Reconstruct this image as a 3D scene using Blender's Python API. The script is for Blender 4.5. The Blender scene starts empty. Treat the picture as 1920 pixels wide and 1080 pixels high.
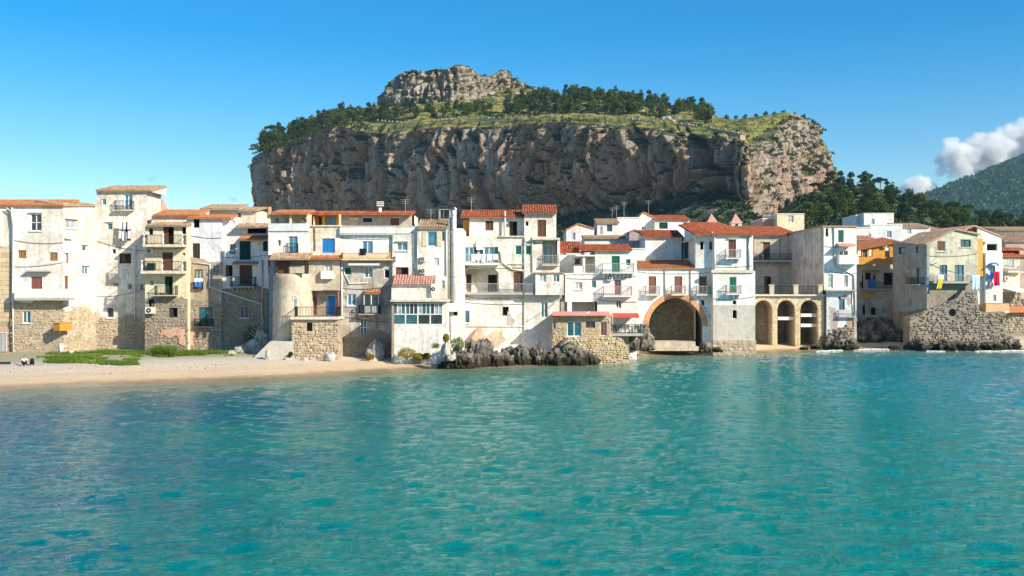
import bpy, bmesh, math, random
import numpy as np
from mathutils import Vector, Matrix, geometry
R = math.radians
sc = bpy.context.scene
col = sc.collection
# ------------------------------------------------------------------ camera, sky, sun, exposure
F, CX, CY, CAMZ = 1884.0, 960.0, 540.0, 8.0          # photo-pixel focal length, centre, eye height (m)
cam_d = bpy.data.cameras.new("camera"); cam = bpy.data.objects.new("camera", cam_d); col.objects.link(cam)
cam_d.sensor_width = 36.0; cam_d.lens = 36.0 * F / 1920.0; cam_d.clip_start = 0.5; cam_d.clip_end = 30000
cam.location = (0, 0, CAMZ); cam.rotation_euler = (R(90), 0, 0); sc.camera = cam
SUN_EL, SUN_AZ = 30.0, 127.0                          # azimuth clockwise from +Y (view direction)
w = bpy.data.worlds.new("World"); sc.world = w; w.use_nodes = True
wn, wl = w.node_tree.nodes, w.node_tree.links
sky = wn.new('ShaderNodeTexSky'); sky.sky_type = 'NISHITA'; sky.sun_disc = False
sky.sun_elevation = R(SUN_EL); sky.sun_rotation = R(SUN_AZ)
sky.altitude = 0; sky.air_density = 1.0; sky.dust_density = 0.25; sky.ozone_density = 2.2
hsv = wn.new('ShaderNodeHueSaturation'); hsv.inputs['Saturation'].default_value = 1.66; hsv.inputs['Hue'].default_value = 0.5
wl.new(sky.outputs[0], hsv.inputs['Color']); wl.new(hsv.outputs[0], wn['Background'].inputs[0])
wn['Background'].inputs[1].default_value = 0.105
sd = bpy.data.lights.new("sun", 'SUN'); sd.energy = 5.0; sd.angle = R(0.53); sd.color = (1.0, 0.90, 0.73)
sun = bpy.data.objects.new("sun", sd); col.objects.link(sun)
SDIR = Vector((math.sin(R(SUN_AZ)) * math.cos(R(SUN_EL)), math.cos(R(SUN_AZ)) * math.cos(R(SUN_EL)), math.sin(R(SUN_EL))))
sun.rotation_euler = SDIR.to_track_quat('Z', 'Y').to_euler(); sun.location = SDIR * 300
sc.view_settings.view_transform = 'Standard'; sc.view_settings.look = 'None'
sc.view_settings.exposure = 0.62; sc.view_settings.gamma = 1.0; sc.view_settings.use_curve_mapping = False
sc.render.engine = 'CYCLES'
cy = sc.cycles
cy.use_denoising = True; cy.max_bounces = 6; cy.diffuse_bounces = 3; cy.glossy_bounces = 3; cy.transmission_bounces = 3
cy.volume_bounces = 24; cy.transparent_max_bounces = 6; cy.caustics_reflective = False; cy.caustics_refractive = False
cy.sample_clamp_indirect = 6.0
# ------------------------------------------------------------------ helpers
rng = np.random.default_rng(7); rnd = random.Random(7)
def P(px, py, Y): return Vector(((px - CX) / F * Y, Y, CAMZ - (py - CY) / F * Y))
def tag(o, label=None, cat=None, group=None, kind=None):
    if label: o['label'] = label
    if cat: o['category'] = cat
    if group: o['group'] = group
    if kind: o['kind'] = kind
    return o
def empty(name, loc=(0, 0, 0), rz=0):
    o = bpy.data.objects.new(name, None); o.empty_display_size = 0.3
    o.location = loc; o.rotation_euler = (0, 0, rz); col.objects.link(o); return o
def hash3(ix, iy, iz, seed):
    h = (ix.astype(np.int64) * 374761393 + iy.astype(np.int64) * 668265263 + iz.astype(np.int64) * 2147483647 + seed * 974634277) & 0xffffffff
    h = ((h ^ (h >> 13)) * 1274126177) & 0xffffffff
    h = ((h ^ (h >> 16)) * 2246822519) & 0xffffffff
    return ((h ^ (h >> 15)) & 0xffffff) / 16777215.0
def vnoise(p, seed=0):
    i = np.floor(p); f = p - i; f = f * f * f * (f * (f * 6 - 15) + 10); i = i.astype(np.int64)
    r = 0
    for dx in (0, 1):
        wx = f[:, 0] if dx else 1 - f[:, 0]
        for dy in (0, 1):
            wy = f[:, 1] if dy else 1 - f[:, 1]
            for dz in (0, 1):
                wz = f[:, 2] if dz else 1 - f[:, 2]
                r = r + wx * wy * wz * hash3(i[:, 0] + dx, i[:, 1] + dy, i[:, 2] + dz, seed)
    return r * 2 - 1
def fbm(p, seed=0, octv=5, gain=0.5, lac=2.03, ridged=False):
    p = np.asarray(p, float); a = 1.0; s = np.zeros(len(p)); t = 0
    for k in range(octv):
        n = vnoise(p, seed + k * 17)
        if ridged: n = 1 - 2 * np.abs(n)
        s += a * n; t += a; a *= gain; p = p * lac + 11.7
    return s / t
class MB:
    def __init__(s): s.v = []; s.f = []; s.r = []
    def add(s, vs, fs, r=0.0):
        b = len(s.v); s.v += [tuple(x) for x in vs]
        for f in fs: s.f.append(tuple(b + i for i in f)); s.r.append(r)
    def box(s, x0, y0, z0, x1, y1, z1, r=0.0):
        s.add([(x0,y0,z0),(x1,y0,z0),(x1,y1,z0),(x0,y1,z0),(x0,y0,z1),(x1,y0,z1),(x1,y1,z1),(x0,y1,z1)],
              [(0,3,2,1),(4,5,6,7),(0,1,5,4),(1,2,6,5),(2,3,7,6),(3,0,4,7)], r)
    def tube(s, pts, rad, n=6, caps=True, r=0.0):
        pts = [Vector(p) for p in pts]; rad = rad if isinstance(rad, (list, tuple)) else [rad] * len(pts)
        vs = []; fs = []
        for i, p in enumerate(pts):
            d = (pts[min(i + 1, len(pts) - 1)] - pts[max(i - 1, 0)]); d = d.normalized() if d.length > 1e-6 else Vector((0, 0, 1))
            a = d.cross(Vector((0, 0, 1)) if abs(d.z) < 0.9 else Vector((1, 0, 0))).normalized(); b = d.cross(a)
            for k in range(n):
                t = 2 * math.pi * k / n; vs.append(p + (a * math.cos(t) + b * math.sin(t)) * rad[i])
        for i in range(len(pts) - 1):
            for k in range(n):
                fs.append((i*n+k, i*n+(k+1) % n, (i+1)*n+(k+1) % n, (i+1)*n+k))
        if caps: fs += [tuple(range(n))[::-1], tuple((len(pts)-1)*n + k for k in range(n))]
        s.add(vs, fs, r)
    def prism(s, poly, v0, v1, r=0.0):                # poly of (u,z) counter-clockwise seen from -v, extruded along v
        n = len(poly); vs = [(u, v0, z) for u, z in poly] + [(u, v1, z) for u, z in poly]
        s.add(vs, [tuple(range(n)), tuple(range(2*n-1, n-1, -1))] + [(i, n+i, n+(i+1) % n, (i+1) % n) for i in range(n)], r)
    def build(s, name, mat, parent=None, loc=None, smooth=False, rz=0):
        me = bpy.data.meshes.new(name); me.from_pydata(s.v, [], s.f)
        if any(s.r): a = me.attributes.new('rnd', 'FLOAT', 'FACE'); a.data.foreach_set('value', np.array(s.r, dtype=np.float32))
        me.materials.append(mat)
        if smooth: me.polygons.foreach_set('use_smooth', [True] * len(me.polygons))
        o = bpy.data.objects.new(name, me); col.objects.link(o)
        if loc is not None: o.location = loc
        o.rotation_euler = (0, 0, rz)
        if parent: o.parent = parent
        return o
def mesh_np(name, V, Q, mat, parent=None, loc=None, smooth=True, attrs=None):
    V = np.asarray(V, np.float32); Q = np.asarray(Q, np.int32); k = Q.shape[1]
    me = bpy.data.meshes.new(name); me.vertices.add(len(V)); me.vertices.foreach_set('co', V.ravel())
    me.loops.add(Q.size); me.loops.foreach_set('vertex_index', Q.ravel())
    me.polygons.add(len(Q)); me.polygons.foreach_set('loop_start', np.arange(0, Q.size, k, dtype=np.int32))
    me.polygons.foreach_set('use_smooth', np.full(len(Q), smooth, bool))
    me.update(calc_edges=True); me.validate()
    for n, dom, arr in attrs or []:
        a = me.attributes.new(n, 'FLOAT', dom); a.data.foreach_set('value', np.asarray(arr, np.float32))
    if mat: me.materials.append(mat)
    o = bpy.data.objects.new(name, me); col.objects.link(o)
    if loc is not None: o.location = loc
    if parent: o.parent = parent
    return o
def grid_quads(nr, nc, wrap=False):
    i = np.arange(nr - 1)[:, None]; j = np.arange(nc if wrap else nc - 1)[None, :]; j2 = (j + 1) % nc
    return np.stack([i*nc+j, i*nc+j2, (i+1)*nc+j2, (i+1)*nc+j], -1).reshape(-1, 4)
# ------------------------------------------------------------------ materials
class NT:
    def __init__(s, name):
        s.m = bpy.data.materials.new(name); s.m.use_nodes = True; s.n = s.m.node_tree.nodes; s.l = s.m.node_tree.links
        s.b = s.n['Principled BSDF']; s.b.inputs['Specular IOR Level'].default_value = 0.25
        s.pos = s.n.new('ShaderNodeNewGeometry').outputs['Position']
    def set(s, k, v):
        if hasattr(v, 'is_output'): s.l.new(v, s.b.inputs[k])
        else: s.b.inputs[k].default_value = v
        return s
    def sc(s, vec, x, y, z):
        m = s.n.new('ShaderNodeVectorMath'); m.operation = 'MULTIPLY'; s.l.new(vec, m.inputs[0]); m.inputs[1].default_value = (x, y, z); return m.outputs[0]
    def noise(s, scale, detail=5, rough=0.6, vec=None, dist=0.0):
        t = s.n.new('ShaderNodeTexNoise'); t.inputs['Scale'].default_value = scale; t.inputs['Detail'].default_value = detail
        t.inputs['Roughness'].default_value = rough; t.inputs['Distortion'].default_value = dist; s.l.new(vec or s.pos, t.inputs['Vector']); return t.outputs[0]
    def vor(s, scale, vec=None, feat='F1', out='Distance'):
        t = s.n.new('ShaderNodeTexVoronoi'); t.feature = feat; t.inputs['Scale'].default_value = scale; s.l.new(vec or s.pos, t.inputs['Vector']); return t.outputs[out]
    def ramp(s, fac, stops, interp='LINEAR'):
        r = s.n.new('ShaderNodeValToRGB'); r.color_ramp.interpolation = interp; e = r.color_ramp.elements
        while len(e) < len(stops): e.new(0.5)
        for k, (p, c) in enumerate(stops):
            e[k].position = p; c = c if isinstance(c, (tuple, list)) else (c, c, c); e[k].color = (*c[:3], 1)
        s.l.new(fac, r.inputs[0]); return r.outputs[0]
    def mix(s, fac, a, b, mode='MIX'):
        m = s.n.new('ShaderNodeMix'); m.data_type = 'RGBA'; m.blend_type = mode
        for i, v in ((0, fac), (6, a), (7, b)):
            sock = m.inputs[i]
            if hasattr(v, 'is_output'): s.l.new(v, sock)
            elif i == 0: sock.default_value = v
            else: sock.default_value = (*v[:3], 1) if isinstance(v, (tuple, list)) else (v, v, v, 1)
        return m.outputs[2]
    def math(s, op, a, b=0.0, c=0.0):
        m = s.n.new('ShaderNodeMath'); m.operation = op
        for k, v in enumerate((a, b, c)):
            if hasattr(v, 'is_output'): s.l.new(v, m.inputs[k])
            else: m.inputs[k].default_value = v
        return m.outputs[0]
    def attr(s, name):
        a = s.n.new('ShaderNodeAttribute'); a.attribute_name = name; return a.outputs['Fac']
    def xyz(s, vec=None):
        x = s.n.new('ShaderNodeSeparateXYZ'); s.l.new(vec or s.pos, x.inputs[0]); return x.outputs
    def bump(s, h, strength=0.3, dist=0.05):
        b = s.n.new('ShaderNodeBump'); b.inputs['Strength'].default_value = strength; b.inputs['Distance'].default_value = dist
        s.l.new(h, b.inputs['Height']); s.l.new(b.outputs[0], s.b.inputs['Normal']); return s
MATS = {}
def simple(name, c, rough=0.6, var=0.2, metal=0.0, scale=4.0, spec=0.25):
    if name in MATS: return MATS[name]
    t = NT(name); n = t.noise(scale, 4)
    t.set('Base Color', t.mix(t.ramp(n, [(.3, 0), (.7, 1)]), tuple(x * (1 - var) for x in c), tuple(min(x * (1 + var * .6), 1) for x in c)))
    t.set('Roughness', rough).set('Metallic', metal).set('Specular IOR Level', spec); MATS[name] = t.m; return t.m
def plaster(name, base, stain=(.30, .25, .19), patch=(.42, .37, .30), amt=.5, pa=.5, seed=0.0):
    if name in MATS: return MATS[name]
    t = NT(name); v = t.n.new('ShaderNodeVectorMath'); v.operation = 'ADD'; t.l.new(t.pos, v.inputs[0]); v.inputs[1].default_value = (seed, seed * 1.7, seed * .6); v = v.outputs[0]
    fine = t.noise(3.2, 8, .68, v)
    big = t.noise(.33, 7, .68, v, .4)
    c = t.mix(t.ramp(big, [(.50, 0), (.535, pa), (.70, min(1, pa * 1.3))]), base, patch)
    med = t.noise(1.1, 6, .7, v)
    c = t.mix(t.ramp(med, [(.57, 0), (.62, .8 * amt)]), c, stain)
    st = t.noise(1.0, 5, .65, t.sc(v, 2.2, 2.2, .22))
    c = t.mix(t.ramp(st, [(.50, 0), (.68, amt)]), c, stain)
    ch = t.noise(1.7, 9, .72, v, .5); c = t.mix(t.ramp(ch, [(.585, 0), (.605, .85 * pa)]), c, tuple(x * .8 for x in patch))
    c = t.mix(t.ramp(fine, [(.35, .74), (.62, 1.0)]), (0, 0, 0), c, 'MIX') if False else t.mix(1.0, c, t.ramp(fine, [(.33, .80), (.6, 1.03)]), 'MULTIPLY')
    t.set('Base Color', c).set('Roughness', .92).bump(t.math('ADD', fine, t.math('MULTIPLY', med, 1.2)), .55, .06)
    MATS[name] = t.m; return t.m
def stones(name, cols, dark=.55):
    if name in MATS: return MATS[name]
    t = NT(name); n = len(cols)
    c = t.ramp(t.attr('rnd'), [(k / (n - 1), cols[k]) for k in range(n)])
    f = t.noise(4.5, 7, .7)
    c = t.mix(1.0, c, t.ramp(f, [(.3, dark), (.62, 1.08)]), 'MULTIPLY')
    t.set('Base Color', c).set('Roughness', .95).bump(f, .7, .06); MATS[name] = t.m; return t.m
M = {}
M['white'] = plaster('plaster_white', (.86, .83, .77), (.46, .40, .32), (.64, .57, .47), .5, .6)
M['white2'] = plaster('plaster_clean_white', (.88, .86, .82), (.50, .44, .36), (.70, .63, .54), .42, .55, 5)
M['warm'] = plaster('plaster_warm_white', (.87, .80, .69), (.48, .39, .28), (.68, .56, .42), .5, .65, 9)
M['cream'] = plaster('plaster_cream', (.80, .70, .48), (.48, .38, .24), (.66, .56, .38), .35, .4, 13)
M['beige'] = plaster('plaster_beige', (.62, .53, .40), (.33, .27, .20), (.47, .40, .31), .55, .7, 17)
M['greige'] = plaster('plaster_greige', (.60, .55, .46), (.36, .31, .25), (.52, .47, .40), .4, .6, 19)
M['grey'] = plaster('plaster_grey', (.56, .51, .44), (.22, .19, .15), (.40, .35, .29), .8, .85, 21)
M['ivory'] = plaster('plaster_ivory', (.84, .79, .69), (.42, .35, .27), (.62, .54, .43), .6, .75, 25)
M['brownwall'] = plaster('plaster_brown', (.46, .37, .27), (.22, .17, .12), (.36, .30, .24), .6, .8, 29)
M['bluewhite'] = plaster('plaster_blue_white', (.72, .74, .76), (.45, .44, .42), (.60, .61, .62), .45, .6, 33)
M['pinkwhite'] = plaster('plaster_pink_white', (.86, .77, .72), (.62, .50, .44), (.80, .68, .62), .2, .35, 37)
M['orange'] = plaster('plaster_orange', (.72, .34, .06), (.42, .2, .06), (.62, .30, .08), .35, .5, 41)
M['ochre'] = plaster('plaster_ochre', (.66, .40, .10), (.40, .26, .10), (.56, .38, .16), .4, .5, 43)
M['tealshade'] = plaster('plaster_grey_teal_shade', (.34, .40, .40), (.20, .19, .16), (.36, .33, .27), .6, .8, 45)  # grey plaster with the teal shade of the side wall in its colour
M['yellowhouse'] = plaster('plaster_pale_yellow', (.70, .64, .46), (.38, .34, .27), (.46, .43, .37), .5, .8, 47)
M['salmon'] = plaster('plaster_salmon', (.62, .34, .22), (.75, .62, .52), (.55, .36, .26), .6, .6, 49)
M['mauve'] = plaster('plaster_mauve', (.46, .36, .35), (.3, .24, .23), (.5, .42, .4), .4, .5, 51)
M['mortar'] = plaster('lime_mortar', (.52, .43, .31), (.26, .21, .15), (.40, .33, .24), .6, .8, 53)
M['darkmortar'] = plaster('dark_mortar', (.34, .29, .22), (.17, .14, .10), (.27, .23, .18), .6, .8, 55)
M['concrete'] = simple('concrete', (.46, .43, .38), .9, .3)
M['slab'] = simple('slab_cream', (.66, .58, .46), .85, .3)
M['slabw'] = simple('slab_white', (.78, .75, .70), .8, .2)
M['rub_warm'] = stones('rubble_warm', [(.50, .36, .20), (.60, .48, .31), (.42, .33, .23), (.66, .55, .38), (.38, .28, .17), (.55, .50, .42)])
M['rub_yel'] = stones('rubble_yellow', [(.62, .44, .18), (.70, .52, .26), (.50, .36, .18), (.66, .54, .34), (.45, .36, .24), (.72, .58, .30)])
M['rub_grey'] = stones('rubble_grey', [(.34, .29, .22), (.46, .41, .33), (.25, .21, .165), (.54, .47, .37), (.40, .28, .15), (.20, .17, .14)], .4)
M['rub_brown'] = stones('rubble_brown', [(.34, .26, .18), (.42, .34, .24), (.29, .22, .16), (.48, .40, .30), (.37, .25, .15), (.40, .37, .33)])
M['ashlar'] = stones('sandstone', [(.62, .46, .26), (.68, .54, .34), (.55, .42, .26), (.72, .60, .42)], .75)
M['brick'] = stones('brick_orange', [(.62, .28, .13), (.70, .36, .19), (.52, .23, .11), (.66, .42, .26)], .75)
M['tile_o'] = stones('tile_orange', [(.58, .20, .07), (.66, .27, .11), (.47, .17, .07), (.62, .33, .17), (.40, .19, .10)], .6)
M['tile_r'] = stones('tile_red', [(.48, .10, .035), (.60, .19, .08), (.36, .08, .035), (.54, .26, .14), (.44, .11, .04)], .55)
M['tile_b'] = stones('tile_weathered', [(.50, .30, .17), (.58, .42, .28), (.38, .23, .14), (.62, .50, .36), (.46, .22, .10)], .55)
M['tile_p'] = stones('tile_pink', [(.60, .30, .23), (.66, .38, .30), (.52, .25, .18), (.58, .36, .28)], .7)
M['iron'] = simple('iron_dark', (.035, .033, .03), .5, .3, .4)
M['ironw'] = simple('iron_grey_paint', (.42, .41, .40), .5, .2)
M['paintw'] = simple('paint_white', (.80, .79, .76), .45, .12)
M['paintb'] = simple('wood_brown_paint', (.16, .07, .04), .55, .3)
M['paintr'] = simple('wood_red_brown', (.26, .10, .07), .55, .3)
M['paintg'] = simple('wood_green_paint', (.012, .15, .085), .5, .25)
M['paintdg'] = simple('wood_dark_green', (.008, .06, .045), .5, .25)
M['paintbl'] = simple('paint_blue', (.03, .22, .55), .45, .2)
M['paintc'] = simple('paint_cream', (.74, .62, .40), .5, .2)
M['wood'] = simple('wood_natural', (.34, .18, .07), .6, .35)
M['wooddk'] = simple('wood_dark', (.055, .038, .03), .6, .35)
M['orangebox'] = simple('wood_orange', (.62, .28, .05), .55, .2)
M['tanpanel'] = simple('panel_tan_orange', (.66, .40, .22), .7, .25)
M['bamboo'] = simple('bamboo_yellow', (.66, .42, .14), .6, .25)
M['redawn'] = simple('awning_red', (.58, .09, .06), .8, .15)
M['pinkawn'] = simple('awning_pink', (.70, .27, .24), .8, .2)
M['whitecloth'] = simple('cloth_white', (.82, .82, .84), .9, .08)
M['bluecloth'] = simple('cloth_blue', (.03, .16, .52), .9, .15)
M['redcloth'] = simple('cloth_red', (.60, .01, .03), .9, .15)
M['yellowcloth'] = simple('cloth_yellow', (.68, .58, .06), .9, .15)
M['blackcloth'] = simple('cloth_black', (.012, .012, .016), .9, .2)
M['greycloth'] = simple('cloth_grey', (.25, .26, .30), .9, .2)
M['pinkcloth'] = simple('cloth_pink', (.62, .30, .36), .9, .15)
M['palebluecloth'] = simple('cloth_pale_blue', (.52, .66, .74), .9, .1)
M['terracotta'] = simple('terracotta', (.45, .17, .08), .8, .25)
M['skin'] = simple('skin', (.52, .29, .20), .6, .08)
M['hair'] = simple('hair_dark', (.03, .018, .012), .6, .2)
M['metal'] = simple('metal_galvanised', (.50, .50, .48), .4, .15, .8)
M['acw'] = simple('ac_casing', (.74, .70, .62), .5, .1)
def glassm(name, c, rough=.05):
    t = NT(name); n = t.noise(1.3, 2); t.set('Base Color', t.mix(t.ramp(n, [(.4, 0), (.6, 1)]), tuple(x * .6 for x in c), c)).set('Roughness', rough).set('Specular IOR Level', .8)
    return t.m
M['glassd'] = glassm('window_glass_dark', (.03, .045, .05))
M['glassb'] = glassm('window_glass_blue', (.05, .22, .36))
M['glasst'] = glassm('window_glass_teal', (.03, .14, .18))
M['glassl'] = glassm('window_glass_curtained', (.40, .46, .48))
M['dark'] = simple('interior_shade', (.02, .018, .016), .9, .2)  # near-black paint in place of the shade inside rooms and openings
# ------------------------------------------------------------------ shoreline, ground, sea
SH = [(-2500, 40), (-120, 60), (-40, 79), (-33.4, 82.8), (-22.3, 87.6), (-13.2, 95.5), (-9.4, 98), (-6.4, 100.5), (8.6, 105), (15, 117), (24, 121.5), (30.4, 124.5), (39, 128), (47, 132), (53, 128), (76, 128.5), (120, 140), (2500, 300)]
SHX = np.array([a for a, b in SH]); SHY = np.array([b for a, b in SH])
def yshore(x): return np.interp(x, SHX, SHY)
def ground_z(x, y):
    d = y - yshore(x)
    z = np.where(d < 0, .06 * d, np.where(d < 5, .1 * d, np.where(d < 22, .5 + .034 * (d - 5), 1.08 + .004 * (d - 22))))
    far = np.clip((y - 175) / 300, 0, 1)
    return z + far * far * (3 - 2 * far) * 26
def lin(a, b, n): return list(np.linspace(a, b, n))
gx = np.array([-4000, -3000, -1200, -500, -200, -120] + lin(-85, 95, 260) + [130, 200, 500, 1200, 3000, 4000])
gy = np.array([20, 40, 55] + lin(65, 145, 170) + lin(150, 190, 12) + lin(210, 480, 20) + [600, 900, 1500, 3000, 4000])
GX, GY = np.meshgrid(gx, gy); p = np.stack([GX.ravel(), GY.ravel(), np.zeros(GX.size)], 1)
gz = ground_z(p[:, 0], p[:, 1]) + fbm(p * .35, 3, 4) * .10 * np.clip((p[:, 1] - yshore(p[:, 0]) + 1) / 6, 0, 1)
p[:, 2] = np.maximum(gz, -4)
t = NT('ground_sand')
d_at = t.attr('shore'); nn = t.noise(.8, 6, .65); fine = t.noise(9, 5, .7)
wob = t.math('ADD', d_at, t.math('MULTIPLY', t.math('SUBTRACT', nn, .5), 3.0))
c = t.ramp(t.math('MULTIPLY', wob, .05), [(0.0, (.30, .21, .12)), (.06, (.36, .26, .15)), (.13, (.62, .46, .29)), (.45, (.72, .57, .39)), (.62, (.64, .56, .45)), (.8, (.56, .50, .38)), (1, (.36, .34, .22))])
c = t.mix(1.0, c, t.ramp(fine, [(.3, .72), (.6, 1.05)]), 'MULTIPLY')
t.set('Base Color', c).set('Roughness', t.ramp(t.math('MULTIPLY', wob, .05), [(0, .25), (.07, .4), (.13, .95)])).bump(t.math('ADD', fine, t.math('MULTIPLY', nn, 2)), .5, .06)
ground = tag(mesh_np('ground', p, grid_quads(len(gy), len(gx)), t.m, attrs=[('shore', 'POINT', p[:, 1] - yshore(p[:, 0]))]), kind='structure')

# sea: one sheet with real swell, reaching the horizon on the seaward side
xs = np.array([-4000, -3000, -1000, -400, -200, -120] + lin(-85, 105, 900) + [140, 200, 400, 1000, 3000, 4000])
yd = [14.0]
while yd[-1] < 152: yd.append(yd[-1] * 1.0062)
ys = np.array([-4000, -3000, -1000, -300, -100, -30, 0, 8] + yd + [170, 200, 300])
X, Y = np.meshgrid(xs, ys); X = X.ravel(); Y = Y.ravel()
mask = np.clip((X + 110) / 25, 0, 1) * np.clip((130 - X) / 25, 0, 1) * np.clip((Y - 8) / 6, 0, 1)
shd = yshore(X) - Y
calm = np.clip((shd + .5) / 14, .12, 1)
Z = np.zeros_like(X); DX = np.zeros_like(X); DY = np.zeros_like(X); wr = np.random.default_rng(11)
for k in range(80):
    lam = .40 * (2.8 / .40) ** wr.random(); kk = 2 * math.pi / lam
    th = R(252) + wr.normal(0, .62)
    a = .0042 * lam * (.5 + wr.random())
    ph = wr.random() * 6.283
    atten = np.clip(lam / (np.maximum(Y, 14) * .018), 0, 1)
    arg = kk * (X * math.cos(th) + Y * math.sin(th)) + ph
    Z += a * atten * np.sin(arg); DX += -a * .55 * atten * math.cos(th) * np.cos(arg); DY += -a * .55 * atten * math.sin(th) * np.cos(arg)
gust = .75 + .5 * fbm(np.stack([X * .03, Y * .05, X * 0], 1), 5, 3)
Z *= mask * calm * gust
V = np.stack([X + DX * mask * calm, Y + DY * mask * calm, Z], 1)
t = NT('sea_water')
x, y, z = t.xyz()
s_at = t.attr('shore')
n1 = t.noise(.035, 4, .6, t.sc(t.pos, 1, 1.4, 1)); n2 = t.noise(.16, 5, .6, t.sc(t.pos, .6, 1.5, 1))
# colour of the bed seen through the water: weed patches to the left, clean sand to the right, shallows by the shore
e = t.math('ADD', t.math('MULTIPLY', x, .011), t.math('ADD', t.math('MULTIPLY', t.math('SUBTRACT', n1, .5), .6), t.math('MULTIPLY', t.math('SUBTRACT', n2, .5), .30)))
c = t.ramp(t.math('ADD', e, .5), [(.06, (.0, .070, .145)), (.24, (.0, .122, .170)), (.44, (.0, .192, .165)), (.68, (.0, .212, .190)), (.95, (.0, .225, .285))])
sh = t.math('ADD', s_at, t.math('MULTIPLY', t.math('SUBTRACT', n2, .5), 8.0))
c = t.mix(t.ramp(t.math('MULTIPLY', sh, .05), [(0.0, 1), (.10, .75), (.45, .35), (1, 0)]), c, (.21, .24, .14))
c = t.mix(t.ramp(t.math('MULTIPLY', sh, .2), [(0.0, 1), (.35, .0)]), c, (.33, .27, .17))
t.set('Base Color', c).set('Roughness', .035).set('IOR', 1.33).set('Specular IOR Level', .21)
w1 = t.noise(1.7, 5, .65, t.sc(t.pos, .5, 1.3, 1), .3); w2 = t.noise(5.0, 4, .6, t.sc(t.pos, .55, 1.25, 1), .3)
w3 = t.noise(13, 3, .6, t.sc(t.pos, .5, 1.2, 1)); t.bump(t.math('ADD', t.math('ADD', w1, t.math('MULTIPLY', w2, .5)), t.math('MULTIPLY', w3, .16)), .9, .26)
sea = tag(mesh_np('sea', V, grid_quads(len(ys), len(xs)), t.m, attrs=[('shore', 'POINT', shd)]), kind='structure')

# foam lines: thin bubbly sheets on the wash
t = NT('foam'); t.set('Base Color', t.ramp(t.noise(6, 5), [(.3, (.62, .64, .62)), (.6, (.82, .83, .82))])).set('Roughness', .9)
FOAM = t.m
def foam(x0, x1, off, wid, seed, label):
    mb = MB(); r = random.Random(seed); x = x0
    while x < x1:
        L = r.uniform(.08, .35)
        if seed > 1 and math.sin(x * 1.7 + seed) + r.gauss(0, .5) < .1: x += L; continue
        y = float(yshore(x)) - off + math.sin(x * .9 + seed) * .35 + r.gauss(0, .1)
        for k in range(4):
            wy = .3 * wid * r.uniform(.3, 1) * (.6 + .4 * math.sin(x * .35 + seed)); xx = x + r.uniform(-.3, .3); yy = y + r.uniform(-.5, .5) * wid
            n = 7; ps = [(xx + L * math.cos(a) * r.uniform(.6, 1.1), yy + wy * .5 * math.sin(a) * r.uniform(.6, 1.1)) for a in [2 * math.pi * i / n for i in range(n)]]
            zt = .05 + r.uniform(0, .03) + k * .012
            mb.add([(a, b, zt) for a, b in ps] + [(a, b, zt - .10) for a, b in ps], [tuple(range(n))] + [(i, n + i, n + (i + 1) % n, (i + 1) % n) for i in range(n)])
        x += L * 1.1
    return tag(mb.build('foam', FOAM), label, 'foam', kind='stuff')
foam(38.5, 92, .8, .9, 1, 'white foam washing along the foot of the right hand rocks and walls')

# ------------------------------------------------------------------ rock mountain
def catmull(pts, n):
    pts = np.array(pts, float); m = len(pts)
    d = np.r_[0, np.cumsum(np.linalg.norm(np.diff(pts[:, :2], axis=0), axis=1))]
    tt = np.linspace(0, d[-1], n); out = np.zeros((n, pts.shape[1]))
    k = np.clip(np.searchsorted(d, tt, side='right') - 1, 0, m - 2); u = (tt - d[k]) / (d[k + 1] - d[k])
    p0 = pts[np.maximum(k - 1, 0)]; p1 = pts[k]; p2 = pts[k + 1]; p3 = pts[np.minimum(k + 2, m - 1)]; u = u[:, None]
    return .5 * ((2 * p1) + (-p0 + p2) * u + (2 * p0 - 5 * p1 + 4 * p2 - p3) * u * u + (-p0 + 3 * p1 - 3 * p2 + p3) * u ** 3)
t = NT('cliff_limestone')
n0 = t.noise(.022, 5, .6, None, .6); n1 = t.noise(.10, 8, .68); st = t.noise(.30, 7, .62, t.sc(t.pos, 1, 1, .10), .3); st2 = t.noise(.9, 6, .6, t.sc(t.pos, 1, 1, .16)); n2 = t.noise(.5, 9, .72)
x, y, z = t.xyz()
c = t.mix(t.ramp(n0, [(.44, 0), (.60, 1)]), (.58, .50, .43), (.66, .38, .22))
c = t.mix(t.ramp(st, [(.44, 0), (.60, .9)]), c, (.70, .36, .18))
c = t.mix(t.ramp(st2, [(.50, 0), (.62, .8)]), c, (.25, .21, .18))
st3 = t.noise(.55, 6, .6, t.sc(t.pos, 1, 1, .07), .2); c = t.mix(t.ramp(st3, [(.55, 0), (.66, .8)]), c, (.74, .62, .50))
c = t.mix(t.ramp(n1, [(.55, 0), (.70, .8)]), c, (.68, .61, .52))
nz = t.xyz(t.n['Geometry'].outputs['Normal'] if 'Geometry' in t.n else t.pos)[2]
veg = t.math('ADD', t.math('MULTIPLY', nz, .55), t.math('ADD', t.math('MULTIPLY', n1, .55), t.math('MULTIPLY', n2, .35)))
c = t.mix(t.ramp(veg, [(.60, 0), (.72, .85)]), c, (.075, .095, .03))
c = t.mix(1.0, c, t.ramp(n2, [(.3, .62), (.62, 1.12)]), 'MULTIPLY')
t.set('Base Color', c).set('Roughness', .95).bump(t.math('ADD', t.math('ADD', n2, t.math('MULTIPLY', st2, 1.4)), t.math('MULTIPLY', n1, 2.0)), 1.0, 2.0)
c2 = t.mix(t.attr('pale'), c, t.mix(t.ramp(n2, [(.35, 0), (.6, 1)]), (.30, .27, .22), (.58, .52, .43)))
t.set('Base Color', t.mix(t.ramp(veg, [(.68, 0), (.80, .85)]), c2, (.075, .095, .03)))
CLIFF = t.m
t = NT('dry_grass_slope')
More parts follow.
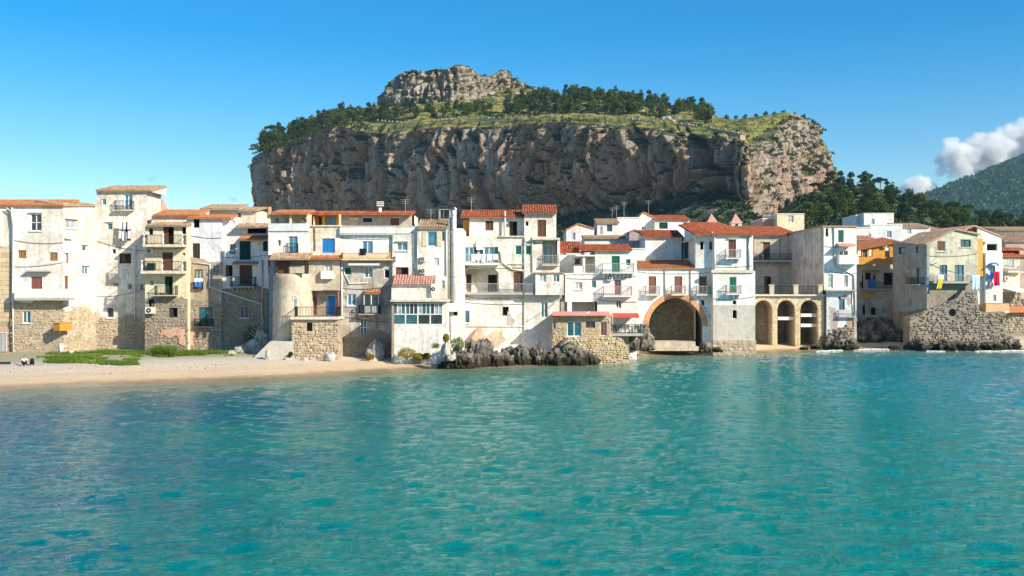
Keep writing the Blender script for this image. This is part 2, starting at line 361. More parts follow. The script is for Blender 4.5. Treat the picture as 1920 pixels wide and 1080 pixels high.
n1 = t.noise(.05, 6, .65); n2 = t.noise(.35, 8, .7); n3 = t.noise(1.5, 5)
c = t.mix(t.ramp(n1, [(.40, 0), (.58, 1)]), (.17, .18, .04), (.33, .27, .075))
c = t.mix(t.ramp(n2, [(.57, 0), (.64, .8)]), c, (.36, .33, .27))
c = t.mix(t.ramp(t.noise(.14, 7, .7), [(.47, 0), (.56, .9)]), c, (.07, .095, .026))
c = t.mix(1.0, c, t.ramp(n3, [(.3, .75), (.6, 1.05)]), 'MULTIPLY')
t.set('Base Color', c).set('Roughness', .95).bump(t.math('ADD', n2, n3), .7, .8)
SLOPE = t.m
RIM = [(484, 300, 735), (478, 292, 722), (500, 276, 705), (545, 257, 690), (612, 236, 662), (660, 243, 642), (700, 248, 626), (760, 243, 604), (820, 236, 588), (900, 236, 570), (960, 232, 556), (1040, 226, 540), (1100, 231, 526), (1180, 236, 510), (1240, 241, 498), (1300, 250, 484), (1350, 255, 470), (1392, 263, 457), (1412, 270, 458), (1424, 268, 475), (1444, 250, 500), (1470, 236, 520), (1500, 222, 538), (1532, 230, 548), (1549, 256, 560), (1560, 300, 578), (1572, 334, 600), (1580, 360, 640)]
rim3 = np.array([P(*q) for q in RIM])
NC, NR = 620, 170
rc = catmull(rim3, NC)
tan = np.gradient(rc[:, :2], axis=0); ker = np.ones(41) / 41
tan = np.stack([np.convolve(np.pad(tan[:, k], 20, 'edge'), ker, 'valid') for k in (0, 1)], 1)
nrm = np.stack([tan[:, 1], -tan[:, 0]], 1); nrm /= np.linalg.norm(nrm, axis=1)[:, None]      # points to the viewer side
ZB = 12.0
tv = np.linspace(0, 1, NR) ** 1.0                      # 0 rim .. 1 foot
T = np.repeat(tv, NC); S = np.tile(np.arange(NC), NR)
sfrac = S / NC
zr = rc[S, 2]; zz = zr - (zr - ZB) * T
# overhanging band: bulge out below the rim, cut back lower down, then talus foot
rs = np.interp(sfrac, [0, .2, .45, .65, .70, .78, 1], [.3, .6, 1, 1.1, .3, 0, 0])
off = 3 * np.sin(np.clip(T / .45, 0, 1) * math.pi) * rs - 13 * rs * np.clip((T - .36) / .3, 0, 1) ** 1.3
off += np.interp(sfrac, [0, .66, .74, .9, 1], [0, 0, 1, .5, .2]) * 16 * T ** 1.2                        # right shoulder leans outwards to its foot
off += np.clip(1 - T / .05, 0, 1) ** 2 * -3.0
base = np.stack([rc[S, 0] + nrm[S, 0] * off, rc[S, 1] + nrm[S, 1] * off, zz], 1)
big = fbm(base * np.array([.018, .018, .008]), 21, 4); rid = fbm(base * np.array([.05, .05, .014]), 31, 5, .55, ridged=True)
fin = fbm(base * np.array([.16, .16, .045]), 41, 5, .55); vfin = fbm(base * np.array([.5, .5, .10]), 47, 4, .55, ridged=True)
edge = np.clip(T / .03, 0, 1) * .7 + .3
warp = np.stack([fbm(base * .03, 201, 3), fbm(base * .03, 202, 3), fbm(base * .03, 203, 3)], 1)
def cleft(fx, fz, wid, seed): return np.clip(1 - np.abs(fbm((base + warp * 14) * np.array([fx, fx, fz]), seed, 3)) / wid, 0, 1)
lz = base[:, 2] / 15 + 2.2 * warp[:, 0] + .6 * fbm(base * .1, 205, 3); saw = lz - np.floor(lz)
led = np.clip(saw / .75, 0, 1) * np.clip((1 - saw) / .25, 0, 1)
lump = np.abs(fbm((base + warp * 8) * np.array([.075, .075, .05]), 206, 4, .6))
dis = (15 * (big - .22) * np.clip(sfrac / .06, .2, 1) * np.clip((1 - sfrac) / .12, .15, 1) + 5 * (rid - .3) + 2.0 * fin + 1.2 * vfin - 13 * cleft(.030, .003, .09, 211) - 7.5 * cleft(.085, .005, .12, 212) - 3.0 * cleft(.24, .015, .2, 213) + .8 * (led - .5) + 1.5 * (lump - .25)) * edge
base[:, 0] += nrm[S, 0] * dis; base[:, 1] += nrm[S, 1] * dis
base[:, 2] += fbm(base * .12, 51, 4) * .8 * np.clip(T / .1, 0.25, 1) * np.clip((1 - T) / .1, 0, 1)
cliff = tag(mesh_np('cliff', base, grid_quads(NR, NC)[:, ::-1], CLIFF, attrs=[('pale', 'POINT', np.interp(sfrac, [0, .08, .62, .67, 1], [.25, 0, 0, .65, .5]) * np.clip(.6 + fbm(base * .04, 88, 3), 0, 1) + np.clip(1 - T / .22, 0, 1) * .5)]), kind='structure')  # pale: the right shoulder's sunlight put into its lighter limestone colour
cliffV = base.reshape(NR, NC, 3)

# plateau and crest above the rim: a height field through measured spot heights
INT = [(640, 228, 700), (700, 222, 700), (780, 212, 690), (860, 212, 670), (950, 212, 650), (1040, 210, 640), (1120, 213, 620), (1200, 218, 590), (1280, 228, 560), (1340, 236, 540),
       (722, 198, 770), (800, 192, 770), (880, 185, 770), (950, 165, 790), (985, 168, 790), (1040, 182, 770), (1110, 190, 740), (1200, 198, 700), (1290, 212, 650), (1330, 226, 610),
       (1378, 238, 560), (1440, 226, 590), (1500, 220, 600), (1540, 236, 600), (560, 250, 760), (510, 268, 760), (600, 232, 760), (1380, 232, 620),
       (480, 330, 860), (600, 290, 900), (760, 250, 950), (950, 230, 950), (1150, 240, 900), (1330, 270, 850), (1480, 270, 780), (1560, 330, 740), (1590, 400, 720)]
ctl = np.array([P(*q) for q in INT] + [rc[i] + np.array([0, 0, .5]) for i in range(0, NC, 14)])
cxy = ctl[:, :2] / 100
def tps(r): return np.where(r > 1e-9, r * r * np.log(np.maximum(r, 1e-9)), 0)
K = tps(np.linalg.norm(cxy[:, None] - cxy[None], axis=2)) + np.eye(len(cxy)) * .02
Pm = np.c_[np.ones(len(cxy)), cxy]
A = np.block([[K, Pm], [Pm.T, np.zeros((3, 3))]]); sol = np.linalg.solve(A, np.r_[ctl[:, 2], 0, 0, 0])
def plat(x, y):
    q = np.stack([np.atleast_1d(x), np.atleast_1d(y)], 1) / 100
    return tps(np.linalg.norm(q[:, None] - cxy[None], axis=2)) @ sol[:-3] + np.c_[np.ones(len(q)), q] @ sol[-3:]
# strip from the displaced rim inward
top = cliffV[0]
NI = 130; inward = np.linspace(0, 1, NI)
tgt = np.stack([np.interp(np.arange(NC), [0, NC * .72, NC], [-115, 130, 245]), np.interp(np.arange(NC), [0, NC * .5, NC * .8, NC], [960, 980, 860, 760])], 1)
pts = top[None, :, :2] * (1 - inward[:, None, None]) + tgt[None] * inward[:, None, None]
q = pts.reshape(-1, 2); zq = plat(q[:, 0], q[:, 1]); q3 = np.c_[q, zq]
I = np.repeat(inward, NC)
zq = zq + (fbm(q3 * .03, 61, 4) * 4.0 + fbm(q3 * .12, 62, 5, .6, ridged=True) * 1.5) * np.clip(I / .03, 0, 1)
zq = np.where(I == 0, top[np.tile(np.arange(NC), NI), 2], zq)
blend = np.clip(I / .025, 0, 1); zq = top[np.tile(np.arange(NC), NI), 2] * (1 - blend) + zq * blend
tag(mesh_np('terrace_slope', np.c_[q, zq], grid_quads(NI, NC), SLOPE), kind='structure')

def crag(name, pts, hmax, ncol, nrow, amp, seed, lean=.15, cap=30):
    """a free-standing crag: rim polyline with its own wall height along the way, and a rough cap going back"""
    rp = catmull(np.array([P(*q) for q in pts]), ncol); tn = np.gradient(rp[:, :2], axis=0)
    tn = np.stack([np.convolve(np.pad(tn[:, k], 8, 'edge'), np.ones(17) / 17, 'valid') for k in (0, 1)], 1)
    nm = np.stack([tn[:, 1], -tn[:, 0]], 1); nm /= np.linalg.norm(nm, axis=1)[:, None]
    tq = np.linspace(-1, 1, nrow); Tq = np.repeat(tq, ncol); Sq = np.tile(np.arange(ncol), nrow)
    h = np.interp(np.linspace(0, 1, ncol), np.linspace(0, 1, len(hmax)), hmax)[Sq]
    dn = np.clip(Tq, 0, 1); bk = np.clip(-Tq, 0, 1)
    offs = lean * h * dn
    b = np.stack([rp[Sq, 0] + nm[Sq, 0] * offs, rp[Sq, 1] + nm[Sq, 1] * offs + cap * bk, rp[Sq, 2] - h * dn - h * .25 * bk ** 1.5], 1)
    wp = np.stack([fbm(b * .05, seed + 60 + k, 3) for k in range(3)], 1) * 6
    cl = lambda fx, fz, wd, sd: np.clip(1 - np.abs(fbm((b + wp) * np.array([fx, fx, fz]), sd, 3)) / wd, 0, 1)
    lzz = b[:, 2] / 7 + wp[:, 0] * .25; sw = lzz - np.floor(lzz); ld = np.clip(sw / .7, 0, 1) * np.clip((1 - sw) / .3, 0, 1)
    ds = amp * (fbm(b * .03, seed, 3) + fbm(b * np.array([.09, .09, .05]), seed + 5, 5, .55, ridged=True) * .5 + fbm(b * .3, seed + 9, 4) * .4 - 1.3 * cl(.07, .015, .12, seed + 20) - .6 * cl(.2, .06, .16, seed + 21) + .5 * (ld - .5))
    b[:, 0] += nm[Sq, 0] * ds * np.where(bk > 0, .3, 1); b[:, 1] += nm[Sq, 1] * ds * np.where(bk > 0, .3, 1); b[:, 2] += fbm(b * .12, seed + 3, 4, .6, ridged=True) * amp * .4 * (.3 + bk)
    return tag(mesh_np(name, b, grid_quads(nrow, ncol)[:, ::-1], CLIFF, attrs=[('pale', 'POINT', np.full(len(b), .6))]), kind='structure'), b
_, SUMV = crag('summit_rock', [(714, 196, 800), (717, 174, 784), (731, 152, 768), (752, 137, 758), (775, 132, 752), (795, 133, 752), (815, 129, 748), (838, 130, 750), (852, 122, 746), (870, 123, 750), (882, 131, 760), (900, 140, 770), (918, 143, 778), (934, 134, 782), (948, 133, 784), (958, 141, 790), (975, 152, 795), (1000, 163, 800), (1030, 178, 805)],
     [22, 26, 32, 34, 34, 34, 34, 34, 36, 34, 30, 26, 24, 24, 22, 20, 16, 12, 10], 330, 110, 5.0, 71, .22, 45)
# scree foot of the cliff, overgrown
fx = np.linspace(-190, 130, 170); fy = np.linspace(0, 1, 40)
FX, FY = np.meshgrid(fx, fy)
yb = np.interp(FX, rc[::-1, 0][np.argsort(rc[::-1, 0])], rc[::-1, 1][np.argsort(rc[::-1, 0])])
hump = np.interp(FX, [-190, -120, -60, -10, 13, 36, 62, 88, 99, 114, 130], [34, 40, 40, 42, 46, 50, 56, 62, 58, 40, 26])
yy_ = yb - 85 + FY * 110
zz_ = 12 + (hump - 12) * FY ** .9
sp = np.stack([FX.ravel(), yy_.ravel(), zz_.ravel()], 1)
sp[:, 2] += fbm(sp * .05, 81, 5) * 6 * np.clip(FY.ravel() * 3, 0, 1)
t = NT('overgrown_scree')
n1 = t.noise(.08, 7, .7); n2 = t.noise(.5, 7, .7)
c = t.mix(t.ramp(n1, [(.42, 0), (.60, 1)]), (.055, .075, .028), (.20, .18, .13)); c = t.mix(1.0, c, t.ramp(n2, [(.3, .6), (.65, 1.1)]), 'MULTIPLY')
t.set('Base Color', c).set('Roughness', .95).bump(n2, .8, .8); SCREE = t.m
tag(mesh_np('scree_slope', sp, grid_quads(40, 170), SCREE), kind='structure')
# wooded hillside to the right and the far mountain
def hill(name, ctrl, x0, x1, y0, y1, nx, ny, mat, amp, seed, scale):
    cc = np.array([P(*q) for q in ctrl]); s_ = scale
    k_ = tps(np.linalg.norm(cc[:, None, :2] - cc[None, :, :2], axis=2) / s_) + np.eye(len(cc)) * .01
    pm = np.c_[np.ones(len(cc)), cc[:, :2] / s_]
    so = np.linalg.solve(np.block([[k_, pm], [pm.T, np.zeros((3, 3))]]), np.r_[cc[:, 2], 0, 0, 0])
    def hz(x, y):
        qq = np.stack([np.atleast_1d(x), np.atleast_1d(y)], 1)
        return tps(np.linalg.norm(qq[:, None] - cc[None, :, :2], axis=2) / s_) @ so[:-3] + np.c_[np.ones(len(qq)), qq / s_] @ so[-3:]
    XX, YY = np.meshgrid(np.linspace(x0, x1, nx), np.linspace(y0, y1, ny)); b = np.stack([XX.ravel(), YY.ravel(), hz(XX.ravel(), YY.ravel())], 1)
    b[:, 2] += fbm(b * 3 / s_, seed, 6, .55) * amp
    tag(mesh_np(name, b, grid_quads(ny, nx), mat), kind='structure'); return hz
t = NT('wooded_slope')
n1 = t.noise(.06, 6, .7); n2 = t.noise(.4, 7, .7)
c = t.mix(t.ramp(n1, [(.40, 0), (.62, 1)]), (.045, .070, .022), (.13, .13, .055)); c = t.mix(1.0, c, t.ramp(n2, [(.3, .6), (.65, 1.15)]), 'MULTIPLY')
t.set('Base Color', c).set('Roughness', .95).bump(n2, .8, .8); WOODED = t.m
hz_r = hill('hillside', [(1540, 365, 520), (1570, 352, 500), (1620, 362, 480), (1680, 385, 470), (1720, 405, 470), (1790, 412, 520), (1880, 422, 560), (1960, 430, 600), (1500, 430, 300), (1600, 440, 290), (1700, 445, 290), (1800, 445, 300), (1900, 448, 320), (2050, 440, 400),
                         (1560, 400, 400), (1640, 405, 390), (1720, 422, 390), (1820, 430, 400), (1560, 380, 640), (1720, 430, 650), (1900, 440, 700), (1450, 440, 300), (1450, 445, 400), (1480, 440, 480), (2050, 440, 700)], 112, 330, 265, 650, 130, 150, WOODED, 3.5, 91, 100)
t = NT('mountain_forest_hazy')
n1 = t.noise(.006, 7, .68); n2 = t.noise(.03, 8, .72); n3 = t.noise(.12, 6, .7)
c = t.mix(t.ramp(n1, [(.42, 0), (.6, 1)]), (.014, .070, .052), (.04, .105, .055)); c = t.mix(t.ramp(n2, [(.58, 0), (.66, .8)]), c, (.17, .17, .11))  # blue-green albedo puts part of the far haze into the colour
c = t.mix(1.0, c, t.ramp(n3, [(.3, .45), (.65, 1.15)]), 'MULTIPLY')
t.set('Base Color', c).set('Roughness', .95).bump(t.math('ADD', n3, t.math('MULTIPLY', n2, 2)), .9, 9); MOUNT = t.m
hz_m = hill('mountain', [(1690, 386, 2300), (1730, 372, 2350), (1790, 348, 2450), (1850, 326, 2500), (1920, 296, 2550), (2000, 262, 2600), (2200, 230, 2650), (2500, 240, 2700), (1650, 402, 2400), (1600, 420, 2500),
                         (1700, 425, 1500), (1800, 425, 1500), (1950, 425, 1500), (2200, 420, 1500), (2500, 420, 1500), (1720, 400, 1950), (1850, 380, 1950), (2000, 350, 1950), (2300, 330, 1950), (1700, 420, 3100), (2000, 350, 3200), (2400, 320, 3200)], 480, 2300, 1300, 3100, 200, 160, MOUNT, 22, 95, 1000)
# ------------------------------------------------------------------ buildings: generic builder
def tiles_mesh(mb, O, U, Sd, N, W, L, pitch=.27, row=.42):
    nu = max(1, round(W / pitch)); pu = W / nu; ns = max(1, round(L / row)); ps = L / ns; rr = pu * .44
    O, U, Sd, N = Vector(O), Vector(U), Vector(Sd), Vector(N)
    for i in range(nu):
        for j in range(ns):
            c = rnd.random(); jx = rnd.gauss(0, .012); vs = []
            for e in (0, 1):
                base = O + U * ((i + .5) * pu + jx) + Sd * ((j + e * 1.04) * ps) + N * (.045 if e == 0 else .005)
                rad = rr * (1.0 if e == 0 else .86)
                for k in range(5):
                    a = math.pi * k / 4; vs.append(base + U * (-math.cos(a) * rad) + N * (math.sin(a) * rad * .8))
            mb.add(vs, [(k, k + 1, 6 + k, 5 + k) for k in range(4)] + [(0, 4, 3, 2, 1)], .001 + c * .998)
class House:
    def __init__(s, name, label, cat, xl, Yl, xr, Yr, base=0.3, group=None):
        if xl < 838: Yl *= 1.06; Yr *= 1.06
        a, b = P(xl, CY, Yl), P(xr, CY, Yr); s.o = Vector((a.x, a.y)); d = Vector((b.x - a.x, b.y - a.y)); s.W = d.length; s.U = d.normalized(); s.V = Vector((-s.U.y, s.U.x))
        s.base = base; s.e = empty(name, (a.x, a.y, base), math.atan2(d.y, d.x)); tag(s.e, label, cat, group); s.panels = []; s.frames = []
    def q(s, px, py, v=0.0):
        d = Vector(((px - CX) / F, 1.0)); t = (s.o + s.V * v).dot(s.V) / d.dot(s.V)
        return (d * t - s.o).dot(s.U), CAMZ - (py - CY) / F * t - s.base
    def w(s, px, py, v=0.0):
        u, z = s.q(px, py, v); g = s.o + s.U * u + s.V * v; return Vector((g.x, g.y, z + s.base))
    def rect(s, x0, y0, x1, y1, v=0.0):
        (u0, a), (u1, b) = s.q(x0, (y0 + y1) / 2, v), s.q(x1, (y0 + y1) / 2, v); z1 = s.q((x0 + x1) / 2, y0, v)[1]; z0 = s.q((x0 + x1) / 2, y1, v)[1]
        return u0, z0, u1, z1
    # wall panel: rectangle (x0,y0,x1,y1) or polygon of pixels, clockwise from top left as seen
    def wall(s, r, mat, v=0.0, skirt=.35, name='wall'):
        if len(r) == 4 and not isinstance(r[0], tuple):
            u0, z0, u1, z1 = s.rect(*r, v); poly = [(u0, z0), (u1, z0), (u1, z1), (u0, z1)]
            if mat in (M['mortar'], M['darkmortar'], M['brownwall']) and -.1 < v < 0:      # ragged upper edge where the render has come off
                n = int((u1 - u0) / .28); poly = [(u0, z0), (u1, z0)] + [(u1 + (u0 - u1) * k / n, z1 + max(0, .28 + .32 * math.sin(k * .37 + u1) + rnd.gauss(0, .13)) * (0 < k < n)) for k in range(n + 1)]
        else: poly = [s.q(x, y, v) for x, y in r][::-1]
        a = sum(poly[i][0] * poly[(i + 1) % len(poly)][1] - poly[(i + 1) % len(poly)][0] * poly[i][1] for i in range(len(poly)))
        if a < 0: poly = poly[::-1]
        s.panels.append(dict(poly=poly, mat=mat, v=v, skirt=skirt, holes=[], name=name)); return s
    def hole(s, poly, v, rec):
        cu = sum(p[0] for p in poly) / len(poly); cz = sum(p[1] for p in poly) / len(poly)
        for pn in reversed(s.panels):
            us = [p[0] for p in pn['poly']]; zs = [p[1] for p in pn['poly']]
            if abs(pn['v'] - v) < .01 and min(us) < cu < max(us) and min(zs) < cz < max(zs):
                hu = [p[0] for p in poly]; hz = [p[1] for p in poly]
                e = .03
                poly = [(min(max(p[0], min(us) + e), max(us) - e), min(max(p[1], min(zs) + e), max(zs) - e)) for p in poly]
                pn['holes'].append((poly, rec)); return poly
        return poly
    def finish(s):
        for pn in s.panels:
            mb = MB(); v = pn['v']; loops = [pn['poly']] + [h[0] for h in pn['holes']]
            flat = [p for l in loops for p in l]
            tris = geometry.tessellate_polygon([[Vector((p[0], p[1], 0)) for p in l] for l in loops])
            fs = []
            for t in tris:
                a, b, c = (flat[i] for i in t)
                cr = (b[0] - a[0]) * (c[1] - a[1]) - (c[0] - a[0]) * (b[1] - a[1])
                if abs(cr) > 1e-9: fs.append(tuple(t) if cr > 0 else tuple(t)[::-1])
            mb.add([(p[0], v, p[1]) for p in flat], fs)
            n = len(pn['poly']); mb.add([(p[0], v, p[1]) for p in pn['poly']] + [(p[0], v + pn['skirt'], p[1]) for p in pn['poly']], [((i + 1) % n, i, n + i, n + (i + 1) % n) for i in range(n)])
            for hp, rec in pn['holes']:
                n = len(hp); mb.add([(p[0], v, p[1]) for p in hp] + [(p[0], v + rec, p[1]) for p in hp], [(i, (i + 1) % n, n + (i + 1) % n, n + i) for i in range(n)])
            mb.build(pn['name'], pn['mat'], s.e)
        return s
    def part(s, name, mb, mat, parent=None, smooth=False, kind=None):
        o = mb.build(name, mat, parent or s.e, smooth=smooth)
        if kind: o['kind'] = kind
        return o
    # hollow body behind the facade: profile of pixels over the top (left to right), extruded back D metres
    def body(s, prof, D, mat, v0=.35, v=0.0, top=None, zb=0.0):
        pr = [s.q(x, y, v) for x, y in prof]; pr = [(pr[0][0], zb)] + pr + [(pr[-1][0], zb)]; n = len(pr); mb = MB()
        vs = [(u, v0 + v, z) for u, z in pr] + [(u, D + v, z) for u, z in pr]
        mb.add(vs, [(i + 1, i, n + i, n + i + 1) for i in range(n - 1)] + [tuple(range(n, 2 * n))])
        s.part('side_wall', mb, mat); return s
    def roof(s, x0, x1, ye, dep, rise, mat='tile_o', v=-.35, ov=0.0, wallmat=None, drop=0.0, v_ref=None, ye2=None):
        vr = v if v_ref is None else v_ref
        u0, z = s.q(x0, ye, vr); u1, z2 = s.q(x1, ye2 if ye2 is not None else ye, vr); u0 -= ov; u1 += ov
        L = math.hypot(dep, rise); sd = Vector((0, dep / L, rise / L)); nn = Vector((0, -rise / L, dep / L))
        U = Vector((u1 - u0, 0, z2 - z)); W = U.length; U.normalize(); nn = U.cross(sd).normalized()
        O = Vector((u0, v, z)); th = .10
        mb = MB(); a = [O, O + U * W, O + U * W + sd * L, O + sd * L]; b = [q_ - nn * th for q_ in a]
        mb.add(a + b, [(0, 1, 2, 3), (7, 6, 5, 4), (0, 4, 5, 1), (1, 5, 6, 2), (2, 6, 7, 3), (3, 7, 4, 0)], .3)
        r = s.part('roof', mb, M[mat])
        if wallmat:                                   # infill under the slope
            mb = MB(); e = .12
            for uu, zz in ((u0 + e, z), (u1 - e, z2)):
                mb.add([(uu, v + .4, zz - th - .05), (uu, v + dep, zz - th - .05), (uu, v + dep, zz + rise - th - .02), (uu, v + .4, zz + rise * .4 / dep - th - .02)], [(0, 1, 2, 3)])
            mb.add([(u0 + e, v + dep, z - th), (u1 - e, v + dep, z2 - th), (u1 - e, v + dep, z2 + rise - th), (u0 + e, v + dep, z + rise - th)], [(0, 1, 2, 3)])
            s.part('gable_wall', mb, wallmat)
        tm = MB(); tiles_mesh(tm, O + nn * .005, U, sd, nn, W, L); t_ = s.part('roof_tiles', tm, M[mat], r, kind='stuff'); return r
    def edgeroof(s, pts, D, mat='tile_o', v=-.25, th=.14):   # roof following a gable profile, ridge running back
        for (xa, ya), (xb, yb) in zip(pts[:-1], pts[1:]):
            a, b = s.q(xa, ya), s.q(xb, yb); d = Vector((b[0] - a[0], 0, b[1] - a[1])); L = d.length; d.normalize(); nn = Vector((-d.z, 0, d.x))
            O = Vector((a[0], v, a[1])) + nn * .02; V_ = Vector((0, 1, 0)); mb = MB()
            q0 = [O, O + d * L, O + d * L + V_ * (D - v), O + V_ * (D - v)]
            mb.add(q0 + [k + nn * th for k in q0], [(3, 2, 1, 0), (4, 5, 6, 7), (0, 1, 5, 4), (1, 2, 6, 5), (2, 3, 7, 6), (3, 0, 4, 7)], .3); r = s.part('roof', mb, M[mat])
            tm = MB(); up = d.z > 0
            tiles_mesh(tm, (O if up else O + d * L) + nn * (th + .003) + (V_ * (D - v) if up else Vector()), -V_ if up else V_, d if up else -d, nn, D - v, L)
            s.part('roof_tiles', tm, M[mat], r, kind='stuff')
        return s
    def win(s, x0, y0, x1, y1, k='g', fr='paintw', lf='paintb', v=0.0, rec=.2, sill=0, head=None, cols=2, rows=1, name=None, arch=False, gl=None, ajar=0):
        u0, z0, u1, z1 = s.rect(x0, y0, x1, y1, v)
        if arch:
            r = (u1 - u0) / 2; zs = z1 - r; poly = [(u0, z0), (u1, z0)] + [((u0 + u1) / 2 + r * math.cos(a), zs + r * math.sin(a)) for a in [math.pi * i / 8 for i in range(9)]]
        else: poly = [(u0, z0), (u1, z0), (u1, z1), (u0, z1)]
        poly = s.hole(poly, v, rec); u0, u1 = min(p[0] for p in poly), max(p[0] for p in poly); z0, z1 = min(p[1] for p in poly), max(p[1] for p in poly)
        w_, h_ = u1 - u0, z1 - z0; fw = min(.09, w_ * .12); name = name or ('door' if h_ > 1.75 and h_ > w_ * 1.4 else 'window')
        va, vb = v + rec - .09, v + rec - .02; mb = MB()
        mb.box(u0, va, z0, u0 + fw, vb, z1); mb.box(u1 - fw, va, z0, u1, vb, z1); mb.box(u0 + fw, va, z1 - fw, u1 - fw, vb, z1); mb.box(u0 + fw, va, z0, u1 - fw, vb, z0 + fw)
        if k in 'gbtlc':
            for i in range(1, cols): uu = u0 + w_ * i / cols; mb.box(uu - fw * .5, va, z0 + fw, uu + fw * .5, vb, z1 - fw)
            for j in range(1, rows): zz = z0 + h_ * j / rows; mb.box(u0 + fw, va + .015, zz - fw * .4, u1 - fw, vb - .01, zz + fw * .4)
        o = s.part(name, mb, M[fr])
        if k in 'gbtlc':
            g = M[gl or {'g': 'glassd', 'b': 'glassb', 't': 'glasst', 'l': 'glassl', 'c': 'glassl'}[k]]
            for i in range(cols):
                a, b = u0 + w_ * i / cols + fw * .6, u0 + w_ * (i + 1) / cols - fw * .6; p = MB(); p.box(a, vb - .03, z0 + fw, b, vb - .015, z1 - fw); s.part('pane', p, g, o)
        elif k in 'sd':                              # closed shutters / plank door leaves
            for i in range(cols):
                a, b = u0 + fw + (w_ - 2 * fw) * i / cols + .008, u0 + fw + (w_ - 2 * fw) * (i + 1) / cols - .008; p = MB(); f2 = min(.07, (b - a) * .2)
                y0_, y1_ = v + rec - .11, v + rec - .05
                p.box(a, y0_, z0 + fw, a + f2, y1_, z1 - fw); p.box(b - f2, y0_, z0 + fw, b, y1_, z1 - fw); p.box(a + f2, y0_, z1 - fw - f2, b - f2, y1_, z1 - fw); p.box(a + f2, y0_, z0 + fw, b - f2, y1_, z0 + fw + f2)
                if k == 's':
                    zz = z0 + fw + f2
                    while zz < z1 - fw - f2 - .05:
                        p.add([(a + f2, y0_ + .01, zz), (b - f2, y0_ + .01, zz), (b - f2, y1_ - .005, zz + .11), (a + f2, y1_ - .005, zz + .11)], [(0, 1, 2, 3)]); zz += .10
                p.box(a + f2, y1_ - .012, z0 + fw + f2, b - f2, y1_ - .002, z1 - fw - f2)
                s.part('shutter' if k == 's' else 'door_leaf', p, M[lf], o)
        elif k == 'k':                               # open or unglazed: a dark room behind a half drawn inner leaf
            if ajar: p = MB(); p.box(u0 + fw, vb, z0 + fw, u0 + w_ * .45, vb + .04, z1 - fw); s.part('door_leaf', p, M[lf], o)
        if k == 'o':                                 # opened shutters folded back on the wall
            p = MB(); p.box(u0 + fw, vb - .03, z0 + fw, u1 - fw, vb - .015, z1 - fw); s.part('pane', p, M[gl or 'glassb'], o)
            for sg in (-1, 1):
                p = MB(); ua = u0 - w_ * .52 if sg < 0 else u1 + .02; p.box(ua, v - .06, z0, ua + w_ * .5, v - .02, z1)
                zz = z0 + .1
                while zz < z1 - .1: p.box(ua + .05, v - .075, zz, ua + w_ * .5 - .05, v - .06, zz + .05); zz += .11
                s.part('shutter', p, M[lf], o)
        if sill: p = MB(); p.box(u0 - .1, v - .12, z0 - .09, u1 + .1, v + .05, z0 - .005); s.part('sill', p, M['slabw'], o)
        if head: p = MB(); p.box(u0 - .15, v - .22, z1 + .12, u1 + .15, v + .02, z1 + .19); s.part('hood', p, M[head], o)
        return o
    def rail(s, mb, u0, u1, v0, v1, z, h, t=.028, gap=.15, solid=False):
        segs = [((u0, v0), (u0, v1)), ((u0, v0), (u1, v0)), ((u1, v0), (u1, v1))]
        for (a, b), (c, d) in segs:
            L = math.hypot(c - a, d - b)
            if L < .05: continue
            for zz in (z + h, z + .08): mb.box(min(a, c) - t, min(b, d) - t, zz - t, max(a, c) + t, max(b, d) + t, zz + t)
            n = max(1, int(L / gap))
            for i in range(n + 1):
                x = a + (c - a) * i / n; y = b + (d - b) * i / n; mb.box(x - t * .5, y - t * .5, z, x + t * .5, y + t * .5, z + h)
    def balc(s, x0, x1, y, dep=.9, h=1.0, rail='iron', th=.16, v=0.0, mat='slab', posts=0, name='balcony', brackets=0):
        u0, z = s.q(x0, y, v - dep * 0); u1, _ = s.q(x1, y, v); mb = MB(); mb.box(u0, v - dep, z - th, u1, v + .02, z)
        for i in range(brackets):
            uu = u0 + (u1 - u0) * (i + .5) / brackets
            mb.prism([(0, 0), (0, 0), (0, 0)], 0, 0) if False else mb.add([(uu - .06, v, z - th), (uu + .06, v, z - th), (uu + .06, v, z - th - .5), (uu - .06, v, z - th - .5), (uu - .06, v - dep * .8, z - th), (uu + .06, v - dep * .8, z - th)], [(4, 5, 2, 3), (0, 4, 3), (1, 2, 5)])
        o = s.part(name, mb, M[mat])
        r = MB(); i_ = .05
        if rail in ('iron', 'ironw', 'bamboo', 'paintw', 'concrete'):
            s.rail(r, u0 + i_, u1 - i_, v - dep + i_, v, z, h, .05 if rail == 'bamboo' else .028, .11 if rail == 'bamboo' else .15); s.part('railing', r, M[rail], o)
        elif rail: r.box(u0, v - dep, z, u1, v - dep + .1, z + h); r.box(u0, v - dep + .1, z, u0 + .1, v, z + h); r.box(u1 - .1, v - dep + .1, z, u1, v, z + h); s.part('parapet', r, M[rail], o)
        for i in range(posts):
            p = MB(); uu = u0 + .12 + (u1 - u0 - .24) * i / max(1, posts - 1); p.tube([(uu, v - dep + .1, z + a) for a in (0, .1, .18, .5, .9, 1.0, 1.12)], [.13, .13, .08, .13, .07, .12, .12], 8); s.part('baluster_post', p, M['slabw'], o, True)
        return o
    def slab(s, x0, x1, y, th, d0, d1, mat='slab', name='ledge', v=0.0):
        u0, z = s.q(x0, y, v - d0); u1, _ = s.q(x1, y, v - d0); mb = MB(); mb.box(u0, v - d0, z - th, u1, v + d1, z); return s.part(name, mb, M[mat])
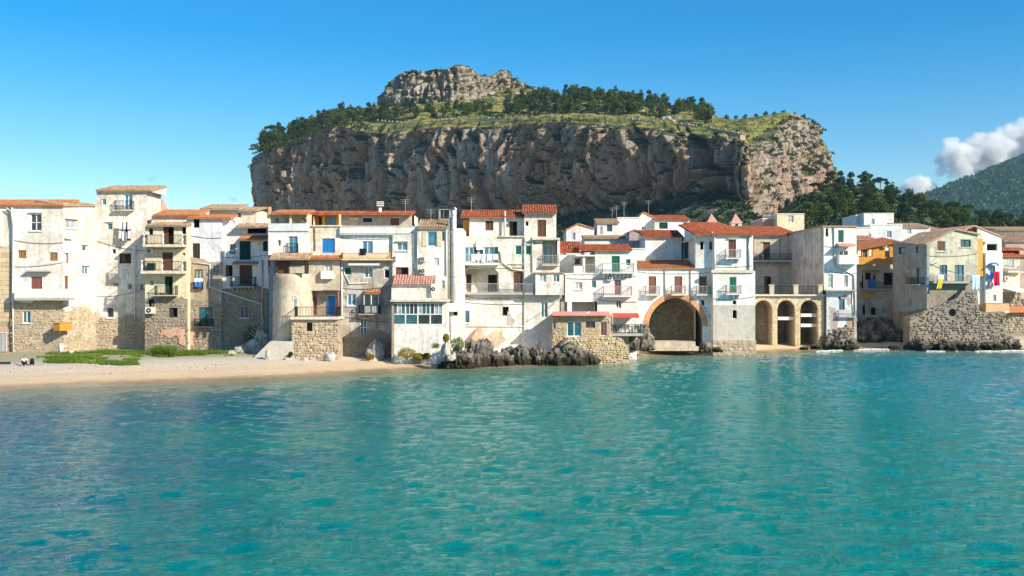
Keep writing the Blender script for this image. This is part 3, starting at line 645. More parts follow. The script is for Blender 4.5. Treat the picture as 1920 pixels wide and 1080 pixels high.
    def patch(s, pts, mat, v=0.0, name='plaster_patch', jag=.1):      # fallen render: ragged thin sheet
        q_ = [s.q(x, y, v) for x, y in pts]; out = []
        for (a, b), (c, d) in zip(q_, q_[1:] + q_[:1]):
            n = max(1, int(math.hypot(c - a, d - b) / .25)); out += [(a + (c - a) * k / n + rnd.gauss(0, jag), b + (d - b) * k / n + rnd.gauss(0, jag)) for k in range(n)]
        mb = MB(); t_ = geometry.tessellate_polygon([[Vector((a, b, 0)) for a, b in out]]); mb.add([(a, v - .02, b) for a, b in out], [tuple(k) for k in t_]); return s.part(name, mb, mat)
    def awn(s, x0, x1, y, dep, drop, mat, name='awning', v=0.0):
        u0, z = s.q(x0, y, v); u1, _ = s.q(x1, y, v); mb = MB(); n = 6
        for i in range(n):
            a, b = u0 + (u1 - u0) * i / n, u0 + (u1 - u0) * (i + 1) / n
            mb.add([(a, v, z), (b, v, z), (b, v - dep, z - drop), (a, v - dep, z - drop), (a, v, z - .05), (b, v, z - .05), (b, v - dep, z - drop - .14), (a, v - dep, z - drop - .14)], [(0, 3, 2, 1), (4, 5, 6, 7), (3, 7, 6, 2), (0, 4, 7, 3), (1, 2, 6, 5)])
        return s.part(name, mb, M[mat])
    def pipe(s, pts, r=.06, mat='slabw', v=-.1, name='drainpipe'):
        mb = MB(); mb.tube([(*[s.q(x, y, v)[0]], v, s.q(x, y, v)[1]) for x, y in pts], r, 8); return s.part(name, mb, M[mat], smooth=True)
    def ac(s, x0, y0, x1, y1, v=0.0, d=.35):
        u0, z0, u1, z1 = s.rect(x0, y0, x1, y1, v - d); mb = MB(); mb.box(u0, v - d, z0, u1, v - .05, z1); mb.box(u0 + .05, v - .05, z0 - .04, u0 + .1, v + .01, z0 + .1); mb.box(u1 - .1, v - .05, z0 - .04, u1 - .05, v + .01, z0 + .1)
        o = s.part('air_conditioner', mb, M['acw']); p = MB(); cu, cz, rr = u0 + (u1 - u0) * .42, (z0 + z1) / 2, min(u1 - u0, z1 - z0) * .38
        p.tube([(cu, v - d - .03, cz), (cu, v - d - .005, cz)], rr, 12); s.part('fan_grille', p, M['iron'], o)
        p = MB(); p.tube([(cu, v - d - .045, cz), (cu, v - d - .031, cz)], rr * .35, 8); s.part('fan_hub', p, M['acw'], o); return o
    def cable(s, x0, y0, x1, y1, sag=3, v=-.05, r=.02, mat='iron'):
        return s.pipe([(x0 + (x1 - x0) * k / 8, y0 + (y1 - y0) * k / 8 + sag * 4 * (k / 8) * (1 - k / 8)) for k in range(9)], r, mat, v, 'cable')
    def antenna(s, px, py, v, h=1.6):
        u, z = s.q(px, py, v); mb = MB(); mb.tube([(u, v, z - .3), (u, v, z + h)], .03, 5)
        for k, l in ((0, .55), (.22, .45), (.42, .4)): mb.tube([(u - l, v, z + h - k), (u + l, v, z + h - k)], .018, 4)
        mb.tube([(u, v - .5, z + h - .2), (u, v + .5, z + h - .2)], .018, 4); return s.part('antenna', mb, M['ironw'])
    def dish(s, px, py, v, r=.4):
        u, z = s.q(px, py, v); mb = MB(); rings = 4; n = 12; vs = [(u, v, z)]; fs = []
        for i in range(1, rings + 1):
            a = r * i / rings; vs += [(u + a * math.cos(2 * math.pi * k / n) + .0, v - (a / r) ** 2 * .14, z + a * math.sin(2 * math.pi * k / n)) for k in range(n)]
        fs += [(0, 1 + (k + 1) % n, 1 + k) for k in range(n)]
        for i in range(rings - 1): fs += [(1 + i*n + k, 1 + i*n + (k+1) % n, 1 + (i+1)*n + (k+1) % n, 1 + (i+1)*n + k) for k in range(n)]
        mb.add(vs, fs); mb.tube([(u, v, z), (u, v + .15, z - r - .3)], .03, 5); return s.part('satellite_dish', mb, M['paintw'], smooth=True)
    def rubble(s, poly, mat, size=.34, proud=.07, v=0.0, dens=.93, name='rubble_stones', bulge=None):
        pts = [s.q(x, y, v) for x, y in poly]; us = [p[0] for p in pts]; zs = [p[1] for p in pts]
        avoid = [(min(p[0] for p in h[0]) - .1, min(p[1] for p in h[0]) - .1, max(p[0] for p in h[0]) + .1, max(p[1] for p in h[0]) + .1) for pn in s.panels for h in pn['holes']]
        def inside(u, z):
            r = False; j = len(pts) - 1
            for i in range(len(pts)):
                if (pts[i][1] > z) != (pts[j][1] > z) and u < (pts[j][0] - pts[i][0]) * (z - pts[i][1]) / (pts[j][1] - pts[i][1]) + pts[i][0]: r = not r
                j = i
            return r
        mb = MB(); z = min(zs)
        while z < max(zs):
            hh = size * rnd.uniform(.55, .95); u = min(us) + rnd.uniform(-.2, 0)
            while u < max(us):
                ww = size * rnd.uniform(.6, 1.6); cu, cz = u + ww / 2, z + hh / 2 + rnd.gauss(0, size * .08); u += ww * .97
                if not inside(cu + rnd.gauss(0, .12), cz + rnd.gauss(0, .15)) or rnd.random() > dens or any(a - ww*.4 < cu < c + ww*.4 and b - hh*.3 < cz < d + hh*.3 for a, b, c, d in avoid): continue
                n = 7; pr = proud * rnd.uniform(.5, 1.5); vv = v - (bulge(cu, cz) if bulge else 0); ang0 = rnd.random(); ring = []
                for k in range(n):
                    a = 2 * math.pi * (k + ang0) / n; ca, sa = math.cos(a), math.sin(a); m_ = max(abs(ca), abs(sa)) ** .55; j = rnd.uniform(.80, 1.06)
                    ring.append((ca / m_ * .5 * ww * j, sa / m_ * .5 * hh * j))
                tilt = rnd.gauss(0, .25) * pr / size
                vs = [(cu + a, vv + .02, cz + b) for a, b in ring] + [(cu + a * .9, vv - pr * .7 + a * tilt, cz + b * .9) for a, b in ring] + [(cu + a * .55, vv - pr + a * tilt, cz + b * .55) for a, b in ring]
                mb.add(vs, [(i, (i + 1) % n, n + (i + 1) % n, n + i) for i in range(n)] + [(n + i, n + (i + 1) % n, 2*n + (i + 1) % n, 2*n + i) for i in range(n)] + [tuple(range(2*n, 3*n))], .002 + .996 * rnd.random())
            z += hh * .97
        o = s.part(name, mb, M[mat], kind='stuff'); return o
    def blocks(s, x0, y0, x1, y1, mat, bw=.7, bh=.36, v=0.0, proud=.035, name='stone_block'):   # coursed ashlar, every block a part
        u0, z0, u1, z1 = s.rect(x0, y0, x1, y1, v); nr = max(1, round((z1 - z0) / bh)); h = (z1 - z0) / nr; nb = max(1, round((u1 - u0) / bw)); b = (u1 - u0) / nb
        for j in range(nr):
            shift = (j % 2) * .5
            for i in range(-1, nb):
                a, c = u0 + (i + shift) * b, u0 + (i + 1 + shift) * b; a, c = max(a, u0), min(c, u1)
                if c - a < .12: continue
                mb = MB(); g = .012; pr = proud * rnd.uniform(.5, 1.4); e = .02; r_ = .002 + .996 * rnd.random()
                mb.add([(a+g, v+.01, z0+j*h+g), (c-g, v+.01, z0+j*h+g), (c-g, v+.01, z0+(j+1)*h-g), (a+g, v+.01, z0+(j+1)*h-g), (a+g+e, v-pr, z0+j*h+g+e), (c-g-e, v-pr, z0+j*h+g+e), (c-g-e, v-pr, z0+(j+1)*h-g-e), (a+g+e, v-pr, z0+(j+1)*h-g-e)],
                       [(4, 5, 6, 7), (0, 1, 5, 4), (1, 2, 6, 5), (2, 3, 7, 6), (3, 0, 4, 7)], r_); s.part(name, mb, M[mat])
        return s
    def arch(s, cx, ys, yb, half, mat_ring, ring=.5, v=0.0, depth=4.0, rise=None, inner='mortar', pointed=0.0, stone='rub_warm', ringname='voussoir', back=True, nv=None):
        """arched vault: hole in the wall panel, barrel lining, back wall and single ring stones"""
        u0, zs = s.q(cx - half, ys, v); u1, _ = s.q(cx + half, ys, v); zb = s.q(cx, yb, v)[1]; c = (u0 + u1) / 2; r = (u1 - u0) / 2; rise = rise or 1.0; n = 24
        def curve(rad, k):
            a = math.pi * k; x = math.cos(a); y = math.sin(a)
            return c + rad * x, zs + rad * rise * (y + pointed * (1 - abs(x)) * .25)
        arc = [curve(r, k / n) for k in range(n + 1)]
        s.hole([(u0, zb), (u1, zb)] + arc[0:], v, .3) if False else None
        poly = [(u0 + .0, zb), (u1, zb)] + arc
        for pn in reversed(s.panels):
            us = [p[0] for p in pn['poly']]; zz = [p[1] for p in pn['poly']]
            if abs(pn['v'] - v) < .01 and min(us) < c < max(us) and min(zz) < zs < max(zz): pn['holes'].append(([(p[0], max(p[1], min(zz) + .02)) for p in poly], .25)); break
        mb = MB(); ln = [(u0, zb)] + arc[::-1] + [(u1, zb)]; m_ = len(ln)
        mb.add([(a, v + .25, b) for a, b in ln] + [(a, v + depth, b) for a, b in ln], [(i, i + 1, m_ + i + 1, m_ + i) for i in range(m_ - 1)])
        s.part('vault', mb, M[inner])
        if back:
            bm_ = MB(); bm_.add([(a, v + depth, b) for a, b in ln], [tuple(range(m_))]); s.part('vault_back_wall', bm_, M[inner])
            sp_ = [(u0, zb)] + arc[::-1] + [(u1, zb)]
            old, s.q_ = s.q, None
            class _T: pass
            pts = sp_; mb2 = MB(); z = zb
            while z < max(b for a, b in arc):
                hh = rnd.uniform(.16, .34); u = u0
                while u < u1:
                    ww = rnd.uniform(.22, .55); cu, cz = u + ww / 2, z + hh / 2; u += ww
                    ok = (cz < zs or ((cu - c) / r) ** 2 + ((cz - zs) / (r * rise)) ** 2 < .93)
                    if ok and u0 + .1 < cu < u1 - .1:
                        pr = rnd.uniform(.03, .10); mb2.add([(cu + a * ww * .46, v + depth + .02, cz + b * hh * .45) for a, b in ((-1, -1), (1, -1), (1, 1), (-1, 1))] + [(cu + a * ww * .38, v + depth - pr, cz + b * hh * .36) for a, b in ((-1, -1), (1, -1), (1, 1), (-1, 1))],
                                [(4, 5, 6, 7), (0, 1, 5, 4), (1, 2, 6, 5), (2, 3, 7, 6), (3, 0, 4, 7)], .002 + .996 * rnd.random())
                z += hh
            s.part('rubble_stones', mb2, M[stone], kind='stuff')
        if ring:
            nv = nv or int(math.pi * r * 1.2 / .42)
            for k in range(nv):
                a, b = (k + .03) / nv, (k + .97) / nv; pr = .06 * rnd.uniform(.8, 1.3); mb = MB()
                i0, i1, o1, o0 = curve(r - .02, a), curve(r - .02, b), curve(r + ring, b), curve(r + ring, a)
                f = [i0, o0, o1, i1]; mb.add([(p[0], v + .2, p[1]) for p in f] + [(p[0], v - pr, p[1]) for p in f], [(4, 5, 6, 7), (0, 1, 5, 4), (1, 2, 6, 5), (2, 3, 7, 6), (3, 0, 4, 7)], .002 + .996 * rnd.random()); s.part(ringname, mb, M[mat_ring])
        return u0, u1, zb, zs, r
def cloth(name, label, cat, pts, mat, group=None, folds=3, th=.02, amp=.05):
    """hanging textile: world points top-left, top-right, bottom-right, bottom-left"""
    a, b, c, d = [Vector(p) for p in pts]; nx, nz = 12, 6; loc = (a + b + c + d) / 4; loc.z = min(c.z, d.z); mb = MB(); vs = []
    nrm_ = (b - a).cross(Vector((0, 0, 1))).normalized()
    for side in (0, 1):
        for j in range(nz + 1):
            for i in range(nx + 1):
                u, t_ = i / nx, j / nz; p = (a * (1 - u) + b * u) * (1 - t_) + (d * (1 - u) + c * u) * t_
                p = p + nrm_ * (math.sin(u * math.pi * 2 * folds + t_) * amp * (.3 + t_) + side * th) - Vector((0, 0, abs(math.sin(u * 7.1 + 1)) * .06 * t_)); vs.append(p - loc)
    m = nx + 1; k0 = (nz + 1) * m; fs = []
    for j in range(nz):
        for i in range(nx):
            q_ = (j*m+i, j*m+i+1, (j+1)*m+i+1, (j+1)*m+i); fs += [q_, tuple(k0 + k for k in q_[::-1])]
    for j in range(nz): fs += [(j*m, (j+1)*m, k0+(j+1)*m, k0+j*m), (j*m+nx, k0+j*m+nx, k0+(j+1)*m+nx, (j+1)*m+nx)]
    for i in range(nx): fs += [(i, k0+i, k0+i+1, i+1), (nz*m+i, nz*m+i+1, k0+nz*m+i+1, k0+nz*m+i)]
    mb.add(vs, fs); return tag(mb.build(name, mat, loc=loc, smooth=True), label, cat, group)
# ------------------------------------------------------------------ the houses on the shore, left to right
W_, W2, WM = M['white'], M['white2'], M['warm']
# A0: sandstone house at the left edge
h = House('town_house', 'house at the left edge with sandstone block wall below white plaster', 'house', -70, 102.3, 20, 102.3, .5)
h.wall((-70, 384, 20, 466), WM).wall((-70, 466, 20, 612), M['mortar'], -.02).wall((-70, 612, 20, 690), M['salmon'], -.01)
h.blocks(-70, 466, 20, 604, 'ashlar', .95, .5, -.02); h.win(-6, 622, 13, 668, 'd', 'paintw', 'ironw', -.01, .12)
h.win(-40, 410, -22, 440, 'g'); h.body([(-70, 384), (20, 384)], 8, WM); h.roof(-72, 21, 385, 4, .9, 'tile_o', -.3); h.finish()
# A: bright white house with balcony
h = House('town_house', 'sunlit white house with white walled balcony at the left of the beach', 'house', 21, 102, 119, 102, .5)
h.wall((21, 384, 119, 568), W_).wall((21, 568, 119, 690), M['mortar'], -.015)
h.win(57, 401, 78, 433, 'g', sill=1, rows=2, head='slabw'); h.win(34, 469, 49, 484, 's', 'wood', 'wood'); h.win(93, 473, 108, 489, 's', 'wood', 'wood')
h.win(58, 519, 79, 556, 's', 'paintr', 'paintr', name='door'); h.slab(47, 93, 507, .14, .6, .02, 'concrete', 'hood')
h.balc(36, 140, 558, 1.1, .95, 'slabw', .28, 0, 'concrete'); h.win(42, 583, 57, 606, 'g', 'paintw', v=-.015, gl='glasst', sill=1)
h.rubble([(21, 566), (119, 560), (119, 680), (21, 680)], 'rub_warm', .34, .045, -.015, .66)
h.pipe([(22, 386), (25, 420), (24, 560), (25, 668)], .08, 'slabw'); h.pipe([(11, 389), (21, 396), (23, 420)], .06, 'slabw')
h.body([(21, 384), (119, 384)], 9, W_); h.roof(20, 120, 385, 4, .9, 'tile_o', -.3); h.cable(24, 500, 118, 492, 3); h.cable(24, 450, 118, 455, 4); h.finish()
# B1: bent wall
h = House('town_house', 'tan plaster house bent away between the white balcony house and the tall house', 'house', 119, 102, 181, 106.2, .5)
h.wall((119, 384, 181, 586), M['ivory']).wall((119, 586, 181, 690), M['mortar'], -.015)
h.win(123, 413, 143, 428, 'c', head='slabw', sill=1); h.win(119.6, 474, 129, 493, 'k', 'wood', ajar=1, lf='wood'); h.win(120, 517, 128, 546, 's', 'paintr', 'paintr', cols=1)
h.win(154, 461, 163, 471, 't', cols=1, head='slabw'); h.win(154, 500, 166, 515, 'b', head='slabw', sill=1); h.slab(124, 137, 446, .12, .3, .02, 'slab', 'ledge')
h.rubble([(119, 570), (181, 590), (181, 680), (119, 680)], 'rub_warm', .33, .055, -.015, .68); h.body([(119, 384), (181, 384)], 9, M['ivory']); h.roof(119, 181, 385, 4, .6, 'tile_b', -.25)
mb = MB(); u0, z0, u1, z1 = h.rect(112, 606, 134, 620, -.9); mb.box(u0, -.9, z0, u1, -.02, z1); mb.box(u0 - .05, -.95, z1, u1 + .05, -.02, z1 + .06); h.part('wooden_box', mb, M['orangebox']); h.finish()
# B: tall tower-like house
h = House('town_house', 'tallest pale house on the left with small windows and striped laundry', 'house', 181, 106.2, 275, 106.2, .5)
h.wall((181, 357, 275, 600), M['ivory']).wall((181, 600, 275, 690), M['mortar'], -.015)
h.win(191, 373, 199, 384, 'b', cols=1); h.win(233, 365, 248, 393, 'b', cols=2, name='door'); h.balc(217, 252, 394, .6, 1.0, 'iron', .1)
h.win(201, 418, 211, 431, 'g', head='slabw', cols=1, gl='glasst'); h.win(224, 475, 246, 494, 'k', 'wooddk', lf='paintb', ajar=1); h.win(225, 428, 245, 452, 'k', 'wood'); h.win(210, 467, 217, 476, 'k', cols=1)
h.win(213, 530, 223, 537, 't', cols=1); h.win(239, 532, 248, 543, 'b', cols=1); h.win(200, 576, 213, 596, 'g', sill=1, cols=1); h.win(262, 532, 269, 544, 't', cols=1); h.win(191, 600.8, 191.9, 601.5, 'k') if False else None
h.rubble([(181, 596), (230, 606), (275, 600), (275, 680), (181, 680)], 'rub_warm', .33, .055, -.015, .68)
h.pipe([(253, 460), (253, 600)], .07, 'greige' if False else 'slabw'); h.body([(181, 357), (275, 357)], 4.6, WM); h.roof(179, 284, 357, 5.2, 1.0, 'tile_b', -.4, .0, W_); h.antenna(284, 352, 4, 1.2)
u, z = h.q(289, 376, 3.0); h.cable(183, 452, 272, 470, 4); h.cable(183, 556, 274, 540, 5); h.finish()
TALL = h
# spire
b = P(305, 398, 135); e = tag(empty('church_spire', (b.x, b.y, 0.9)), 'small pink pointed spire behind the tall left house', 'spire')
mb = MB(); mb.box(-.9, -.9, 0, .9, .9, b.z - .9); mb.build('tower_shaft', M['ivory'], e); mb = MB(); mb.tube([(0, 0, b.z - .9), (0, 0, b.z + .9)], [1.0, .06], 8); mb.build('cone_roof', M['tile_p'], e)
# C: cream balcony house
h = House('town_house', 'cream yellow house with three stacked balconies above rough stone base', 'house', 272, 103.2, 350, 103.2, .5)
h.wall((272, 424, 350, 560), M['cream']).wall((272, 560, 350, 690), M['darkmortar'], -.015)
h.win(306, 425, 326, 458, 'k', 'paintb', ajar=1); h.win(304, 473, 324, 507, 's', 'paintb', 'paintb'); h.win(309, 518, 324, 553, 'k', 'paintdg', lf='paintdg', ajar=1)
h.win(278, 427, 287, 441, 'k', cols=1); h.win(340, 425, 349, 440, 'k', cols=1); h.win(342, 474, 347, 479, 'k', cols=1); h.win(281, 526, 288, 535, 'b', cols=1); h.win(279, 561, 289, 575, 'k', 'wooddk', v=-.015); h.win(317, 577, 333, 595, 'k', 'wooddk', v=-.015, ajar=1, lf='wooddk')
h.balc(275, 350, 459, 1.2, 1.0, 'iron', .28, 0, 'slab', 3); h.balc(271, 350, 508, 1.2, 1.0, 'iron', .32, 0, 'slab', 3); h.balc(294, 334, 553, .9, 1.0, 'iron', .12, 0, 'concrete')
h.ac(273, 466, 287, 475); u0, z0, u1, z1 = h.rect(277, 493, 290, 506, -.6); mb = MB(); mb.box(u0, -.8, z0, u1, -.25, z1); h.part('storage_box', mb, M['paintdg'])
h.ac(272, 576, 288, 588, -.015, .6)
h.rubble([(272, 562), (300, 556), (350, 560), (350, 690), (272, 690)], 'rub_brown', .33, .06, -.015, .72); h.patch([(301, 616), (330, 614), (348, 620), (349, 648), (338, 644), (330, 632), (318, 634), (302, 626)], M['salmon'], -.1)
h.body([(272, 424), (350, 424)], 9, M['cream']); h.roof(273, 350, 423, 3, .5, 'tile_b', -.5)
h.wall((284, 404, 350, 424), M['warm'], 3.0); h.roof(286, 374, 404, 4, .9, 'tile_o', 2.6, v_ref=2.6, wallmat=WM); h.cable(273, 466, 349, 464, 2); h.finish()
# D: bluish white house
h = House('town_house', 'bluish white narrow house with long white pipe above brown lower wall', 'house', 350, 104.4, 416, 104.4, .5)
h.wall((350, 409, 416, 491), M['bluewhite']).wall((350, 491, 416, 572), M['brownwall'], -.01).wall((350, 572, 416, 690), M['darkmortar'], -.015)
h.win(363, 410.5, 374, 427, 'k', 'paintdg', cols=1); h.win(361, 456, 375, 490, 's', 'paintdg', 'wooddk'); h.win(365, 505, 380, 540, 'l', 'paintb', v=-.01); h.win(400, 498, 409, 510, 'b', 'paintb', v=-.01, cols=1)
h.win(373, 576, 398, 611, 'b', 'paintdg', v=-.015, gl='glasst', cols=2); h.balc(366, 401, 612, .5, .8, 'iron', .1, -.015, 'concrete'); h.balc(363, 382, 541, .4, .75, 'iron', .06, -.01, 'iron')
h.pipe([(362, 492), (394, 496), (393, 538), (416, 546), (490, 570), (492, 610)], .07, 'slabw', -.12)
h.rubble([(350, 575), (416, 560), (416, 690), (350, 690)], 'rub_brown', .34, .06, -.015, .8); h.body([(350, 409), (416, 409)], 9, M['bluewhite']); h.roof(350, 432, 409, 3.4, .6, 'tile_o', -.4)
h.patch([(351, 618), (362, 622), (363, 646), (352, 648)], M['salmon'], -.1); h.cable(351, 440, 415, 446, 3); h.finish(); HD = h
# E: white house beside the round tower
h = House('town_house', 'white house with tiled canopies and black railed balcony beside the round tower', 'house', 416, 104.6, 503, 104.6, .5)
h.wall((416, 426, 503, 542), W2).wall((416, 542, 503, 690), M['darkmortar'], -.015)
h.win(431, 458, 442, 476, 't', 'paintdg', cols=1); h.win(449, 452, 470, 487, 's', 'paintdg', 'paintdg', cols=1, name='door'); h.win(493, 452, 502, 471, 's', 'paintdg', 'paintdg', cols=1); h.win(464, 428, 500, 438, 'k', 'wooddk')
h.win(423, 497, 436, 518, 'k', 'paintb', lf='paintb', ajar=1); h.win(449, 497, 473, 537, 's', 'paintb', 'paintb'); h.balc(435, 481, 537, .9, 1.0, 'iron', .12, 0, 'concrete', brackets=6)
h.win(450, 574, 466, 596, 'g', 'greige' if False else 'ironw', v=-.015, sill=1)
h.roof(448, 508, 449, 1.3, .6, 'tile_o', -.9); h.roof(441, 505, 426, 1.6, .5, 'tile_b', -.9); h.roof(434, 481, 495, .9, .25, 'tile_p', -.85); h.pipe([(492, 488), (492, 590)], .07, 'metal')
h.rubble([(416, 560), (503, 556), (503, 690), (416, 690)], 'rub_brown', .34, .06, -.015, .8); h.body([(416, 426), (503, 426)], 8, W2)
h.wall((416, 409, 452, 426), W2, 1.5); h.dish(436, 418, 0.4, .35); h.cable(417, 482, 500, 478, 3); h.finish(); HE = h
# F: set back roof house
h = House('town_house', 'tan attic house with weathered tile roof set back above the bluish house', 'house', 376, 112, 480, 112, .8)
h.wall((376, 392, 480, 440), M['beige']); h.win(442, 398, 452, 408, 'k'); h.body([(376, 392), (480, 392)], 6, M['warm']); h.roof(374, 446, 392, 5, .9, 'tile_b', -.5, v_ref=-.5); h.roof(446, 482, 394, 5, .7, 'tile_b', -.5, v_ref=-.5); h.antenna(438, 386, 3, 1.0); h.finish()
# G: round tower with house on top
h = House('tower_house', 'house on a round plastered tower with loggia and french balcony on top', 'house', 503, 98.6, 579, 98.6, .4)
h.wall((503, 433, 579, 478), W2).wall((503, 419, 579, 433), M['bluewhite'], -.15)
h.win(521, 450, 526.5, 462, 'k', cols=1); h.win(541, 443, 558, 475, 'b', 'ironw', cols=2, name='door'); h.balc(538, 560, 475, .35, 1.0, 'iron', .08)
# loggia under the roof
mb = MB(); u0, z0, u1, z1 = h.rect(503, 400, 579, 421)
for uu in (u0 + .1, (u0 + u1) / 2 + .2, u1 - .12): mb.box(uu - .1, .02, z0, uu + .1, .24, z1)
h.part('loggia_post', mb, M['cream']); h.wall((503, 398, 579, 433), M['cream'], 2.0); h.win(515, 408, 523, 418, 'b', v=2.0, cols=1); h.win(534, 408, 541, 418, 'b', v=2.0, cols=1); h.ac(566, 407, 575, 415, 2.0)
h.body([(503, 402), (579, 402)], 7, WM, 2.4); h.roof(507, 577, 400, 4, .6, 'tile_o', -.4); h.roof(504, 579, 486, 2.1, .7, 'tile_b', -2.0, v_ref=-2.0)
mb = MB(); uc = (u0 + u1) / 2; a = h.q(505, 388, 1.5); mb.tube([(a[0], 1.5, a[1] - 1.2), (a[0], 1.5, a[1])], .22, 8); h.part('chimney', mb, M['brick'], None, True)
# the round tower body
u0, zt = h.q(501, 513, -1.6); u1, _ = h.q(575, 513, -1.6); zb = 0.0; rr = (u1 - u0) / 2; uc = (u0 + u1) / 2
seg = 40; rows = 18; vs = []; fs = []
for j in range(rows + 1):
    f_ = j / rows; z = zb + (zt - zb) * f_; r_ = rr * (1.05 - .05 * f_) * (1 + .012 * math.sin(j * 2.3))
    for k in range(seg): a = 2 * math.pi * k / seg; vs.append((uc + r_ * math.cos(a), 1.4 + r_ * 1.35 * math.sin(a), z))
for j in range(rows):
    for k in range(seg): fs.append((j*seg+k, j*seg+(k+1) % seg, (j+1)*seg+(k+1) % seg, (j+1)*seg+k))
fs.append(tuple(rows*seg + k for k in range(seg))); mb = MB(); mb.add(vs, fs); h.part('round_tower', mb, M['beige'], None, True)
# terrace room on the tower
mb = MB(); za = h.q(540, 512, -1.6)[1]; zc = h.q(540, 487, -1.6)[1]
for uu in (u0 + .1, u0 + .9, uc + .1, u1 - .15): mb.box(uu - .09, -1.3, za, uu + .09, -1.1, zc)
mb.box(u0, -1.32, zc - .15, u1, -1.1, zc); h.part('timber_frame', mb, M['wooddk']); mb = MB(); mb.box(u0 + 1.0, -.9, za, uc + .1, -.8, zc); h.part('timber_screen', mb, M['paintb'])
mb = MB(); mb.box(uc + .2, -1.25, za, u1 - .1, -1.12, za + .75); h.part('parapet', mb, M['beige'])
mb = MB(); zw = h.q(540, 552, -1.6)[1]; aw = h.q(549, 566, -1.6); w_ = .34
pts = [(aw[0] - w_, aw[1] - .75), (aw[0] + w_, aw[1] - .75)] + [(aw[0] + w_ * math.cos(a), aw[1] + .35 + w_ * math.sin(a)) for a in [math.pi * i / 8 for i in range(9)]]
vf = 1.4 - rr * 1.35 * math.sqrt(max(0, 1 - ((aw[0] - uc) / (rr * 1.03)) ** 2)) - .06; mb.prism(pts, vf, vf + .3); o = h.part('arched_window', mb, M['glassl'])
mb = MB(); mb.box(aw[0] - .03, vf - .03, aw[1] - .75, aw[0] + .03, vf, aw[1] + .69); mb.box(aw[0] - w_, vf - .028, aw[1] + .3, aw[0] + w_, vf - .002, aw[1] + .36); h.part('window_bar', mb, M['paintw'], o)
# buttress foot of the tower
mb = MB(); a0 = h.q(497, 682, -2.2); a1 = h.q(548, 640, -2.2); zt2 = a1[1]
mb.add([(a0[0] - 1.6, -2.6, 0), (a1[0] + .2, -2.6, 0), (a1[0] + .2, -2.4, zt2), (a0[0] + .5, -2.2, zt2), (a0[0] - .6, 2, 0), (a1[0] + .2, 2, 0), (a1[0] + .2, 2, zt2), (a0[0] + .5, 2, zt2)], [(0, 1, 2, 3), (3, 2, 6, 7), (4, 0, 3, 7), (1, 5, 6, 2)]); h.part('buttress', mb, M['greige'])
h.finish()
# H: recessed house with blue shutter over the stone store
h = House('town_house', 'recessed house with blue shutter and dark loggia between round tower and grey house', 'house', 579, 99.6, 637, 99.6, .4)
h.wall((579, 422, 637, 480), M['warm']).wall((579, 484, 637, 545), M['beige'], -.3).wall((579, 545, 637, 600), M['brownwall'], .9)
h.win(604, 447, 628, 474, 's', 'paintbl', 'paintbl'); h.win(608, 497, 623, 520, 'l', v=-.3); h.balc(603, 625, 521, .5, .75, 'slabw', .12, -.3, 'slabw'); h.win(612, 553, 630, 592, 'd', 'paintw', 'paintbl', .9, cols=1); h.win(585, 556, 594, 590, 'd', 'paintr', 'paintr', .9, cols=1)
h.roof(577, 639, 485, 1.5, .5, 'tile_o', -.95, v_ref=-.95); h.slab(606, 634, 542, .12, .5, .1, 'concrete', 'ledge', -.3)
h.wall((579, 398, 640, 424), M['orange'], 2.4); h.win(592, 405, 604, 423, 'k', 'wood', v=2.4, lf='wood', ajar=1); h.win(610, 404, 630, 423, 'b', 'wood', v=2.4)
mb = MB()
for px in (582, 637): u, z = h.q(px, 423); mb.box(u - .1, .0, z, u + .1, .2, h.q(px, 402)[1])
h.part('loggia_post', mb, M['cream']); h.balc(580, 640, 423, .0, .9, None, .1) if False else h.slab(579, 640, 422, .15, .15, 2.4, 'slab', 'loggia_floor')
h.body([(579, 402), (637, 402)], 6, WM, 2.6); h.pipe([(590, 425), (591, 470)], .05, 'wood'); h.pipe([(633, 490), (635, 600)], .09, 'terracotta')
mb = MB(); u0, z0, u1, z1 = h.rect(579, 545, 637, 600); mb.box(u0 - .3, -.25, z0 - .1, u0 + .1, .9, z1); h.part('pier', mb, M['beige']); h.finish()
h = House('stone_store', 'low rubble stone store with barred window and slab roof at the beach', 'store', 547, 96.4, 633, 96.4, .3)
h.wall((547, 600, 633, 690), M['mortar']); h.win(575, 605, 586, 621, 'k', 'iron', cols=1); mb = MB(); u0, z0, u1, z1 = h.rect(575, 605, 586, 621)
for k in range(1, 5): mb.box(u0 + (u1-u0)*k/5 - .015, .04, z0, u0 + (u1-u0)*k/5 + .015, .07, z1); mb.box(u0, .072, z0 + (z1-z0)*k/5 - .015, u1, .10, z0 + (z1-z0)*k/5 + .015)
h.part('window_grille', mb, M['iron']); h.rubble([(547, 604), (633, 604), (633, 690), (547, 690)], 'rub_warm', .33, .08, 0, .85); h.slab(545, 635, 594, .28, .35, 3.2, 'slab', 'roof_slab'); h.body([(547, 600), (633, 600)], 3.2, M['mortar'])
u0, z = h.q(553, 594, 0); u1, _ = h.q(630, 594, 0); r = MB(); h.rail(r, u0, u1, -.1, 2.5, z, 1.0); h.part('railing', r, M['iron']); h.finish()
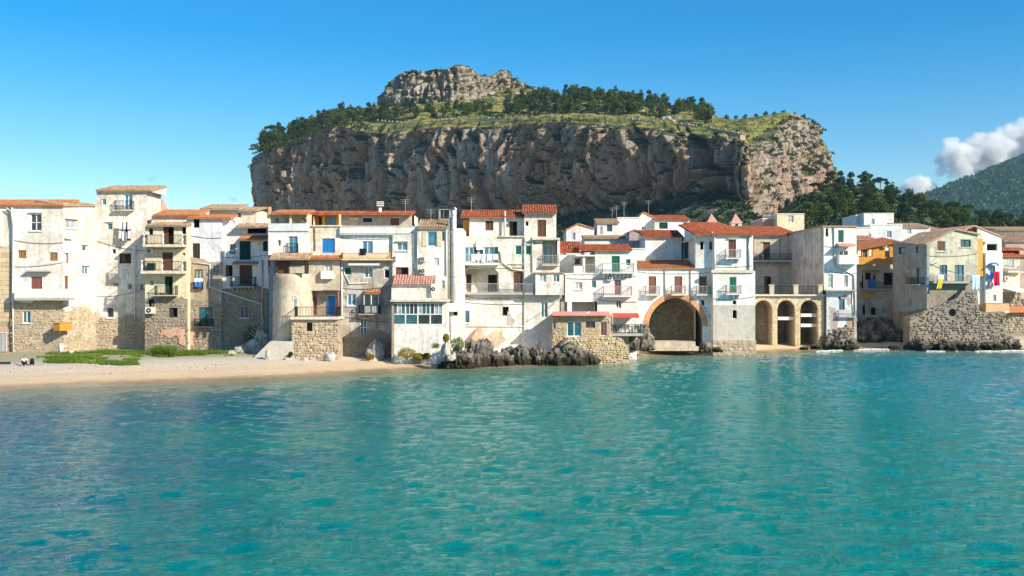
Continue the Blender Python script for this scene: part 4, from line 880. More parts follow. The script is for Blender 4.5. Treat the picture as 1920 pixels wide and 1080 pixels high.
# I: grey house
h = House('town_house', 'grey plaster house with bamboo railed terrace and white bay door', 'house', 637, 99.6, 736, 99.6, .4)
h.wall((637, 438, 736, 487), W2).wall((637, 489, 736, 632), M['grey']).wall((637, 632, 736, 690), M['darkmortar'], -.01)
h.wall((637, 424, 782, 440), W2, -.35, 1.2, 'parapet')
mb = MB(); u0, z = h.q(637, 438, -.4); u1, _ = h.q(782, 438, -.4); n = 60
for i in range(n): a = u0 + (u1 - u0) * (i + .2) / n; mb.box(a, -.42, z, a + (u1 - u0) / n * .5, -.352, z + .12); mb.box(a, -.42, z + .72, a + (u1 - u0) / n * .55, -.352, z + .82)
h.part('parapet_moulding', mb, M['slabw'], kind='stuff')
h.win(679, 452, 699, 477, 'b', gl='glassb', fr='paintw', name='door'); h.balc(643, 737, 486, .9, .6, 'bamboo', .14, 0, 'slab')
h.win(645, 500, 659, 516, 's', 'paintw', 'paintg'); h.win(683, 500, 699, 521, 'b'); h.win(720, 505, 731, 522, 'k'); h.awn(655, 713, 491, .8, .25, 'slabw'); h.win(651, 551, 668, 573, 'b', sill=1); h.win(675, 597, 688, 631, 't', cols=2, rows=2); h.slab(637, 736, 489.5, .16, .18, .02, 'concrete', 'ledge')
h.pipe([(641, 490), (641, 640)], .07, 'slabw'); h.pipe([(641, 500), (655, 532), (690, 530)], .05, 'slabw')
# white bay
u0, z0, u1, z1 = h.rect(684, 551, 712, 588); mb = MB(); mb.box(u0, -.75, z0, u1, -.02, z0 + (z1 - z0) * .42); mb.box(u0, -.75, z1 - .08, u1, -.02, z1); mb.box(u0, -.75, z0, u0 + .08, -.67, z1); mb.box(u1 - .08, -.75, z0, u1, -.67, z1); mb.box((u0+u1)/2 - .05, -.75, z0, (u0+u1)/2 + .05, -.7, z1)
b_ = h.part('bay_door', mb, M['paintw'])
for a, b in ((u0 + .08, (u0+u1)/2 - .05), ((u0+u1)/2 + .05, u1 - .08)): mb = MB(); mb.box(a, -.72, z0 + (z1-z0)*.42, b, -.70, z1 - .08); h.part('pane', mb, M['glassd'], b_)
h.roof(682, 715, 549, 1.0, .3, 'tile_o', -.95, v_ref=-.95); h.balc(674, 714, 588, .85, .9, 'iron', .1, 0, 'concrete')
h.rubble([(637, 640), (690, 634), (736, 640), (736, 690), (637, 690)], 'rub_brown', .36, .08, -.01, .85)
# attic
h.wall((640, 399, 772, 426), M['beige'], 2.4); h.win(679, 407, 699, 418, 's', 'paintw', 'paintdg', v=2.4); h.win(730, 407, 750, 424, 's', 'paintw', 'paintr', v=2.4); h.slab(655, 672, 408, .2, .2, .0, 'slabw', 'ledge', 2.4)
h.body([(637, 400), (772, 400)], 7, WM, 2.75); h.body([(637, 430), (782, 430)], 2.75, WM, .36); h.roof(577, 772, 401, 4.2, .55, 'tile_r', 1.2, v_ref=1.2); h.antenna(760, 397, 3, 1.3)
mb = MB(); u, z = h.q(713, 392, 3); mb.box(u - .15, 2.85, z - .6, u + .15, 3.15, z + .3)
for k in range(3): mb.box(u - .35, 2.65, z + .3 + k * .2, u + .35, 3.35, z + .4 + k * .2)
h.part('chimney', mb, M['slabw']); h.cable(638, 540, 735, 536, 4); h.cable(638, 592, 735, 604, 3); h.cable(638, 446, 780, 444, 3); h.finish(); HI = h
# J/K white houses
h = House('town_house', 'white house with two small windows above the veranda roof', 'house', 736, 99.3, 782, 99.3, .4)
h.wall((736, 440, 782, 690), W_); h.win(744, 455, 764, 470, 'b', sill=1, head='slabw'); h.win(742, 501, 766, 518, 'k', 'paintb', ajar=1, lf='paintb'); h.ac(735, 480, 744, 488)
h.body([(736, 440), (782, 440)], 7, W_); h.finish()
h = House('town_house', 'white house with open cream shutters beside the tall white chimney', 'house', 782, 99, 839, 99, .4)
h.wall((782, 427, 839, 690), W_); h.win(801, 434, 819, 462, 'o', lf='paintc'); h.ac(788, 481, 798, 490); h.ac(788, 503, 798, 513); h.win(814, 484, 823, 498, 's', 'paintw', 'acw'); h.win(828, 434, 834, 452, 't', cols=1); h.win(828, 526, 834, 541, 's', 'paintw', 'ironw', cols=1); h.pipe([(837, 430), (837, 516)], .06, 'slabw')
h.body([(782, 427), (839, 427)], 11, W_); h.roof(781, 840, 427, 4, 1.1, 'tile_b', -.3); h.pipe([(782, 430), (783, 500), (781, 520)], .04, 'metal')
r = MB(); u0, z = h.q(822, 412, 2); u1, _ = h.q(842, 412, 2); h.rail(r, u0, u1, 2, 5, z, 1.1, .03, .5); h.part('roof_railing', r, M['ironw']); h.antenna(808, 415, 4, 1.3); h.finish()
# L: glazed veranda
h = House('veranda_house', 'low white annex with glazed veranda, pink tiled roof and stained lower wall', 'house', 734, 95.6, 838, 95.6, .4)
h.wall((734, 536, 808, 563), W_, 2.2).wall((734, 609, 838, 690), M['white']).wall((830, 566, 838, 609), WM)
h.slab(732, 840, 562, .2, .5, 3.4, 'slab', 'canopy'); u0, z0, u1, z1 = h.rect(737, 568, 830, 609); vz = .02
zm = z0 + (z1 - z0) * .46; fr = MB()
for k in range(5): a = u0 + (u1 - u0) * k / 4; fr.box(a - .06, -.02, z0, a + .06, .1, z1)
for zz in (z0, zm, z1 - .06): fr.box(u0, -.024, zz, u1, .104, zz + .09)
for k in range(13): a = u0 + (u1 - u0) * k / 12; fr.box(a - .035, -.015, zm + .09, a + .035, .09, z1 - .06)
ve = h.part('veranda_frame', fr, M['paintw'])
for k in range(12): a, b = u0 + (u1 - u0) * k / 12 + .035, u0 + (u1 - u0) * (k + 1) / 12 - .035; p = MB(); p.box(a, .03, zm + .09, b, .045, z1 - .06); h.part('pane', p, M['glassd' if k in (4, 5, 9) else 'glassl' if k in (1, 6, 10, 11) else 'glasst'], ve)
for k in range(4): a, b = u0 + (u1 - u0) * k / 4 + .06, u0 + (u1 - u0) * (k + 1) / 4 - .06; p = MB(); p.box(a, .03, z0 + .09, b, .045, zm); h.part('lower_pane', p, M['glasst' if k < 2 else 'glassd'], ve)
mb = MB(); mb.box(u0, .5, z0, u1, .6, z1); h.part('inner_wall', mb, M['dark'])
mb = MB(); uu, zb_ = h.q(736, 640); mb.box(u0 - .12, -.06, 0, u0 + .12, .2, z1 + .3); h.part('corner_pier', mb, M['brownwall'])
h.body([(734, 540), (808, 540)], 1.6, M['grey'], .35, 2.2); h.body([(734, 568), (838, 568)], 3.3, W_); h.roof(735, 816, 534, 1.9, 1.0, 'tile_p', 1.9, v_ref=1.9); h.ac(808, 532, 818, 552, 2.3, .5); h.finish()
# chimney stack M
h = House('chimney_stack', 'tall white chimney stack with hooded top on a white pillar house', 'chimney', 839, 105.4, 868, 105.4, .6)
h.wall((846, 428, 868, 690), W2).wall((839, 520, 846, 690), WM, .1); h.body([(846, 428), (868, 428)], 9, W2); u, z = h.q(851, 394, -.3); mb = MB(); zc = h.q(851, 566, -.3)[1]
mb.tube([(u, -.3, zc), (u, -.3, z - .5), (u + .02, -.3, z), (u + .2, -.4, z + .15)], [.27, .27, .27, .2], 10); h.part('flue', mb, M['paintw'], None, True)
mb = MB(); 
for py in (405, 432, 460, 490, 520, 548): zz = h.q(851, py, -.3)[1]; mb.tube([(u, -.3, zz), (u, -.3, zz + .07)], .295, 10)
h.part('flue_collar', mb, M['metal']); h.pipe([(843, 408), (843, 622)], .14, 'slab', -.15); mb = MB(); a = h.q(850, 568, -.3); mb.box(a[0] - .55, -.7, a[1] - .9, a[0] + .55, -.02, a[1]); h.part('flue_hood', mb, M['slabw']); h.win(850, 575, 858, 592, 'k', 'wood', cols=1); h.finish()
# N: large ivory house with laundry balcony and loggia
h = House('town_house', 'wide ivory house with open loggia, laundry balcony and brown shuttered attic', 'house', 868, 110.6, 985, 110.6, .5)
h.wall((868, 443, 985, 554), M['ivory']).wall((868, 554, 985, 690), M['white'], -.01)
h.wall((880, 406, 985, 446), M['white'], 1.6)
h.win(910, 414, 925, 432, 's', 'paintb', 'paintb', v=1.6); h.win(955, 415, 970, 442, 'k', 'paintb', v=1.6, ajar=1); h.slab(936, 985, 442, .14, .2, 1.6, 'slab', 'ledge')
h.win(871, 463, 888, 492, 'b', 'paintw', name='door'); h.win(907, 463, 927, 492, 'b', 'paintw', name='door'); h.win(966, 460, 978, 478, 's', 'paintw', 'paintg')
for x in (889, 900, 928): u0, z0, u1, z1 = h.rect(x, 463, x + 6, 492); mb = MB(); mb.box(u0, -.06, z0, u1, -.01, z1); h.part('shutter', mb, M['paintdg'])
h.balc(869, 936, 494, 1.3, 1.0, 'ironw', .2, 0, 'slabw'); h.slab(936, 985, 494, .1, .12, .02, 'slab', 'ledge')
# loggia with clipped corners
v = 0.0; pl = [h.q(x, y) for x, y in ((873, 549), (935, 549), (935, 512), (928, 504), (881, 504), (873, 512))]
for pn in h.panels:
    if pn['mat'] is M['ivory']: pn['holes'].append((pl, .3))
u0, z0, u1, z1 = h.rect(873, 504, 935, 549); mb = MB(); mb.add([(u0, .3, z0), (u1, .3, z0), (u1, .3, z1), (u0, .3, z1), (u0, 1.8, z0), (u1, 1.8, z0), (u1, 1.8, z1), (u0, 1.8, z1)], [(0, 1, 5, 4), (1, 2, 6, 5), (2, 3, 7, 6), (3, 0, 4, 7)]); h.part('loggia', mb, M['ivory'])
h.wall((868, 500, 940, 552), M['ivory'], 1.8); h.win(875, 514, 884, 548, 's', 'paintb', 'paintb', v=1.8, cols=1); h.win(915, 515, 932, 548, 'k', 'paintb', v=1.8)
h.balc(868, 985, 549, .7, 1.0, 'ironw', .2, 0, 'concrete'); h.win(963, 510, 980, 547, 's', 'paintb', 'paintb'); h.win(869.5, 582, 881, 606, 't', v=-.01, cols=1, sill=1); h.win(942, 575, 954, 592, 'k', 'paintb', v=-.01); h.pipe([(869, 612), (1010, 612)], .04, 'slabw')
h.pipe([(938, 470), (941, 492), (960, 505), (985, 508)], .09, 'slab'); h.slab(893, 905, 453, .9, .3, .02, 'slabw', 'vent_box')
h.body([(868, 446), (985, 446)], 8, M['ivory']); h.body([(880, 408), (985, 408)], 6, M['white'], 1.95); h.roof(863, 985, 407, 4.5, 1.1, 'tile_r', 1.1, v_ref=1.1); h.antenna(884, 397, 4, 1.6); h.pipe([(947, 396), (947, 446)], .09, 'slabw', 1.2); h.win(869, 415, 876, 432, 'k', v=1.6) if False else None
h.wall((868, 412, 880, 443), M['orange'], 2.5); h.pipe([(870, 556), (905, 560), (985, 558)], .02, 'iron', -.06, 'cable'); h.patch([(905, 632), (940, 620), (950, 640), (930, 655), (900, 655)], M['beige'], -.02); h.patch([(952, 585), (966, 600), (962, 618), (950, 606)], M['greige'], -.02); h.cable(869, 500, 984, 502, 2); h.cable(869, 566, 984, 570, 3); h.finish(); HN = h
# O: taller part with bay
h = House('town_house', 'tall ivory house with red roof, recessed blue glazed door and boxed bay', 'house', 983, 110.4, 1049, 110.4, .5)
h.wall((983, 398, 1043, 446), M['ivory'], .8).wall((983, 446, 1049, 510), M['ivory']).wall((983, 510, 1049, 690), M['white'], -.01)
h.win(1008, 412, 1024, 444, 's', 'paintb', 'paintb', v=.8); h.win(985, 415, 991, 424, 'k', v=.8, cols=1); h.slab(998, 1050, 446, .2, .5, .8, 'slab', 'ledge'); h.win(985, 460, 996, 478, 's', 'paintw', 'paintg')
u0, z0, u1, z1 = h.rect(1017, 451, 1045, 496); pl = [(u0, z0), (u1, z0), (u1, z1), (u0, z1)]; h.hole(pl, 0.0, 1.5); h.wall((1012, 448, 1050, 498), M['greige'], 1.5); h.win(1018.5, 459, 1037, 495, 'b', 'paintw', v=1.5); h.balc(1016, 1047, 496, .5, 1.0, 'ironw', .15, 0, 'slab')
u0, z0, u1, z1 = h.rect(1004, 510, 1058, 553, -.9); mb = MB(); mb.box(u0 + .1, -.55, z0, u1, -.02, z0 + .15); h.part('bay_floor', mb, M['concrete'])
h.wall((1004, 512, 1057, 553), M['ivory'], -.9, .88, 'bay_wall'); h.win(1011, 515, 1024, 529, 'l', v=-.9); h.win(1037, 515, 1049, 529, 'l', v=-.9, gl='glasst'); h.slab(1000, 1060, 510.5, .12, 1.05, .05, 'tile_b', 'bay_roof')
h.balc(983, 1003, 550, .7, 1.0, 'ironw', .16, 0, 'concrete'); h.win(986, 520, 996, 548, 'g', cols=1); h.win(1014, 567, 1027, 596, 't', 'paintw', v=-.01)
h.body([(983, 448), (1049, 448)], 8, M['ivory']); h.body([(983, 400), (1043, 400)], 5.5, M['bluewhite'], 1.15); h.roof(979, 1045, 399, 3.2, 1.1, 'tile_r', .3, v_ref=.3); h.pipe([(998, 420), (998, 510)], .06, 'slab'); h.cable(984, 452, 1016, 456, 2); h.cable(984, 604, 1048, 560, 4); h.finish()
# P: pink house
h = House('town_house', 'pinkish white house with green shuttered door and arched stone store below', 'house', 1050, 112.6, 1194, 112.6, .5)
h.wall((1116, 469, 1194, 512), W2).wall((1060, 512, 1194, 556), M['pinkwhite']).wall((1120, 556, 1194, 690), M['pinkwhite']).wall((1060, 556, 1120, 566), M['pinkwhite']).wall((1050, 560, 1120, 690), M['pinkwhite'], 2.2)
h.win(1147, 480, 1162, 511, 's', 'paintg', 'paintg'); h.win(1174, 486, 1182, 497, 's', 'paintg', 'paintg', cols=1); h.win(1078, 529, 1092, 543, 'l', sill=1); h.win(1109, 526, 1118, 540, 't', cols=1); h.win(1151, 524, 1165, 554, 'd', 'paintw', 'paintr'); h.win(1155, 563, 1165, 578, 'g')
h.balc(1128, 1188, 511, .8, 1.0, 'ironw', .12, 0, 'slabw', brackets=8); h.balc(1130, 1184, 554, .9, 1.0, 'ironw', .16, 0, 'slabw'); h.ac(1139, 515, 1149, 526)
mb = MB(); u, z = h.q(1068, 566); mb.box(u - .25, .0, 0, u + .25, .5, z); h.part('pillar', mb, M['slabw']); mb = MB(); u, z = h.q(1062, 566); mb.box(u - .6, .6, 0, u - .2, 2.2, z); h.part('porch_wall', mb, M['pinkwhite'])
# covered terrace on the left
h.wall((1050, 478, 1116, 514), W2, 3.0); h.win(1077, 483, 1090, 497, 'k', v=3.0); h.slab(1052, 1118, 512, .15, .1, 3.0, 'slabw', 'terrace_floor'); h.slab(1080, 1118, 478, .15, .2, 3.0, 'slabw', 'terrace_roof')
mb = MB()
for px in (1095,): u, z = h.q(px, 512); mb.box(u - .13, 0, z, u + .13, .26, h.q(px, 480)[1])
h.part('terrace_post', mb, M['slabw']); u0, z0, u1, z1 = h.rect(1076, 502, 1094, 512); mb = MB(); mb.box(u0, 0, z0, u1, .15, z1 + .2); h.part('parapet', mb, M['pinkwhite']); r = MB(); a = h.q(1097, 512); b = h.q(1116, 512); h.rail(r, a[0], b[0], .05, .3, a[1], 1.0); h.part('railing', r, M['ironw'])
h.body([(1116, 470), (1194, 470)], 8, W2); h.body([(1060, 514), (1116, 514)], 8, W2, 3.35); h.body([(1060, 514), (1116, 514)], 3.35, W2, .35, zb=h.q(1090, 566)[1]); h.roof(1088, 1186, 469, 4.5, .8, 'tile_r', -.4, v_ref=-.4, wallmat=W2); h.roof(1050, 1093, 473, 4, 1.4, 'tile_r', 3.0, v_ref=3.0); h.cable(1062, 522, 1192, 518, 3); h.cable(1122, 562, 1193, 566, 2); h.finish(); HP = h
# Q: yellow rubble house
h = House('stone_house', 'golden rubble stone house with pink awnings at the edge of the black rocks', 'house', 1036, 108.0, 1146, 108.0, .1)
h.wall((1036, 590, 1146, 690), M['mortar']); h.win(1063, 603, 1090, 631, 'g', 'paintw', cols=2, gl='glasst'); h.win(1098, 603, 1116, 615, 'g', 'paintr'); h.win(1125, 603, 1138, 630, 'd', 'paintw', 'paintr'); h.win(1036.8, 605, 1042, 617, 't', cols=1); h.slab(1060, 1093, 631.5, .1, .2, .02, 'slabw', 'sill')
h.rubble([(1036, 592), (1146, 592), (1146, 690), (1036, 690)], 'rub_yel', .30, .05, 0, .75); h.awn(1035, 1094, 584, 1.1, .3, 'pinkawn', 'awning', .3); h.awn(1094, 1142, 584, 1.0, .3, 'pinkawn', 'awning', .3); h.body([(1036, 590), (1146, 590)], 4, M['mortar']); h.pipe([(1094, 595), (1100, 588), (1106, 584)], .05, 'slabw', -.5); h.finish()
h = House('rubble_retaining_wall', 'bulging golden rubble retaining wall below the stone house', 'wall', 1060, 105.6, 1178, 106.4, -.2)
h.wall([(1060, 640), (1070, 634), (1120, 632), (1165, 634), (1176, 650), (1180, 690), (1060, 690)], M['mortar'], 0, 2.4); h.rubble([(1058, 642), (1070, 632), (1120, 631), (1166, 633), (1178, 652), (1182, 680), (1058, 690)], 'rub_yel', .33, .09, 0, .8); h.finish()
# R: terrace with red awning
h = House('terrace_platform', 'small terrace deck with red awning and dark railing beside the big arch', 'terrace', 1146, 110.2, 1207, 110.2, .2)
h.wall((1148, 629, 1180, 690), M['darkmortar'], 1.0); h.slab(1146, 1206, 625, .3, .0, 2.6, 'concrete', 'deck'); h.awn(1147, 1196, 587, 1.4, .35, 'redawn', 'awning', 2.0); u0, z = h.q(1147, 625); u1, _ = h.q(1205, 625); r = MB(); h.rail(r, u0, u1, .05, 2, z, .95, .03, .2); h.part('railing', r, M['paintdg'])
mb = MB()
for px in (1149, 1204): a = h.q(px, 625); mb.tube([(a[0], .15, a[1]), (a[0], .15, a[1] + 2.1)], .03, 5)
h.part('awning_post', mb, M['paintw']); h.finish(); HR = h
e_ = HP; 
# S: arch house
h = House('arch_house', 'white house standing on a great orange ringed stone arch', 'house', 1194, 121.5, 1336, 121.5, 0)
h.wall([(1194, 503), (1303, 503), (1303, 503.2), (1336, 503.2), (1336, 690), (1194, 690)], W2)
h.arch(1267, 612, 690, 51, 'brick', .62, 0, 6.5, rise=.98, pointed=.35)
for x in (1216, 1264.5, 1311): h.win(x, 518, x + 14.5, 552, 's', 'paintr', 'paintr'); h.balc(x - 7, x + 20, 552, .7, 1.0, 'ironw', .12, 0, 'slabw')
h.win(1315, 562, 1321, 573, 'k', cols=1); h.win(1156, 596, 1166, 611, 'k') if False else None
for x in (1247, 1295): h.pipe([(x, 505), (x, 556 if x < 1280 else 570)], .06, 'ironw')
h.pipe([(1194.6, 505), (1194.6, 600)], .06, 'slabw')
h.body([(1194, 503), (1336, 503)], 8, W2); h.roof(1193, 1304, 503, 5.5, 1.1, 'tile_o', -.3); h.slab(1225, 1304, 641, .5, 1.5, 2, 'beige', 'landing'); h.slab(1218, 1310, 650, .5, 3.0, .2, 'beige', 'landing_step'); h.cable(1195, 510, 1335, 511, 3); h.cable(1310, 556, 1335, 600, 2); h.finish(); HS = h
# T
h = House('town_house', 'white windowless gable wall with red roof behind the arch house', 'house', 1210, 129, 1278, 129, .8)
h.wall((1210, 444, 1278, 520), W2); h.body([(1210, 444), (1278, 444)], 9, W2); h.roof(1205, 1282, 444, 5, 1.1, 'tile_r', -.4, v_ref=-.4, wallmat=W2); h.finish()
# U: palazzo
h = House('town_house', 'white house wing with two narrow windows under the long red roof', 'house', 1304, 121.2, 1337, 120.9, .5)
h.wall([(1304, 440), (1337, 434), (1337, 503), (1304, 503)], W2); h.win(1313, 453, 1319, 468, 'k', 'paintb', cols=1); h.win(1330, 453, 1335.5, 468, 'k', 'paintb', cols=1); h.body([(1304, 440), (1337, 434)], 10, M['ivory']); h.finish()
h = House('town_house', 'grey side of the palazzo with hooded balcony door facing left', 'house', 1277, 131, 1304.5, 121.4, .5)
h.wall([(1277, 446), (1304, 440), (1304, 505), (1277, 505)], M['ivory']); h.win(1282, 455, 1291, 485, 'd', 'paintb', 'paintdg', cols=1); h.slab(1278, 1294, 453, .15, .5, .02, 'slab', 'hood'); h.finish()
h = House('palazzo', 'broad white palazzo with brown balcony door above green balcony shutters', 'house', 1337, 120.4, 1412, 120.4, 0)
h.wall((1337, 440, 1412, 506), W2).wall((1337, 508, 1416, 572), W2, -.05).wall((1337, 572, 1416, 638), M['greige'], -.06).wall((1337, 638, 1418, 690), M['mortar'], -.25, .6)
h.slab(1334, 1413, 506, .35, .25, .02, 'slab', 'cornice'); h.win(1366, 450, 1380, 484, 's', 'paintb', 'paintb', head='slab'); h.balc(1358, 1387, 484, .8, 1.0, 'ironw', .12, 0, 'slabw', brackets=3); h.win(1367, 519, 1381, 550, 's', 'paintw', 'paintg', v=-.05); h.balc(1359, 1388, 551, .8, 1.0, 'ironw', .12, -.05, 'slabw', brackets=3)
h.win(1373.5, 563, 1381, 571.5, 'k', v=-.05, cols=1); h.win(1373, 581, 1382, 598, 'k', v=-.06, cols=1, arch=True); h.rubble([(1337, 640), (1418, 640), (1418, 690), (1337, 690)], 'rub_warm', .5, .05, -.25, .8, 'base_stones')
h.body([(1337, 440), (1412, 440)], 22, W2); h.roof(1335, 1414, 440, 20, 2.7, 'tile_r', -.4, v_ref=-.4, wallmat=W2); h.roof(1303, 1336, 440, 12, 1.9, 'tile_r', -.35, v_ref=-.35, ye2=437); h.pipe([(1404, 442), (1404, 506)], .09, 'metal'); h.pipe([(1340, 442), (1340, 506)], .07, 'slabw'); h.cable(1338, 500, 1411, 498, 2); h.cable(1338, 560, 1414, 556, 3, -.1); h.finish()
# V: recessed house over the arcade
h = House('town_house', 'beige recessed house with long balcony above a walled terrace', 'house', 1404, 147, 1484, 147, .5)
h.wall((1404, 442, 1500, 488), M['beige']).wall((1404, 488, 1500, 560), M['greige'], .3); h.win(1431, 455, 1444, 486, 's', 'paintb', 'paintb', head='slab'); h.win(1481, 457, 1493, 487, 'k', 'paintb'); h.balc(1406, 1499, 488, 1.4, .9, 'iron', .25, 0, 'concrete', brackets=8)
h.win(1433, 518, 1446, 552, 'k', 'paintb', v=.3, ajar=1, lf='paintb'); h.win(1484, 518, 1495, 540, 'k', v=.3); h.pipe([(1413, 445), (1413, 555)], .09, 'brownwall' if False else 'terracotta'); h.pipe([(1462, 445), (1462, 555)], .08, 'ironw'); h.body([(1404, 442), (1500, 442)], 14, M['beige']); h.roof(1402, 1500, 440, 12, 1.9, 'tile_r', -.6, v_ref=-.6); h.ac(1421, 477, 1432, 486); h.finish()
h = House('arcade', 'three tall stone arches carrying a balustraded terrace above the sand', 'arcade', 1414, 131, 1546, 131, -.2)
h.wall((1414, 553, 1546, 700), M['beige'])
for cx_, bk in ((1431.5, True), (1474, False), (1517, False)):
    h.arch(cx_, 579, 700, 16.5, 'ashlar', .42, 0, 3.4 if bk else 5.5, rise=1.0, inner='mortar', back=True, nv=13)
for x0, x1 in ((1448.5, 1457), (1491, 1500), (1534, 1545)): h.blocks(x0, 580, x1, 634, 'ashlar', 1.2, .36, 0); h.blocks(x0 - .5, 634, x1 + .5, 660, 'rub_grey' if False else 'ashlar', 1.4, .8, -.05, .06, 'pier_foot')
h.blocks(1414.5, 582, 1415.5, 583, 'ashlar') if False else None
for y, xa, xb in ((594, 1458, 1491), (588, 1501, 1534), (607, 1501, 1534)): u0, z = h.q(xa, y, .6); u1, _ = h.q(xb, y, .6); mb = MB(); mb.box(u0, .5, z - .42, u1, .9, z); h.part('cross_beam', mb, M['slabw'])
for xa, xb, y in ((1459, 1490, 588), (1502, 1533, 582)): u0, z = h.q(xa, y, .6); u1, _ = h.q(xb, y, .6); r = MB(); h.rail(r, u0, u1, .55, .6, z, .9, .025, .2); h.part('railing', r, M['iron'])
h.slab(1412, 1547, 552, .22, .35, 15, 'slab', 'terrace_floor'); u0, z = h.q(1414, 552); u1, _ = h.q(1545, 552); r = MB(); h.rail(r, u0, u1, -.15, .2, z, 1.05, .03, .17); h.part('railing', r, M['iron'])
for px in (1447, 1492, 1538): u, z = h.q(px, 552, -.15); mb = MB(); mb.box(u - .28, -.32, z, u + .28, .2, z + 1.15); mb.box(u - .34, -.38, z + 1.15, u + .34, .26, z + 1.28); h.part('terrace_pier', mb, M['beige'])
h.win(1462, 570, 1473, 588, 'l', v=5.0) if False else None; h.finish()
# W: tall grey sided house
h = House('town_house', 'tall house with bare grey side wall and sunlit white front', 'house', 1545, 130.6, 1606, 130.6, 0)
h.wall((1545, 424, 1606, 543), W2).wall((1550, 545, 1606, 700), M['bluewhite'], -.05); h.win(1548, 428, 1553.5, 444, 'k', cols=1); h.win(1571, 431, 1582, 455, 's', 'paintw', 'paintg'); h.win(1552, 514, 1562, 540, 'l', cols=1); h.win(1574, 470, 1590, 492, 'g'); h.win(1582, 516, 1590, 538, 'l', cols=1); h.pipe([(1563, 426), (1566, 500), (1601, 515), (1603, 590), (1585, 594)], .07, 'metal'); h.pipe([(1597, 543), (1601, 620)], .06, 'metal')
h.balc(1568, 1604, 493, 1.2, 1.0, 'slabw', .2, 0, 'slabw'); h.awn(1568, 1598, 456, 1.2, .35, 'tile_p', 'awning'); h.roof(1566, 1600, 466, .1, .02, 'tile_p', -.9) if False else None
h.slab(1549, 1606, 543, .2, .9, .1, 'concrete', 'ledge'); h.win(1573, 556, 1584, 581, 'b', 'paintr', v=-.05); h.patch([(1556, 574), (1566, 580), (1572, 600), (1568, 622), (1558, 618), (1555, 596)], M['mauve'], -.05, 'bare_brick_patch'); h.patch([(1590, 596), (1604, 592), (1605, 640), (1592, 632), (1586, 612)], M['brownwall'], -.05); h.patch([(1572, 556), (1588, 552), (1600, 562), (1590, 572), (1586, 560)], M['mauve'], -.05, 'bare_brick_patch'); h.balc(1570, 1604, 594, .5, .8, 'ironw', .08, -.05, 'ironw')
h.body([(1545, 424), (1606, 424)], 26, M['grey']); h.slab(1543, 1608, 423, .18, .15, 26, 'tile_b', 'roof_edge'); h.rubble([(1552, 615), (1606, 610), (1606, 700), (1552, 700)], 'rub_brown', .45, .15, -.05, .7); h.cable(1546, 462, 1605, 458, 3); h.cable(1546, 506, 1605, 512, 3); h.finish()
# X: orange house in the recess
h = House('town_house', 'orange upper storey with tiled roof above shaded cluttered balconies', 'house', 1600, 146, 1690, 146, 0)
h.wall([(1600, 470), (1625, 466), (1690, 452), (1690, 494), (1600, 496)], M['orange'], -1.2).wall((1600, 496, 1690, 552), M['greige']).wall((1600, 552, 1690, 700), M['grey'], .02)
h.win(1608, 468, 1616, 489, 'k', 'wood', v=-1.2); h.win(1618, 468, 1626, 489, 't', 'wood', v=-1.2); h.win(1629, 467, 1636, 481, 'k', 'paintb', v=-1.2); h.win(1659, 464, 1668, 491, 'k', 'paintb', v=-1.2)
h.balc(1600, 1688, 494, 1.0, .9, 'orange', .15, -1.2, 'ochre'); h.win(1622, 511, 1633, 526, 'k', 'paintb'); h.win(1657, 511, 1675, 535, 'k', 'paintb'); h.win(1637, 516, 1643, 526, 'k', cols=1); h.win(1616, 515, 1620, 540, 'k', cols=1); h.balc(1612, 1680, 541, 1.0, .95, 'iron', .2, 0, 'concrete'); h.awn(1616, 1648, 507, .8, .2, 'tile_b'); h.slab(1612, 1640, 548, .9, .06, 0, 'ochre', 'sign_board'); h.ac(1656, 458, 1663, 465, -1.2)
h.win(1617, 572, 1624, 592, 'k', v=.02, arch=True, cols=1); h.win(1632, 575, 1644, 592, 'k', v=.02, arch=True, cols=1); h.pipe([(1642, 567), (1684, 555)], .05, 'slabw')
h.body([(1600, 500), (1690, 500)], 9, M['beige']); h.wall([(1690, 448), (1690, 452)], M['beige']) if False else None
h.roof(1598, 1688, 470, 7, .9, 'tile_o', -1.7, v_ref=-1.7, ye2=453); h.rubble([(1600, 596), (1690, 600), (1690, 700), (1600, 700)], 'rub_brown', .5, .2, .02, .8); h.wall((1600, 448, 1640, 470), M['white2'], 6); h.roof(1596, 1640, 448, 3, .6, 'tile_p', 5.4, v_ref=5.4); h.finish()
# Z: pale yellow gabled house with shaded side
h = House('town_house', 'pale yellow gabled house with blue glazed balcony doors over a rubble sea wall', 'house', 1738, 130.5, 1833, 131, -.3)
prof = [(1738, 458), (1791, 432), (1833, 441)]
h.wall(prof + [(1833, 532), (1738, 532)], M['yellowhouse']).wall((1738, 532, 1833, 700), M['darkmortar'], .03)
h.win(1757, 452, 1772, 471, 's', 'slabw', 'paintb', sill=1); h.win(1801, 449, 1820, 463, 't', 'paintdg', sill=1); h.win(1762, 497, 1776, 528, 'b', 'paintdg'); h.win(1790, 497, 1807, 528, 'b', 'paintdg'); h.balc(1744, 1818, 529, 1.0, .95, 'ironw', .16, 0, 'concrete')
h.body(prof, 9.5, M['tealshade']); h.edgeroof([(1735, 459.5), (1791, 431.5), (1836, 441.5)], 9.5, 'tile_b'); h.pipe([(1741, 500), (1757, 492)], .04, 'iron', -.2); h.cable(1739, 480, 1831, 476, 3); h.cable(1739, 492, 1800, 512, 3); h.finish(); HZ = h
h = House('town_house', 'narrow shaded grey house side with dark windows joining the yellow gabled house', 'house', 1673.5, 139.8, 1738.3, 130.2, -.3)
h.wall([(1674, 452), (1738, 459), (1738, 585), (1674, 585)], M['tealshade'], -.05).wall((1674, 585, 1738, 700), M['darkmortar'], -.1)
